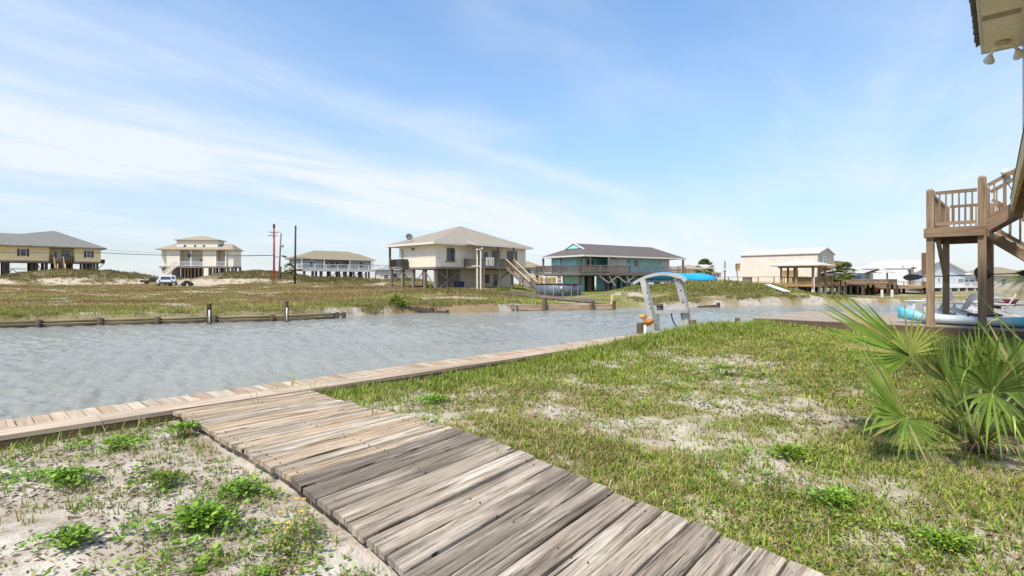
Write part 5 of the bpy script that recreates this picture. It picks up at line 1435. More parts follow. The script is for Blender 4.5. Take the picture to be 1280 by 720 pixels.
mb = MB(); mb.bar(f.p(t_(12), 3.4, 2.4), f.p(t_(17), 3.4, 3.25), 0.08, 0.1); mb.bar(f.p(t_(17), 3.4, 3.25), f.p(t_(24), 3.4, 2.4), 0.08, 0.1); mb.box(f, t_(12), t_(24), 3.3, 3.5, 2.35, 2.5); mb.build('frame', M['darkwood'], o)

# ---- cream house with clerestory
YH = 112.0
f = Fr((at(199, 0, YH).x, YH), (1, 0.10), 0.0)
h = thing('stilt_house', 'cream two tier house with recessed balconies behind the parked cars', 'house', f.p(8, 4, 1))
zz_ = lambda y: CZ - (y - 350) / FPX * YH
t_ = lambda x: f.t(199 + (x - 199) * 0.925)
CF, CE = zz_(332.8), zz_(311.5)
D = 4.4
for a0_, a1_, b0_ in ((0, t_(209), 0.9), (t_(209), t_(225.5), 0), (t_(225.5), t_(258.5), 2.0), (t_(258.5), t_(275.5), 0), (t_(275.5), t_(289.5), 2.0), (t_(289.5), t_(298.5), 0.3)):
    slab(f, h, 'wall', a0_, a1_, b0_, D, CF, CE, 'creamwall')
mb = MB(); mb.hip(f, -0.5, t_(300.5), -0.6, D + 0.6, CE + 0.02, zz_(303.5), 2.2, t_(292), None, 0.15); mb.build('roof', M['creamroof'], h)
slab(f, h, 'clerestory', t_(221), t_(276.5), 0.5, 3.8, CE + 0.2, zz_(299.5), 'creamwall')
mb = MB(); mb.hip(f, t_(218.5), t_(279), 0.1, 4.2, zz_(299.3), zz_(293.3), t_(248), t_(253), None, 0.12); mb.build('roof', M['creamroof'], h)
for x in (232, 246, 258):
    win(f, h, t_(x - 1.5), t_(x + 1.5), zz_(308.5), zz_(305.5), 0.5, 'creamwall', False)
win(f, h, t_(247.8), t_(251.3), zz_(327), zz_(323.5), 2.0)
slab(f, h, 'floor_frame', 0, t_(299), -0.02, D, CF - 0.32, CF - 0.01, 'greywood')
for x in (226, 242, 258.8, 275.5, 289):
    mb = MB(); mb.bar(f.p(t_(x), 0.05, CF), f.p(t_(x), 0.05, CE), 0.2, 0.2, up=f.u); mb.build('porch_post', M['white'], h)
railing(f, h, (t_(226.5), 0.05), (t_(258), 0.05), CF, 0.95, 'white', 0.22, 2.0, 0.05); railing(f, h, (t_(276), 0.05), (t_(288.5), 0.05), CF, 0.95, 'white', 0.22, 2.0, 0.05)
piles(f, h, [t_(x) for x in (225, 229, 233.5, 238, 242, 247, 252, 257)], (0.2, 2.2, 4.2), CF - 0.3, 0.34, 'darkwood')
piles(f, h, [t_(x) for x in (266, 273, 281, 287, 292, 298)], (0.2, 4.0), CF - 0.3, 0.36, 'darkwood')
slab(f, h, 'lower_wall', t_(199.3), t_(214), 0.6, 4, 0.5, CF - 0.33, 'creamwall'); win(f, h, t_(201.5), t_(206), zz_(340), zz_(335), 0.6, 'white')
slab(f, h, 'lower_wall', t_(259), t_(265.5), 0.0, 1.5, 0.5, CF - 0.33, 'creamwall')
stairs(f, h, (t_(224), -0.5, CF), (t_(209), -0.5, CF - 2.2), (0, -1.0), 9, 'cream', 'cream')
for a, b in ((227, 241), (243, 257)):
    brace(f, h, (t_(a), 2.2, CF - 0.4), (t_(b), 2.2, 1.2)); brace(f, h, (t_(b), 2.2, CF - 0.4), (t_(a), 2.2, 1.2))
o = thing('wall_ornament', 'black round ornament on a balcony post of the cream house', 'ornament', f.p(t_(239.5), -0.1, zz_(319)))
mb = MB(); c = f.p(t_(239.5), -0.12, zz_(319)); mb.lathe(c, [(0, -.05), (.33, -.05), (.36, 0), (.33, .05), (0, .05)], 10, ((1, 0, 0), (0, 0, 1.2), (0, -1, 0))); mb.bar(c + Vector((.3, 0, -.05)), c + Vector((.75, 0, 0)), 0.1, 0.12); mb.build('disc', M['black'], o)

# ---- grey house with long deck
f = Fr((at(373, 0, 95).x, 95.0), G45, 0.0)
h = thing('stilt_house', 'grey stilt house with khaki roof and long white railed deck', 'house', f.p(7, 4, 1))
zz_ = lambda x, y: f.zz(x, y)
CE, CF = 5.10, 3.22
t_ = lambda x: f.t(x)
AE = t_(464)
for a0_, a1_, b0_ in ((0, t_(402.5), 0), (t_(402.5), t_(438), 1.5), (t_(438), AE, 0)):
    slab(f, h, 'wall', a0_, a1_, b0_, 3.9, CF, CE, 'greywall')
mb = MB(); mb.hip(f, -0.5, AE + 0.4, -1.0, 4.6, CE + 0.02, f.zz(413, 313.8, 1.8), f.t(392.5, 1.8), f.t(436, 1.8), None, 0.15); mb.build('roof', M['khakiroof'], h)
mb = MB(); mb.hip(f, 7.6, AE + 0.45, -1.05, 4.65, CE + 0.021, f.zz(446.5, 317.3, 1.8), f.t(445, 1.8), f.t(448, 1.8), None, 0.15); mb.build('roof', M['khakiroof'], h)
mb = MB(); mb.box(f, -0.52, AE + 0.42, -1.06, -1.01, CE - 0.12, CE + 0.02); mb.build('fascia', M['cream'], h)
door(f, h, t_(386), t_(392), CF, CF + 1.5); win(f, h, t_(449), t_(454), CF + 0.5, CF + 1.5); door(f, h, t_(411), t_(416), CF, CF + 1.5, 1.5); door(f, h, t_(424), t_(429), CF, CF + 1.5, 1.5); win(f, h, t_(417.5), t_(422), CF + .4, CF + 1.5, 1.5)
for a in (t_(374), t_(402), t_(434), AE - 0.2):
    mb = MB(); mb.bar(f.p(a, -0.95, CF), f.p(a, -0.95, CE - 0.1), 0.16, 0.16, up=f.u); mb.build('porch_post', M['white'], h)
slab(f, h, 'deck_floor', -0.3, AE + 0.3, -2.4, 0, CF - 0.2, CF - 0.02, 'greywood'); slab(f, h, 'deck_rim', -0.3, AE + 0.3, -2.48, -2.41, CF - 0.38, CF, 'cream')
slab(f, h, 'floor_frame', 0, AE, 0.01, 3.9, CF - 0.3, CF - 0.02, 'darkwood')
railing(f, h, (-0.2, -2.35), (AE + 0.2, -2.35), CF, 0.85, 'white', 0.28, 1.9, 0.04); railing(f, h, (-0.2, -2.35), (-0.2, 0), CF, 0.85, 'white', 0.28, 1.9, 0.04)
piles(f, h, [i * 1.55 + 0.1 for i in range(10)], (-2.2, 1.5), CF - 0.35, 0.26, 'greywood'); piles(f, h, [i * 2.3 + 0.3 for i in range(7)], (3.6,), CF - 0.3, 0.3, 'darkwood')
for i in range(4, 9):
    brace(f, h, (i * 1.55 + .1, 1.45, CF - 0.4), (i * 1.55 + 1.6, 1.45, 1.0), 0.1); brace(f, h, (i * 1.55 + 1.6, 1.45, CF - 0.4), (i * 1.55 + .1, 1.45, 1.0), 0.1)
f2 = Fr((at(388, 0, 93.6).x, 93.6), G45, 0.0)
o = thing('deck_table', 'white patio table with chairs on the grey house deck', 'table', f.p(t_(410), -1.2, CF))
mb = MB(); c = f.p(f.t(410, -1.2), -1.2, CF + 0.6); mb.lathe(c, [(0, 0), (0.6, 0), (0.6, 0.05), (0, 0.05)], 14); mb.build('top', M['white'], o)
mb = MB(); mb.tube([c - Vector((0, 0, 0.6)), c], 0.06, 6); mb.build('leg', M['white'], o)

# ---- gambrel house with gazebo and long deck
f = Fr((29.4, 53.0), G45, 0.0)           # a: away right, b: away left
h = thing('gambrel_house', 'long cream gambrel house with tan decks on the right of the far bank', 'house', f.p(14, 7, -0.4))
CD = 0.95
RA, RB = 12.4, 3.1            # near right corner
LN, WD = 9.0, 6.2
A0, A1, B0, B1 = RA, RA + WD, RB, RB + LN       # long side faces -u (a=A0)
def gam(b):
    return [f.p(A0 - 0.75, b, CD - 0.05), f.p(A0, b, 4.42), f.p((A0 + A1) / 2, b, 5.12), f.p(A1, b, 4.42), f.p(A1 + 0.75, b, CD - 0.05)]
g0, g1 = gam(B0), gam(B1)
mb = MB(); mb.poly(g0 + g1, [(0, 1, 2, 3, 4), (9, 8, 7, 6, 5), (0, 5, 6, 1), (3, 8, 9, 4), (4, 9, 5, 0), (1, 6, 7, 2), (2, 7, 8, 3)]); mb.build('wall', M['barnwall'], h)
mb = MB(); e0, e1 = gam(B0 - 0.22), gam(B1 + 0.22); up_ = Vector((0, 0, 0.14))
for i in (1, 2):
    o0 = (f.u * -0.18 - Vector((0, 0, 0.04))) if i == 1 else Vector((0, 0, 0)); o1 = (f.u * 0.18 - Vector((0, 0, 0.04))) if i == 2 else Vector((0, 0, 0))
    q = [e0[i] + o0, e1[i] + o0, e1[i + 1] + o1, e0[i + 1] + o1]; q = [x + Vector((0, 0, 0.01)) for x in q]
    mb.hexa(q + [x + up_ for x in q])
mb.build('roof', M['metalroof'], h)
mb = MB()
mb.prism([x - f.v * 0.03 for x in (f.p(A0 - .6, B0, CD), f.p(A0 + .05, B0, 4.3), f.p((A0 + A1) / 2, B0, 5.0), f.p(A1 - .05, B0, 4.3), f.p(A1 + .6, B0, CD))], f.v * -0.03); mb.build('gable_wall', plain('sage_gable', (0.46, 0.44, 0.33), 0.6), h)
fe = Fr(f.p(0, 0, 0).xy, G45, 0)
win(f, h, f.t(1028, B0), f.t(1031, B0) , 3.35, 4.1, B0 - 0.07); win(f, h, A0 + 0.6, A0 + 1.9, 1.3, 2.6, B0 - 0.07, 'darkwood'); win(f, h, A0 + 2.8, A0 + 4.2, 1.2, 2.6, B0 - 0.07, 'darkwood')
# decks
slab(f, h, 'deck_floor', 9.2, 21.0, 0.0, 16.0, CD - 0.16, CD - 0.02, 'tanwood'); slab(f, h, 'deck_floor', 0, 9.19, 0, 3.2, CD - 0.16, CD - 0.02, 'tanwood')
slab(f, h, 'deck_rim', 9.1, 9.18, 3.2, 16.0, CD - 0.32, CD + 0.0, 'tanwood'); slab(f, h, 'deck_rim', 0, 21.0, -0.08, -0.01, CD - 0.32, CD, 'tanwood'); slab(f, h, 'deck_rim', -0.09, -0.01, 0, 3.2, CD - 0.32, CD, 'tanwood')
railing(f, h, (9.2, 3.3), (9.2, 16.0), CD, 0.72, 'tanwood', 0, 1.6); railing(f, h, (4.3, 0.02), (21.0, 0.02), CD, 0.72, 'tanwood', 0, 1.8, solid=True)
railing(f, h, (0.1, 0.1), (0.1, 3.1), CD, 0.6, 'tanwood', 0.2, 1.6); railing(f, h, (0.1, 0.06), (4.2, 0.06), CD, 0.6, 'tanwood', 0.2, 2.0); railing(f, h, (4.2, 3.1), (9.2, 3.1), CD, 0.6, 'tanwood', 0.2, 2.0)
piles(f, h, (0.2, 2.2, 4.2, 6.6, 9.0, 11.5, 14, 17, 20), (0.12,), CD - 0.2, 0.22, 'cream')
piles(f, h, (0.2,), (1.6, 3.1), CD - 0.2, 0.22, 'cream')
piles(f, h, (9.4, 12.4, 15.5, 18.5), (3.2, 5.6, 8.0, 10.5), CD - 0.2, 0.32, 'darkwood')
piles(f, h, (4.2, 6.6), (3.0,), CD - 0.2, 0.28, 'darkwood')
slab(f, h, 'lower_wall', 13.5, 17.5, 4.2, 10, -0.8, CD - 0.2, 'greywood')
slab(f, h, 'balcony', A0 + 1.2, A0 + 3.5, B1, B1 + 1.2, 2.55, 2.7, 'tanwood'); railing(f, h, (A0 + 1.2, B1 + 1.15), (A0 + 3.5, B1 + 1.15), 2.7, 0.75, 'tanwood', 0, 1.2, solid=True); railing(f, h, (A0 + 1.2, B1), (A0 + 1.2, B1 + 1.15), 2.7, 0.75, 'tanwood', 0, 1.2, solid=True); brace(f, h, (A0 + 1.3, B1 + 1.1, 2.6), (A0 + 1.3, B1 + 0.9, CD), 0.14, 'tanwood')
slab(f, h, 'balcony', A0 + 0.6, A0 + 5.0, B0 - 1.6, B0 - 0.1, 2.75, 2.9, 'tanwood'); railing(f, h, (A0 + 0.6, B0 - 1.55), (A0 + 5.0, B0 - 1.55), 2.9, 0.6, 'tanwood', 0, 1.4, solid=True)
o = thing('gazebo', 'open square gazebo with pale pyramid roof on the deck corner', 'gazebo', f.p(2.1, 1.6, CD))
for a in (0.12, 2.1, 4.1):
    for b in (0.12, 3.05):
        mb = MB(); mb.bar(f.p(a, b, CD - .01), f.p(a, b, 2.78), 0.17, 0.17, up=f.u); mb.build('post', M['tanwood'], o)
mb = MB(); mb.bar(f.p(0.12, 1.6, CD - .01), f.p(0.12, 1.6, 2.78), 0.17, 0.17, up=f.u); mb.build('post', M['tanwood'], o)
mb = MB(); mb.hip(f, -0.75, 5.0, -0.75, 3.95, 2.78, 3.46, 2.0, 2.2, None, 0.10); rf = mb.build('roof', M['pinkroof'], o)
mb = MB(); mb.box(f, -0.2, 4.4, -0.02, 0.14, 2.52, 2.67); mb.box(f, -0.02, 0.14, -0.2, 3.3, 2.50, 2.665); mb.build('beam', M['tanwood'], o)
mb = MB(); c = f.p(2.1, 1.6, 3.42); mb.lathe(c, [(0.1, 0), (0.1, .15), (0, .2)], 8); mb.build('finial', M['pinkroof'], rf)
mb = MB(); mb.tube([f.p(-0.05, -0.05, 2.65), f.p(-0.05, -0.05, CD), f.p(-0.08, -0.08, -0.4)], 0.045, 6); mb.build('downpipe', M['white'], o)
o = thing('hot_tub', 'green covered hot tub inside the gazebo', 'hot tub', f.p(2.6, 1.5, CD))
mb = MB(); mb.box(f, 1.6, 3.6, 0.7, 2.5, CD, CD + 0.55); tb = mb.build('tub', M['tanwood'], o); mb = MB(); mb.box(f, 1.55, 3.65, 0.65, 2.55, CD + 0.555, CD + 0.66); mb.build('cover', plain('green_cover', (0.10, 0.17, 0.12), 0.7), tb)
o = thing('wooden_screen', 'tan wooden screen panel beside the gazebo on the gambrel house deck', 'screen', f.p(10, 5.2, CD))
mb = MB(); mb.box(f, 9.9, 10.0, 4.5, 6.2, CD + 0.75, CD + 1.5); mb.build('panel', M['tanwood'], o); mb = MB(); mb.box(f, 9.92, 9.98, 4.6, 4.7, CD, CD + 0.745); mb.box(f, 9.92, 9.98, 6.0, 6.1, CD, CD + 0.745); mb.build('leg', M['tanwood'], o)
o = thing('grill_box', 'grey box beside the rail of the gambrel house deck', 'box', f.p(9.0, 8.9, CD))
mb = MB(); b_0 = 9.4; mb.box(f, 8.6, 9.05, b_0, b_0 + 0.95, CD - 0.05, CD + 0.62); mb.build('housing', M['greywood'], o)
mb = MB(); mb.box(f, 8.55, 9.08, b_0 - .05, b_0 + 1.0, CD + 0.625, CD + 0.69); mb.build('lid', M['greywood'], o)
sl_ = thing('white_plank', 'long white board lying down the dune slope by the gazebo', 'board', at(970, 364, 53))
mb = MB(); p, q = at(959, 359.3, 50.5), at(984, 369.3, 47.5); p.z = max(p.z, hz(p.x, p.y) + 0.3); q.z = max(q.z, hz(q.x, q.y) + 0.2); mb.bar(p, q, 0.5, 0.10); mb.build('board', M['white'], sl_)

# ---- second gambrel house and the far grey gabled house
f = Fr((at(1134, 0, 66).x, 66.0), G45, 0.0)
h = thing('gambrel_house', 'white gambrel house with beige end wall behind the far canal deck', 'house', f.p(3, 4, -0.4))
zz_ = lambda y, Y=66.0: CZ - (y - 350) / FPX * Y
LB = 7.2; Wd = 4.6
zt = zz_(334.6); zb_ = zz_(356)
def gam2(b): return [f.p(-0.25, b, zb_), f.p(0.3, b, zt - 0.12), f.p(1.3, b, zt + 0.08), f.p(Wd - 1.0, b, zt + 0.08), f.p(Wd - 0.3, b, zt - 0.12), f.p(Wd + 0.5, b, zb_)]
g0, g1 = gam2(0), gam2(LB)
mb = MB(); mb.poly(g0 + g1, [(0, 1, 2, 3, 4, 5), (11, 10, 9, 8, 7, 6), (0, 6, 7, 1), (1, 7, 8, 2), (2, 8, 9, 3), (3, 9, 10, 4), (4, 10, 11, 5), (5, 11, 6, 0)]); mb.build('wall', M['whitewall'], h)
mb = MB(); mb.prism([f.p(0.1, -0.01, zb_ + .05), f.p(0.5, -0.01, zt - 0.2), f.p(1.3, -0.01, zt - 0.05), f.p(Wd - 1.0, -0.01, zt - 0.05), f.p(Wd - 0.5, -0.01, zt - 0.2), f.p(Wd + 0.2, -0.01, zb_ + .05)], f.v * -0.05); mb.build('gable_wall', M['beigeend'], h)
mb = MB(); q = [f.p(0.2, -0.3, zt - 0.1), f.p(0.2, LB + .2, zt - 0.1), f.p(Wd / 2, LB + .2, zt + 0.12), f.p(Wd / 2, -0.3, zt + 0.12)]; mb.hexa(q + [x + Vector((0, 0, .1)) for x in q]); q = [f.p(Wd - .2, -0.3, zt - 0.1), f.p(Wd - .2, LB + .2, zt - 0.1), f.p(Wd / 2, LB + .2, zt + 0.125), f.p(Wd / 2, -0.3, zt + 0.125)]; mb.hexa(q + [x + Vector((0, 0, .1)) for x in q]); mb.build('roof', M['metalroof'], h)
win(f, h, 0.9, 1.6, zt - 0.75, zt - 0.35, -0.06, 'darkwood', False); win(f, h, 0.8, 1.6, zb_ + 0.15, zb_ + 0.75, -0.06, 'darkwood', False)
slab(f, h, 'deck_floor', -2.2, 6.5, -1.8, LB + 2.0, zz_(359.5), zz_(358.0), 'tanwood')
slab(f, h, 'deck_rim', -2.27, -2.21, -1.8, LB + 2.0, zz_(360.5), zz_(357.8), 'tanwood')
railing(f, h, (-2.15, -1.75), (-2.15, LB + 1.5), zz_(358), 0.55, 'tanwood', 0, 1.5); railing(f, h, (-2.15, -1.75), (6.4, -1.75), zz_(358), 0.55, 'tanwood', 0, 1.5, solid=True)
piles(f, h, (-2.0, 1.0, 4.0), (-1.6, 1.0, 3.5, 6.0, 8.5), zz_(359.5), 0.28, 'darkwood')
slab(f, h, 'lower_wall', 1.0, 4.0, 2.0, 7.0, -1.0, zz_(360), 'greywood')
stairs(f, h, (6.5, -1.6, zz_(358)), (8.2, -1.6, -0.35), (0, 1.0), 8, 'tanwood', 'tanwood')
mb = MB(); p = f.p(0.5, 0.5, zt); mb.tube([p, p + Vector((0, 0, .3))], 0.05, 6); mb.build('vent_pipe', M['darkmetal'], h)
Yp = 60.0
f = Fr((at(1102, 0, Yp).x, Yp), G45, 0.0)
zz_ = lambda y: CZ - (y - 350) / FPX * Yp
h = thing('stilt_house', 'low white roofed porch house between the gazebo palm and the white gambrel house', 'house', f.p(1, 2, -0.4))
slab(f, h, 'wall', 0.9, 4.5, 1.7, 6.0, zz_(356), zz_(341), 'palegrey')
mb = MB(); mb.hexa([f.p(0.2, 0.8, zz_(341.2)), f.p(4.8, 0.8, zz_(341.2)), f.p(4.8, 3.6, zz_(335)), f.p(0.2, 3.6, zz_(335)), f.p(0.2, 0.8, zz_(340.2)), f.p(4.8, 0.8, zz_(340.2)), f.p(4.8, 3.6, zz_(334)), f.p(0.2, 3.6, zz_(334))]); mb.hexa([f.p(0.2, 6.4, zz_(341.2)), f.p(4.8, 6.4, zz_(341.2)), f.p(4.8, 3.61, zz_(335)), f.p(0.2, 3.61, zz_(335)), f.p(0.2, 6.4, zz_(340.2)), f.p(4.8, 6.4, zz_(340.2)), f.p(4.8, 3.61, zz_(334)), f.p(0.2, 3.61, zz_(334))]); mb.build('roof', M['metalroof'], h)
# little gabled porch roof
mb = MB()
for s in (-1, 1):
    mb.hexa([f.p(-1.2, 0.2 + 1.2 * s, zz_(341.5)), f.p(1.6, 0.2 + 1.2 * s, zz_(341.5)), f.p(1.6, 0.2, zz_(336)), f.p(-1.2, 0.2, zz_(336)), f.p(-1.2, 0.2 + 1.2 * s, zz_(340.8)), f.p(1.6, 0.2 + 1.2 * s, zz_(340.8)), f.p(1.6, 0.2, zz_(335.3)), f.p(-1.2, 0.2, zz_(335.3))])
mb.build('porch_roof', M['beigeend'], h)
slab(f, h, 'deck_floor', -1.4, 2.5, -1.0, 3.5, zz_(356.2), zz_(355), 'stairdark')
railing(f, h, (-1.35, -0.95), (-1.35, 3.4), zz_(355), 0.5, 'stair', 0, 1.4, solid=True); railing(f, h, (-1.35, -0.95), (2.4, -0.95), zz_(355), 0.5, 'stair', 0, 1.4, solid=True)
for a, b in ((-1.0, -0.7), (-1.0, 1.1)):
    mb = MB(); mb.bar(f.p(a, b, zz_(355)), f.p(a, b, zz_(341)), 0.14, 0.14, up=f.u); mb.build('porch_post', M['darkwood'], h)
win(f, h, 1.2, 1.9, zz_(352), zz_(344), 1.7)
for k in range(3): slab(f, h, 'window_panel', 0.84, 0.885, 2.2 + k * 1.2, 3.1 + k * 1.2, zz_(353), zz_(344), 'blueroof')
piles(f, h, (-1.2, 1.0, 3.5), (-0.8, 1.5, 4.0), zz_(356.2), 0.26, 'darkwood')
o = thing('red_boat', 'dark red boat hull stored under the porch of the low house', 'boat', f.p(3, -1.5, -0.3))
mb = MB(); p, q = at(1086, 361.5, 64), at(1098, 361.5, 64); n = 8; vs = []; fs = []
for i in range(n + 1):
    s = i / n; w_ = 0.4 * (1 - s ** 3); c = p.lerp(q, s)
    vs += [c + Vector((0, -w_, .22)), c + Vector((0, -w_ * .6, -.25)), c + Vector((0, w_ * .6, -.25)), c + Vector((0, w_, .22))]
for i in range(n):
    for j in range(4): fs.append((i * 4 + j, i * 4 + (j + 1) % 4, i * 4 + 4 + (j + 1) % 4, i * 4 + 4 + j))
fs += [(0, 1, 2, 3), (4 * n, 4 * n + 1, 4 * n + 2, 4 * n + 3)]
mb.poly(vs, fs); mb.build('hull', plain('red_hull', (0.28, 0.03, 0.03), 0.4), o)
mb = MB(); mb.bar((p.x + .4, p.y, -0.7), (p.x + .4, p.y, p.z - .25), 0.1, 0.4, up=(1, 0, 0)); mb.bar((q.x - .4, q.y, -0.7), (q.x - .4, q.y, p.z - .25), 0.1, 0.4, up=(1, 0, 0)); mb.build('cradle', M['darkwood'], o)
for px_, lb in ((1102.5, 'pale square mooring post on the far lawn below the low porch house'), (1115, 'pale square mooring post on the far lawn in front of the white gambrel house')):
    farpost(px_, 362, 54, 0.13, lb, 'cream')
Yg = 78.0
f = Fr((at(1143, 0, Yg).x, Yg), (0.92, 0.39), 0.0)
zz_ = lambda y: CZ - (y - 350) / FPX * Yg
h = thing('gabled_house', 'large pale grey gabled house seen between the stair posts', 'house', f.p(4, 3, -0.4))
aw = f.t(1206); 
gable(f, h, 0, aw, 0, 9, zz_(359), zz_(340), zz_(324.5), 'palegrey', 'metalroof', 0.4, 'b')
win(f, h, f.t(1172), f.t(1174.5), zz_(352), zz_(347.5)); win(f, h, f.t(1180), f.t(1184), zz_(353), zz_(349)); win(f, h, f.t(1208) - 2.2, f.t(1208) - 0.6, zz_(353), zz_(349))
slab(f, h, 'wall', aw + 0.01, aw + 5.2, 1.2, 7.5, zz_(360), zz_(345), 'palegrey'); win(f, h, aw + 1.0, aw + 3.2, zz_(353), zz_(349.5), 1.2); win(f, h, aw + 3.6, aw + 4.8, zz_(353), zz_(349.5), 1.2)
mb = MB(); mb.hexa([f.p(aw - .3, 0.7, zz_(345)), f.p(aw + 5.6, 0.7, zz_(345)), f.p(aw + 5.6, 4.3, zz_(336)), f.p(aw - .3, 4.3, zz_(336)), f.p(aw - .3, 0.7, zz_(344)), f.p(aw + 5.6, 0.7, zz_(344)), f.p(aw + 5.6, 4.3, zz_(335)), f.p(aw - .3, 4.3, zz_(335))]); mb.hexa([f.p(aw - .3, 8.0, zz_(345)), f.p(aw + 5.6, 8.0, zz_(345)), f.p(aw + 5.6, 4.31, zz_(336)), f.p(aw - .3, 4.31, zz_(336)), f.p(aw - .3, 8.0, zz_(344)), f.p(aw + 5.6, 8.0, zz_(344)), f.p(aw + 5.6, 4.31, zz_(335)), f.p(aw - .3, 4.31, zz_(335))]); mb.build('roof', M['metalroof'], h)
slab(f, h, 'deck_floor', 2, aw + 4, -1.5, 0, zz_(360), zz_(359), 'white'); railing(f, h, (2, -1.45), (aw + 4, -1.45), zz_(359), 0.7, 'white', 0.3, 1.6, 0.05)
slab(f, h, 'lower_wall', 0.3, aw, 1.0, 8, -1.0, zz_(359.5), 'whitewall'); piles(f, h, [2 + k * 2.0 for k in range(6)], (-1.3,), zz_(359.5), 0.22, 'white')
f = Fr((at(1246, 0, 84).x, 84), (0.95, 0.3), 0.0)
h = thing('stilt_house', 'low tan house at the right behind the date palm', 'house', f.p(1, 3, 0))
slab(f, h, 'wall', 0, 9, 0, 6, -0.6, 2.0, 'beigeend'); mb = MB(); mb.hip(f, -0.4, 9.4, -0.4, 6.4, 2.0, 3.4, 2.5, 6); mb.build('roof', M['khakiroof'], h); win(f, h, 1.0, 2.0, 0.6, 1.5)

# ---- vehicles on the drive
def suv(loc, rz, label, paint, lw=1.0):
    c = thing('parked_car', label, 'car', (0, 0, 0), 'cars on the sandy drive')
    k = 1 / S
    # side profile along y (rear at -2.3, front at 2.3), metres
    body = [(-2.25, 0.42), (-2.32, 0.75), (-2.25, 1.02), (1.05, 1.05), (2.15, 0.90), (2.28, 0.62), (2.22, 0.40)]
    roof = [(-2.2, 1.02), (-1.95, 1.62), (-1.4, 1.72), (0.0, 1.70), (0.45, 1.62), (1.1, 1.05)]
    def loft(prof, w0, w1, nm, m_, par):
        mb = MB(); n = len(prof); vs = []
        zmin = min(z for _, z in prof); zmax = max(z for _, z in prof)
        for s in (-1, 1):
            for y, z in prof:
                w = w0 + (w1 - w0) * (z - zmin) / (zmax - zmin); vs.append((s * w * k, y * k, z * k))
        fs = [tuple(range(n)), tuple(range(n, 2 * n))[::-1]] + [(i, (i + 1) % n, n + (i + 1) % n, n + i) for i in range(n)]
        mb.poly(vs, fs); return mb.build(nm, m_, par, 0.05)
    b_ = loft(body, 0.92, 0.95, 'body', paint, c)
    loft(roof, 0.90, 0.70, 'cabin', paint, c)
    mb = MB(); mb.poly([(x * k, y * k, z * k) for x, y, z in ((-.74, -2.22, 1.08), (.74, -2.22, 1.08), (.64, -1.985, 1.58), (-.64, -1.985, 1.58), (-.74, -2.18, 1.08), (.74, -2.18, 1.08), (.64, -1.95, 1.58), (-.64, -1.95, 1.58))], MB.BOXF); mb.build('rear_window', M['glass'], c)
    for s in (-1, 1):
        mb = MB(); mb.poly([(s * x * k, y * k, z * k) for x, y, z in ((.905, -1.9, 1.10), (.905, 0.85, 1.10), (.75, 0.3, 1.58), (.75, -1.75, 1.58), (.87, -1.9, 1.10), (.87, 0.85, 1.10), (.71, 0.3, 1.58), (.71, -1.75, 1.58))], MB.BOXF); mb.build('side_window', M['glass'], c)
        mb = MB(); mb.bar((s * 0.84 * k, -2.30 * k, 0.72 * k), (s * 0.84 * k, -2.24 * k, 1.02 * k), 0.16 * k, 0.08 * k, up=(0, 1, 0)); mb.build('tail_light', plain('tail_light', (0.30, 0.02, 0.02), 0.3), c)
        for y in (-1.4, 1.4):
            mb = MB(); mb.lathe((s * 0.84 * k, y * k, 0.36 * k), [(0.0, -0.12 * k), (0.36 * k, -0.12 * k), (0.36 * k, 0.12 * k), (0.0, 0.12 * k)], 16, ((0, 1, 0), (0, 0, 1), (1, 0, 0))); w_ = mb.build('wheel', M['black'], c)
            mb = MB(); mb.lathe((s * 0.97 * k, y * k, 0.36 * k), [(0.0, -0.01 * k), (0.21 * k, -0.01 * k), (0.19 * k, 0.012 * k), (0.0, 0.012 * k)], 12, ((0, 1, 0), (0, 0, 1), (s, 0, 0))); mb.build('rim', M['metal'], w_)
    mb = MB(); mb.bar((-0.9 * k, -2.31 * k, 0.50 * k), (0.9 * k, -2.31 * k, 0.50 * k), 0.08 * k, 0.24 * k); mb.build('bumper', M['darkmetal'], c)
    c.location = Vector(loc) * S; c.rotation_euler = (0, 0, rz)
    return c
paint = plain('white_car_paint', (0.74, 0.74, 0.74), 0.25, 0, 0.03, spec=0.6)
p = at(205.2, 355, 71); suv((p.x, p.y, hz(p.x, p.y) + 0.02), R(38), 'white estate car parked rear on in front of the cream house', paint)
p = at(213.5, 353, 77.5); suv((p.x, p.y, hz(p.x, p.y) + 0.02), R(30), 'second white car half hidden behind the first on the sandy drive', paint)
o = thing('trailer', 'dark low trailer with a post beside the dune left of the white cars', 'trailer', at(180, 354, 80))
c = at(181, 354, 80); c.z = hz(c.x, c.y)
fb = Fr((c.x, c.y), (0.8, 0.6), c.z)
mb = MB(); mb.box(fb, -0.6, 1.9, -0.4, 0.4, 0.25, 0.55); mb.box(fb, 0.5, 1.9, -0.4, 0.4, 0.555, 0.85); mb.build('bed', M['darkmetal'], o)
for s in (-1, 1): mb = MB(); mb.lathe(fb.p(0.2, 0.45 * s, 0.22), [(0, -.08), (.25, -.08), (.25, .08), (0, .08)], 12, (fb.u, Vector((0, 0, 1)), fb.v)); mb.build('wheel', M['black'], o)
o = thing('quad_bike', 'small dark quad bike at the right edge of the sandy drive', 'quad bike', at(234, 354, 74))
c = at(234, 354, 74); c.z = hz(c.x, c.y); fb = Fr((c.x, c.y), (0.6, 0.8), c.z)
mb = MB(); mb.box(fb, -0.5, 0.5, -0.22, 0.22, 0.3, 0.55); mb.box(fb, -0.35, 0.25, -0.13, 0.13, 0.555, 0.72); mb.bar(fb.p(0.4, -0.3, 0.95), fb.p(0.4, 0.3, 0.95), 0.05, 0.05); mb.bar(fb.p(0.5, 0, 0.5), fb.p(0.4, 0, 0.93), 0.06, 0.06, up=fb.v); mb.build('frame', M['darkmetal'], o)
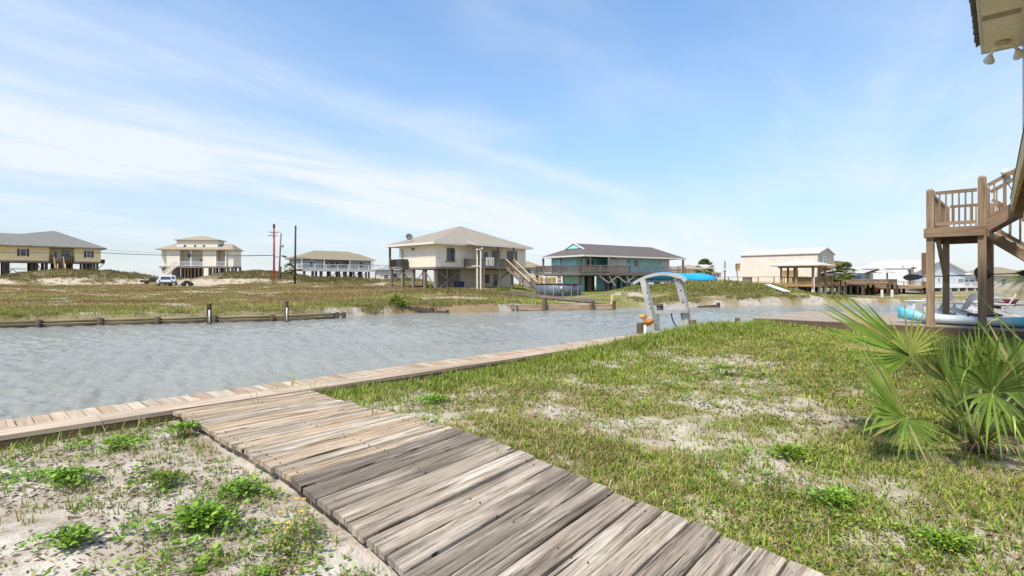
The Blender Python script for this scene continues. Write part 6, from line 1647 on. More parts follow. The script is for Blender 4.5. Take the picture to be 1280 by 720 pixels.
for a in (-0.45, 0.45):
    for s in (-1, 1): mb = MB(); mb.lathe(fb.p(a, 0.3 * s, 0.2), [(0, -.08), (.22, -.08), (.22, .08), (0, .08)], 12, (fb.u, Vector((0, 0, 1)), fb.v)); mb.build('wheel', M['black'], o)

# ---- utility poles and wires
M['redpole'] = plain('red_paint', (0.50, 0.055, 0.03), 0.6, var=0.2)
def pole(px0, y0, px1, Yd, w, label, mat='darkwood'):
    p = at(px1, y0, Yd); b = at(px0, 352, Yd); g = hz(b.x, b.y) - 0.4
    o = thing('utility_pole', label, 'pole', (b.x, b.y, g))
    mb = MB(); mb.tube([(b.x, b.y, g), p], [w, w * 0.8], 8); mb.build('shaft', M[mat], o)
    return o, p
o, p = pole(342.5, 280, 342.5, 82, 0.16, 'tall utility pole painted red with two crossarms', 'redpole')
for y_, x0, x1 in ((290.3, 337, 348.5), (294.6, 335, 346.5)):
    mb = MB(); mb.bar(at(x0, y_, 81.8), at(x1, y_, 81.8), 0.1, 0.12); mb.build('crossarm', M['greywood'], o)
mb = MB(); mb.tube([at(342.5, 280, 82), at(342.5, 285, 82)], 0.165, 8); mb.build('pole_cap', M['darkwood'], o)
o, p = pole(348.3, 291.5, 351.3, 80, 0.14, 'leaning grey utility pole with a transformer next to the red pole', 'greywood')
mb = MB(); c = at(353, 307, 79.9); mb.lathe(c, [(0, -.25), (.16, -.25), (.18, 0), (.16, .25), (0, .28)], 10); mb.build('transformer', M['metal'], o)
o, p = pole(368.5, 282, 369.5, 72, 0.14, 'tall bare dark utility pole in front of the grey house', 'darkwood')
o, p = pole(350.5, 333, 351.3, 84, 0.12, 'short stub pole behind the leaning utility pole', 'darkwood')
o, p = pole(905.8, 326, 906.2, 105, 0.16, 'slim distant utility pole left of the cream gambrel house', 'greywood')
mb = MB(); mb.lathe(at(906, 338, 105), [(0, -.3), (.25, -.3), (.28, 0), (.25, .3), (0, .3)], 8); mb.build('transformer', M['metal'], o)
def cable(pts, r, label, mat='darkmetal'):
    o = thing('overhead_cable', label, 'cable', pts[0])
    P = []
    for p, q in zip(pts[:-1], pts[1:]):
        for i in range(12):
            s = i / 12; c = p.lerp(q, s); c.z -= 0.5 * 4 * s * (1 - s) * 0.5; P.append(c)
    P.append(pts[-1]); mb = MB(); mb.tube(P, r, 5); mb.build('wire', M[mat], o)
    return o
cable([at(-120, 311, 92), at(128, 316, 88), at(342, 319.3, 82), at(351, 319.5, 80), at(369, 321, 72)], 0.05, 'thick dark cable passing in front of the cream house')
cable([at(-120, 309, 92), at(128, 312, 88), at(342, 319.0, 82.1)], 0.018, 'thin upper cable above the thick one at the left')
cable([at(369, 321, 72), at(490, 332, 92)], 0.025, 'thin cable sagging from the bare pole behind the grey house')
mb_o = thing('cable_splice', 'dark splice case hanging on the cable between the poles', 'cable box', at(355.5, 320, 78))
mb = MB(); mb.tube([at(353.3, 319.8, 78), at(357.8, 320.6, 77)], 0.09, 8); mb.build('case', M['darkmetal'], mb_o)
# ------------------------------------------------------------------ plants
M['grass'] = foliage('grass_blade', 0.35, 0.6, 0.2)
M['leaf'] = foliage('weed_leaf', 0.30, 0.45, 0.35)
M['dry'] = foliage('dry_litter', 0.1, 0.9, 0.1)
M['frond'] = foliage('palm_frond', 0.20, 0.36, 0.5)

def blades(P, head, L_, W_, lean, curve, col_):
    """5-vertex grass blades; returns V, F, C"""
    n = len(P)
    d = np.stack([np.cos(head), np.sin(head), np.zeros(n)], 1); s = np.stack([-np.sin(head), np.cos(head), np.zeros(n)], 1)
    up = np.array([0, 0, 1.0])
    def pt(t):
        out = lean * t + curve * t * t
        z = t * np.sqrt(np.maximum(0.05, 1 - np.minimum(out, 0.95) ** 2 * 0.7))
        return P + d * (L_ * out)[:, None] + up * (L_ * z)[:, None]
    b = P - up * 0.01; m_ = pt(np.full(n, 0.55)); e = pt(np.ones(n))
    w = W_[:, None] * s
    V = np.stack([b - w * 0.5, b + w * 0.5, m_ + w * 0.40, m_ - w * 0.40, e], 1).reshape(-1, 3)
    k = (np.arange(n) * 5)[:, None]
    F = np.concatenate([k + np.array([[0, 1, 2]]), k + np.array([[0, 2, 3]]), k + np.array([[3, 2, 4]])], 0)
    C = np.repeat(col_, 5, 0).reshape(n, 5, 3).copy()
    C[:, 4] *= 1.05
    return V, F, C.reshape(-1, 3)

def leaves(P, d, nrm, L_, W_, col_):
    """folded ovate leaf, 6 vertices"""
    n = len(P)
    d = d / np.linalg.norm(d, axis=1, keepdims=True)
    s = np.cross(d, nrm); s /= np.linalg.norm(s, axis=1, keepdims=True) + 1e-9
    u = np.cross(s, d)
    def pt(t, w, h): return P + d * (L_ * t)[:, None] + s * (W_ * w)[:, None] + u * (L_ * h)[:, None]
    V = np.stack([pt(0, 0, 0), pt(.32, -.5, .10), pt(.72, -.42, .06), pt(1.0, 0, -.08), pt(.72, .42, .06), pt(.32, .5, .10)], 1).reshape(-1, 3)
    k = (np.arange(n) * 6)[:, None]
    F = np.concatenate([k + np.array([[0, 3, 2]]), k + np.array([[0, 2, 1]]), k + np.array([[0, 4, 3]]), k + np.array([[0, 5, 4]])], 0)
    return V, F, np.repeat(col_, 6, 0)

def cat(parts):
    V, F, C, o = [], [], [], 0
    for v, f, c in parts:
        V.append(v); F.append(f + o); C.append(c); o += len(v)
    return np.concatenate(V), np.concatenate(F), np.concatenate(C)

GREEN = np.array([0.145, 0.225, 0.035]); LIME = np.array([0.31, 0.38, 0.055]); OLV = np.array([0.30, 0.285, 0.075])
STRAW = np.array([0.50, 0.40, 0.21]); BRN = np.array([0.27, 0.17, 0.085]); RUST = np.array([0.32, 0.19, 0.10])

def pick(n, cols, w, r, jit=0.18):
    i = r.choice(len(cols), n, p=np.array(w) / np.sum(w))
    c = np.array(cols)[i]
    return c * (1 + jit * r.standard_normal((n, 1))) * (1 + 0.06 * r.standard_normal((n, 3)))

def near_points(n, r, rmin, rmax, ex=-0.25, amax=50):
    u = r.random(n)
    k = ex + 1
    rad = (rmin ** k + u * (rmax ** k - rmin ** k)) ** (1 / k)
    an = np.radians(r.uniform(-amax, amax, n))
    return rad * np.sin(an), rad * np.cos(an)

def zones(x, y):
    a, b = to_ab(x, y)
    right = (a > 3.03) & (b < 6.16) & (a < 17.6) & ((b > -6))
    left = (a < 1.55) & (b < 6.18)
    return a, b, left, right

r = np.random.default_rng(21)
# --- lawn on the right
def lawn():
    parts = []
    N = 105000
    x, y = near_points(N, r, 2.2, 19.5, -0.15)
    a, b, left, right = zones(x, y)
    sandy = fbm(x * 0.55, y * 0.55, 301, 4); fine = fbm(x * 2.4, y * 2.4, 302, 3)
    far = ss((a - 7.5) / 5.0)
    cov = 0.16 + 0.85 * (1 - ss((sandy - 0.45) / 0.15)) + far * 0.5 + 0.25 * ss((b - 4.8) / 1.2)
    cov = cov * (0.35 + 1.1 * ss((fine - 0.30) / 0.3))
    keep = right & (r.random(N) < np.clip(cov, 0, 1))
    x, y, a, b, far, fine, sandy = [q[keep] for q in (x, y, a, b, far, fine, sandy)]
    n = len(x); print('lawn tufts', n)
    dist = np.hypot(x, y)
    nb = 6
    sp = 0.012 + 0.010 * dist * 0.35
    X = np.repeat(x, nb) + r.normal(0, 1, n * nb) * np.repeat(sp, nb); Y = np.repeat(y, nb) + r.normal(0, 1, n * nb) * np.repeat(sp, nb)
    a2, b2 = to_ab(X, Y)
    ok = (a2 > 3.02) & (b2 < 6.16)
    patch = fbm(X * 0.9, Y * 0.9, 310, 3)
    hue = np.clip((fbm(X * 0.45, Y * 0.45, 320, 4) - 0.35) / 0.3, 0, 1)
    D = np.hypot(X, Y)
    rim = np.repeat(ss((b - 4.4) / 1.4) * ss((a - 5) / 4), nb)
    lush = np.repeat(far, nb)
    H = (0.022 + 0.05 * r.random(n * nb) ** 1.6) * (0.75 + 0.6 * patch) * (1 + 0.5 * lush) * (1 + 1.1 * rim)
    tall = r.random(n * nb) < 0.03 + 0.05 * rim
    H = np.where(tall, H * 1.7, H)
    W = (0.0045 + 0.0007 * D) * (0.8 + 0.5 * r.random(n * nb))
    G = pick(n * nb, [GREEN, LIME, OLV, STRAW, BRN], [2.0, 3.6, 2.2, 1.1, 0.4], r)
    Dr = pick(n * nb, [OLV, STRAW, BRN, LIME], [2.0, 2.2, 1.3, 1.3], r)
    dryf = (r.random(n * nb) > hue * 0.75 + 0.45 + 0.35 * lush)
    C = np.where(dryf[:, None], Dr, G) * (0.8 + 0.45 * fbm(X * 1.6, Y * 1.6, 333, 3))[:, None]
    Z = height(X, Y)
    P = np.stack([X, Y, Z], 1)
    parts.append([q for q in blades(P[ok], r.uniform(0, 6.28, ok.sum()), H[ok], W[ok], r.uniform(0.1, 1.0, ok.sum()), r.uniform(0, 0.7, ok.sum()), np.clip(C[ok], 0.01, 1))])
    # taller sparse stalks along the dock and far rim
    N = 2600
    A = r.uniform(3.1, 17.4, N); B = 6.15 - np.abs(r.normal(0, 0.42, N)); keep = B < 6.15
    A, B = A[keep], B[keep]
    x = 0.691 * A - 0.723 * B; y = 0.723 * A + 0.691 * B
    n = len(x); nb = 7
    X = np.repeat(x, nb) + r.normal(0, .025, n * nb); Y = np.repeat(y, nb) + r.normal(0, .025, n * nb)
    aa, bb = to_ab(X, Y); ok = bb < 6.15
    H = np.repeat(r.uniform(0.08, 0.20, n), nb) * r.uniform(0.6, 1.1, n * nb) * (0.75 + 0.5 * ss((aa - 4) / 8))
    P = np.stack([X, Y, height(X, Y)], 1)
    C = pick(n * nb, [GREEN, LIME, OLV, STRAW], [2.5, 3.5, 1, 0.6], r)
    D = np.hypot(X, Y)
    parts.append(blades(P[ok], r.uniform(0, 6.28, ok.sum()), H[ok], (0.004 + 0.0007 * D[ok]), r.uniform(0.05, 0.4, ok.sum()), r.uniform(0.1, 0.6, ok.sum()), np.clip(C[ok], .01, 1)))
    # uneven taller tufts, thickest towards the water
    N = 5200
    x, y = near_points(N, r, 3.2, 18.0, 0.15)
    a, b, left, right = zones(x, y)
    cl = fbm(x * 0.8, y * 0.8, 350, 3)
    pr = ss((cl - 0.47) / 0.12) * (0.22 + 0.75 * ss((b - 2.6) / 2.6) * ss((a - 4.5) / 3))
    kp = right & (r.random(N) < pr)
    x, y, a, b = x[kp], y[kp], a[kp], b[kp]; n = len(x); nb = 11; print('tall tufts', n)
    X = np.repeat(x, nb) + r.normal(0, .03, n * nb); Y = np.repeat(y, nb) + r.normal(0, .03, n * nb)
    aa, bb = to_ab(X, Y); ok = (bb < 6.15) & (aa > 3.02)
    H = np.repeat(r.uniform(0.06, 0.15, n) * (0.8 + 0.6 * ss((b - 3) / 2.5)), nb) * r.uniform(.55, 1.1, n * nb)
    C = pick(n * nb, [GREEN, LIME, LIME * 1.15, STRAW], [1.6, 3, 2, 0.5], r)
    D = np.hypot(X, Y)
    parts.append(blades(np.stack([X, Y, height(X, Y)], 1)[ok], r.uniform(0, 6.28, ok.sum()), H[ok], 0.0035 + 0.0006 * D[ok], r.uniform(0.05, .6, ok.sum()), r.uniform(.1, .6, ok.sum()), np.clip(C[ok], .01, 1)))
    V, F, C = cat(parts)
    o = mesh_np('lawn_grass', V, F, M['grass'], C, kind='stuff'); o['label'] = 'patchy green and straw coloured grass on the sandy lawn'
lawn()

# --- low broad-leaved ground cover and thin grass on both sides
def rosettes(x, y, sz, nl, cols, w, rr_, zoff=0.0, upright=0.5):
    n = len(x); nlv = nl
    X = np.repeat(x, nlv); Y = np.repeat(y, nlv); Sz = np.repeat(sz, nlv)
    th = rr_.uniform(0, 6.28, n * nlv); rad = np.sqrt(rr_.random(n * nlv)) * Sz * 1.2
    hgt = rr_.random(n * nlv) * Sz * upright * (1.2 - rad / (Sz * 1.3 + 1e-6))
    px_, py_ = X + rad * np.cos(th), Y + rad * np.sin(th)
    P = np.stack([px_, py_, height(px_, py_) + hgt + 0.004 + zoff], 1)
    d = np.stack([np.cos(th) + rr_.normal(0, .6, n * nlv), np.sin(th) + rr_.normal(0, .6, n * nlv), rr_.uniform(0.0, 0.9, n * nlv)], 1)
    nr = np.stack([rr_.normal(0, .35, n * nlv), rr_.normal(0, .35, n * nlv), np.ones(n * nlv)], 1)
    L_ = Sz * rr_.uniform(0.34, 0.68, n * nlv)
    return leaves(P, d, nr, L_, L_ * rr_.uniform(0.5, 0.75, n * nlv), np.clip(pick(n * nlv, cols, w, rr_), .008, 1))
WG = np.array([0.175, 0.32, 0.03]); WG2 = np.array([0.27, 0.41, 0.055]); WD = np.array([0.11, 0.20, 0.025]); WY = np.array([0.48, 0.42, 0.05])
def cover():
    parts = []
    N = 5200
    x, y = near_points(N, r, 2.0, 9.5, 0.0)
    a, b, left, right = zones(x, y)
    c1 = fbm(x * 0.8, y * 0.8, 401, 4)
    keep = (left & (r.random(N) < ss((c1 - 0.42) / 0.16) * 0.85 + 0.12)) | (right & (r.random(N) < ss((c1 - 0.48) / 0.14) * 0.75 + 0.05)) | (right & (b < 0.6) & (a > 3.1) & (np.hypot(x, y) < 4.2) & (r.random(N) < 0.55))
    x, y = x[keep], y[keep]; n = len(x); print('rosettes', n)
    parts.append(rosettes(x, y, r.uniform(0.022, 0.06, n), 13, [WG, WG2, WD, OLV, WY, BRN], [3.2, 2.6, 1.6, 1.0, 0.10, 0.25], r, 0, 0.5))
    V, F, C = cat(parts)
    o = mesh_np('ground_cover', V, F, M['leaf'], C, kind='stuff'); o['label'] = 'scattered low broad leaved weeds on the sand'
    # thin grass on the left sand
    N = 9000
    x, y = near_points(N, r, 1.9, 9.0, 0.1, 54)
    a, b, left, right = zones(x, y)
    c1 = fbm(x * 1.1, y * 1.1, 411, 4)
    keep = left & (r.random(N) < ss((c1 - 0.42) / 0.2) * 0.8 + 0.06 + 0.6 * ss((b - 5.5) / 0.5))
    x, y = x[keep], y[keep]; n = len(x); nb = 6; print('left tufts', n)
    X = np.repeat(x, nb) + r.normal(0, .022, n * nb); Y = np.repeat(y, nb) + r.normal(0, .022, n * nb)
    a2, b2 = to_ab(X, Y); ok = (a2 < 1.56) & (b2 < 6.18)
    X, Y = X[ok], Y[ok]; n = len(X)
    V, F, C = blades(np.stack([X, Y, height(X, Y)], 1), r.uniform(0, 6.28, n), r.uniform(0.025, 0.085, n) * (1 + 0.9 * ss((to_ab(X, Y)[1] - 5.5) / 0.5)), 0.003 + 0.0009 * np.hypot(X, Y), r.uniform(0.1, 0.9, n), r.uniform(0, .6, n), np.clip(pick(n, [GREEN, WG, OLV, STRAW, BRN], [2, 2, 2, 1.6, 1.2], r), .01, 1))
    o = mesh_np('sparse_grass', V, F, M['grass'], C, kind='stuff'); o['label'] = 'thin grass tufts on the sand left of the boardwalk'
    # litter: twigs, bark and dead leaves on the sand
    N = 52000
    x, y = near_points(N, r, 1.9, 12.0, -0.1, 52)
    a, b, left, right = zones(x, y)
    c1 = fbm(x * 1.3, y * 1.3, 421, 4)
    keep = (left | right) & (r.random(N) < ss((c1 - 0.38) / 0.22) * 0.85 + 0.08)
    x, y = x[keep], y[keep]; n = len(x); print('litter', n)
    th = r.uniform(0, 6.28, n)
    Ln = r.uniform(0.012, 0.055, n) * (0.7 + 0.07 * np.hypot(x, y)); Wd = r.uniform(0.003, 0.011, n) * (0.8 + 0.12 * np.hypot(x, y))
    d = np.stack([np.cos(th), np.sin(th), r.normal(0, .22, n)], 1)
    nr = np.stack([r.normal(0, .3, n), r.normal(0, .3, n), np.ones(n)], 1)
    P = np.stack([x, y, height(x, y) + 0.006], 1)
    C = pick(n, [np.array([.12, .08, .05]), np.array([.21, .15, .095]), np.array([.33, .25, .16]), np.array([.06, .045, .035])], [2, 2.5, 1.6, 0.8], r)
    V, F, C = leaves(P, d, nr, Ln, Wd, np.clip(C, .01, 1))
    o = mesh_np('leaf_litter', V, F, M['dry'], C, kind='stuff'); o['label'] = 'brown twigs and dead leaf litter on the sand'
cover()

# --- single weed clumps one can point to
def clump(name, label, px_, py_, rx, ry, nro, cols=(WG, WG2, WD), w=(3, 3, 1.2), sz=(0.035, 0.07), up_=0.9, nl=10, flowers=0, rise=0.05, seed=1):
    q = np.random.default_rng(seed)
    Yc = 1.0
    z = -0.2
    for _ in range(6):
        Yc = (CZ - z) * FPX / (py_ - 350); Xc = (px_ - 640) / FPX * Yc; z = hz(Xc, Yc)
    m4 = nro * 6
    rad = np.abs(q.normal(0, 0.62, m4)); th = q.uniform(0, 6.28, m4)
    lump = 0.8 + 0.45 * np.sin(th * 3 + seed) + 0.25 * np.sin(th * 5 + 2 * seed)
    x = Xc + rad * np.cos(th) * rx * 1.45 * lump; y = Yc + rad * np.sin(th) * ry * 1.45 * lump
    kp = q.random(m4) < ss((fbm(x * 5, y * 5, 600 + seed, 3) - 0.42) / 0.15)
    x, y, rad = x[kp][:nro], y[kp][:nro], np.minimum(rad[kp][:nro], 1.0)
    a, b = to_ab(x, y); ok = ((a < 1.55) | (a > 3.03)) & (b < 6.2)
    x, y, rad = x[ok], y[ok], rad[ok]
    o = thing(name, label, 'weed', (Xc, Yc, z))
    parts = []
    dome = rise * (1 - rad ** 2)
    n = len(x)
    for k in range(n):
        pass
    V, F, C = rosettes(x, y, q.uniform(sz[0], sz[1], n), nl, list(cols), list(w), q, 0, up_)
    V = V.copy(); V[:, 2] += np.repeat(dome, nl * 6)
    Vs, Fs, Cs = blades(np.stack([x, y, height(x, y)], 1), q.uniform(0, 6.28, n), dome + 0.03, np.full(n, 0.006), q.uniform(0, .4, n), q.uniform(0, .3, n), np.clip(pick(n, [WD, OLV], [1, 1], q), .01, 1))
    V, F, C = cat([(V, F, C), (Vs, Fs, Cs)])
    V = V - np.array([Xc, Yc, z])
    me = mesh_np('foliage', V, F, M['leaf'], C); me.parent = o
    for k in range(flowers):
        i = q.integers(0, n); mb = MB(); c = Vector((x[i], y[i], hz(x[i], y[i]) + dome[i] + 0.07 + q.random() * 0.05))
        for m_ in range(6):
            a1 = m_ * math.pi / 3; e = c + Vector((math.cos(a1), math.sin(a1), .25)) * 0.012; s_ = Vector((-math.sin(a1), math.cos(a1), 0)) * 0.006
            mb.poly([c, e - s_, e + Vector((0, 0, .004)), e + s_], [(0, 1, 2), (0, 2, 3)])
        mb.build('flower', M['petal'], o)
    return o
M['petal'] = plain('yellow_petal', (0.75, 0.45, 0.02), 0.6, var=0.2, scale=40)
clump('weed_clump', 'dense bright green weed mat against the top left edge of the boardwalk', 243, 545, 0.30, 0.22, 105, seed=2, rise=0.09)
clump('weed_clump', 'wide leafy green weed patch on the sand at the left, below the dock', 85, 603, 0.36, 0.26, 85, seed=3)
clump('weed_clump', 'largest leafy weed clump in the middle of the left sand near the boardwalk', 250, 662, 0.26, 0.20, 85, sz=(0.05, 0.085), seed=4, rise=0.07)
clump('weed_clump', 'small round bright green weed near the bottom left corner', 92, 684, 0.11, 0.09, 26, sz=(0.05, 0.07), seed=5)
clump('weed_clump', 'straggly weed with yellow flowers beside the sloping boardwalk edge', 378, 665, 0.19, 0.22, 50, (WG, OLV, STRAW, RUST), (3, 2, 1, 1), (0.03, 0.055), 1.5, 11, 7, 0.09, 6)
clump('weed_clump', 'dull green low weed in the middle of the left sand', 203, 609, 0.17, 0.12, 32, (WD, OLV, WG), (2, 2, 2), seed=7)
clump('weed_clump', 'green weed strip along the foot of the dock face at the left', 60, 548, 0.50, 0.12, 60, seed=8)
clump('weed_clump', 'pale green weed clump halfway between dock and big clump at the left', 133, 562, 0.30, 0.12, 48, (WG2, WG, LIME), (2, 2, 1), seed=9)
clump('weed_clump', 'leafy weed close to the boardwalk bend on its sandy side', 300, 620, 0.20, 0.20, 50, seed=10)
clump('weed_clump', 'mid green leafy weed in a sand patch on the right lawn', 985, 575, 0.30, 0.22, 40, (WG, LIME), (2, 2), (0.05, 0.08), seed=12)
clump('weed_clump', 'spreading weed below the mid green one on the right lawn', 1040, 632, 0.20, 0.12, 38, (WG, WG2), (2, 2), (0.045, 0.07), seed=13)
clump('weed_clump', 'clover like weed patch with yellowing leaves at the bottom right', 1185, 690, 0.42, 0.20, 110, (WG, WG2, WY, LIME), (3, 3, 0.5, 1), (0.03, 0.05), seed=14)
clump('weed_clump', 'bright weed on the lawn beside the top right corner of the boardwalk', 545, 505, 0.30, 0.22, 60, (WG2, WG), (2, 2), seed=15)
clump('weed_clump', 'bushy light green weed among grass in the middle of the lawn', 905, 470, 0.45, 0.4, 70, (LIME, WG2), (2, 2), (0.05, 0.08), 1.0, seed=16, rise=0.1)
o = thing('dark_stone', 'small dark flat stone on the sand at the bottom beside the boardwalk', 'stone', (0, 0, 0))
c = Vector((-1.15, 2.78, 0)); c.z = hz(c.x, c.y)
Yc = 1.5 * 680 / (705 - 350); c = Vector(((360 - 640) / 680 * Yc, Yc, 0)); c.z = hz(c.x, c.y)
o.location = c * S; LOC[o.name] = c
mb = MB(); mb.poly([c + Vector(v) for v in ((-.05, -.02, -.01), (.0, -.035, -.01), (.055, -.01, -.01), (.04, .03, -.01), (-.03, .03, -.01), (-.04, -.015, .018), (.0, -.025, .024), (.04, -.005, .018), (.03, .02, .02), (-.02, .02, .022))], [(0, 1, 6, 5), (1, 2, 7, 6), (2, 3, 8, 7), (3, 4, 9, 8), (4, 0, 5, 9), (5, 6, 7, 8, 9), (4, 3, 2, 1, 0)])
mb.build('stone', plain('dark_stone', (0.06, 0.055, 0.055), 0.8, var=0.3, scale=30), o)
# wisps of grass growing up through the boards
def wisps():
    q = np.random.default_rng(31)
    P = []; 
    for px_, py_, k in ((318, 503, 5), (345, 490, 9), (385, 487, 6), (400, 492, 6), (470, 520, 5), (530, 533, 6), (365, 480, 6), (634, 569, 3)):
        Yc = CZ * FPX / (py_ - 350); Xc = (px_ - 640) / FPX * Yc
        for i in range(k): P.append((Xc + q.normal(0, .06), Yc + q.normal(0, .03), -0.03))
    P = np.array(P); n = len(P)
    V, F, C = blades(P, q.uniform(0, 6.28, n), q.uniform(0.08, 0.30, n), np.full(n, 0.007), q.uniform(0.1, 0.5, n), q.uniform(0.2, .7, n), np.clip(pick(n, [LIME, OLV], [1, 1], q), .01, 1))
    o = mesh_np('grass_wisps', V, F, M['grass'], C, kind='stuff'); o['label'] = 'thin grass blades sprouting between boards of the dock and boardwalk'
wisps()

# --- far bank vegetation
def dune_grass():
    parts = []
    N = 150000
    x, y = near_points(N, r, 22, 120, -0.55, 48)
    d = y - np.interp(x, BX, BY)
    n1 = fbm(x * 0.14, y * 0.30, 51, 4); n2 = fbm(x * 0.35, y * 0.55, 61, 4); n3 = fbm(x * 0.2, y * 0.45, 530, 4); n4 = fbm(x * 0.9, y * 0.9, 540, 3)
    und = np.zeros(N)
    for X, Y, A, sx, sy in DUNES: und = und + A * np.exp(-((x - X) / sx) ** 2 * 0.5 - ((y - Y) / sy) ** 2 * 0.5)
    dune = ss((und - 0.25) / 0.5)
    drive = np.clip(np.exp(-(((x + 46.5 + (y - 80) * 0.55) / 3.0) ** 2)) * ss((y - 66) / 4) * 1.8, 0, 1)
    road = ss((-68 - x) / 3) * ss((y - 78) / 4) * (1 - dune)
    lawn_ = ss((x - 1.5) / 3) * (1 - dune)
    cliff = (1 - ss((d - 0.5) / 1.6)) * (ss((x + 13) / 2) * (1 - ss((x - 0) / 1)) + ss((x - 10.5) / 2) * (1 - ss((x - 26) / 2)))
    beach = ss((x - 25) / 4)
    dens = (1 - drive) * (1 - road) * (1 - 0.8 * ss((n2 - 0.54) / 0.08) * (1 - dune * 0.4)) * (1 - 0.5 * cliff * ss((n4 - 0.3) / .2)) * (0.55 + 0.6 * n4)
    dens = dens * (1 - 0.65 * beach)
    slope = ss((und - 0.2) / 0.3) * ss((-(y - 85)) / 6) * ss((0.52 - n2) / 0.06) * (x < -30)
    dens = dens * (1 - 0.0 * ss((slope - .3) / .4) * ss((n4 - .45) / .15))
    sface = ss((und - 0.10) / 0.12) * (1 - ss((und - 0.85) / 0.25)) * (x < -30) * (y < 86) * ss((n2 - 0.40) / 0.06)
    dens = np.where(dune > 0.5, np.maximum(dens, 0.95), dens) * (1 - 0.85 * sface) * (1 - drive)
    keep = (d > np.where(x < -10.5, -0.05, 0.15)) & (y < 118) & (r.random(N) < np.clip(dens, 0, 1))
    x, y, d, n1, n3, n4, dune, lawn_, und, beach = [q[keep] for q in (x, y, d, n1, n3, n4, dune, lawn_, und, beach)]
    n = len(x); print('dune tufts', n)
    nb = 8
    sp = 0.07 + 0.0012 * y
    X = np.repeat(x, nb) + r.normal(0, 1, n * nb) * np.repeat(sp, nb); Y = np.repeat(y, nb) + r.normal(0, 1, n * nb) * np.repeat(sp, nb)
    rp = lambda q: np.repeat(q, nb)
    gr = np.clip((rp(n3) - 0.40) / 0.2, 0, 1)
    edge = 1 - ss((rp(d) - 1.0) / 9.0)
    gr = np.clip(gr + 0.55 * edge * (rp(n4) > .35) - 0.6 * ss((rp(d) - 9) / 4) * (rp(x) < -2), 0, 1)
    H = (0.05 + 0.12 * r.random(n * nb)) * (0.6 + 0.8 * rp(n4)) * (1 + 1.1 * rp(dune)) * (1 - 0.62 * rp(lawn_)) * (1 - 0.4 * rp(beach))
    W = 0.005 + 0.0006 * Y
    A_ = pick(n * nb, [RUST, BRN, STRAW * 0.8, OLV * 0.8], [2.4, 2.2, 1.2, 1.2], r)
    B_ = pick(n * nb, [OLV, LIME * 0.95, STRAW * 0.85, GREEN * 0.9], [2.5, 1.7, 1.6, 1.0], r)
    C = np.where((r.random(n * nb) < gr)[:, None], B_, A_)
    Dn = pick(n * nb, [np.array([.115, .105, .04]), np.array([.17, .145, .055]), BRN * .75, OLV * 0.75], [2, 2, 1.4, 1.6], r)
    C = np.where((r.random(n * nb) < rp(dune) * 0.97)[:, None], Dn, C)
    Rt = pick(n * nb, [OLV, LIME, GREEN, STRAW * .9], [2.0, 2.2, 1.3, 1.2], r)
    C = np.where((r.random(n * nb) < rp(ss((x + 1) / 3)) * 0.85 * (1 - .35 * rp(dune)))[:, None], Rt, C)
    C = C * (0.50 + 1.10 * rp(fbm(x * 0.11, y * 0.35, 551, 4)))[:, None]
    q2 = np.random.default_rng(77)
    N2 = 14000
    xs = q2.uniform(-40, 30, N2); ds = np.abs(q2.normal(0, 4.2, N2)) + 0.1; ys = np.interp(xs, BX, BY) + ds
    kp = (q2.random(N2) < ss((fbm(xs * 0.5, ys * 0.8, 701, 3) - 0.45) / 0.15)) & ((xs < 0.5) | (xs > 10)) & (ds > 0.3)
    xs, ys = xs[kp], ys[kp]; n2_ = len(xs); nb2 = 9
    X2 = np.repeat(xs, nb2) + q2.normal(0, .09, n2_ * nb2); Y2 = np.repeat(ys, nb2) + q2.normal(0, .09, n2_ * nb2)
    H2 = np.repeat(q2.uniform(0.14, 0.34, n2_), nb2) * q2.uniform(.6, 1.1, n2_ * nb2)
    C2 = np.clip(pick(n2_ * nb2, [STRAW * .8, OLV, LIME * .8, BRN], [2.2, 2.2, 1.5, 1.0], q2) * np.repeat(q2.uniform(.65, 1.2, n2_), nb2)[:, None], .01, 1)
    tall_ = blades(np.stack([X2, Y2, height(X2, Y2)], 1), q2.uniform(0, 6.28, n2_ * nb2), H2, 0.004 + 0.0006 * Y2, q2.uniform(0, .45, n2_ * nb2), q2.uniform(0, .4, n2_ * nb2), C2)
    V, F, C = blades(np.stack([X, Y, height(X, Y)], 1), r.uniform(0, 6.28, n * nb), H * 1.1, W, r.uniform(0.0, 0.55, n * nb), r.uniform(0, .4, n * nb), np.clip(C, .008, 1))
    V, F, C = cat([(V, F, C), tall_])
    o = mesh_np('dune_grass', V, F, M['grass'], C, kind='stuff'); o['label'] = 'brown and olive dune grass covering the far bank'
dune_grass()

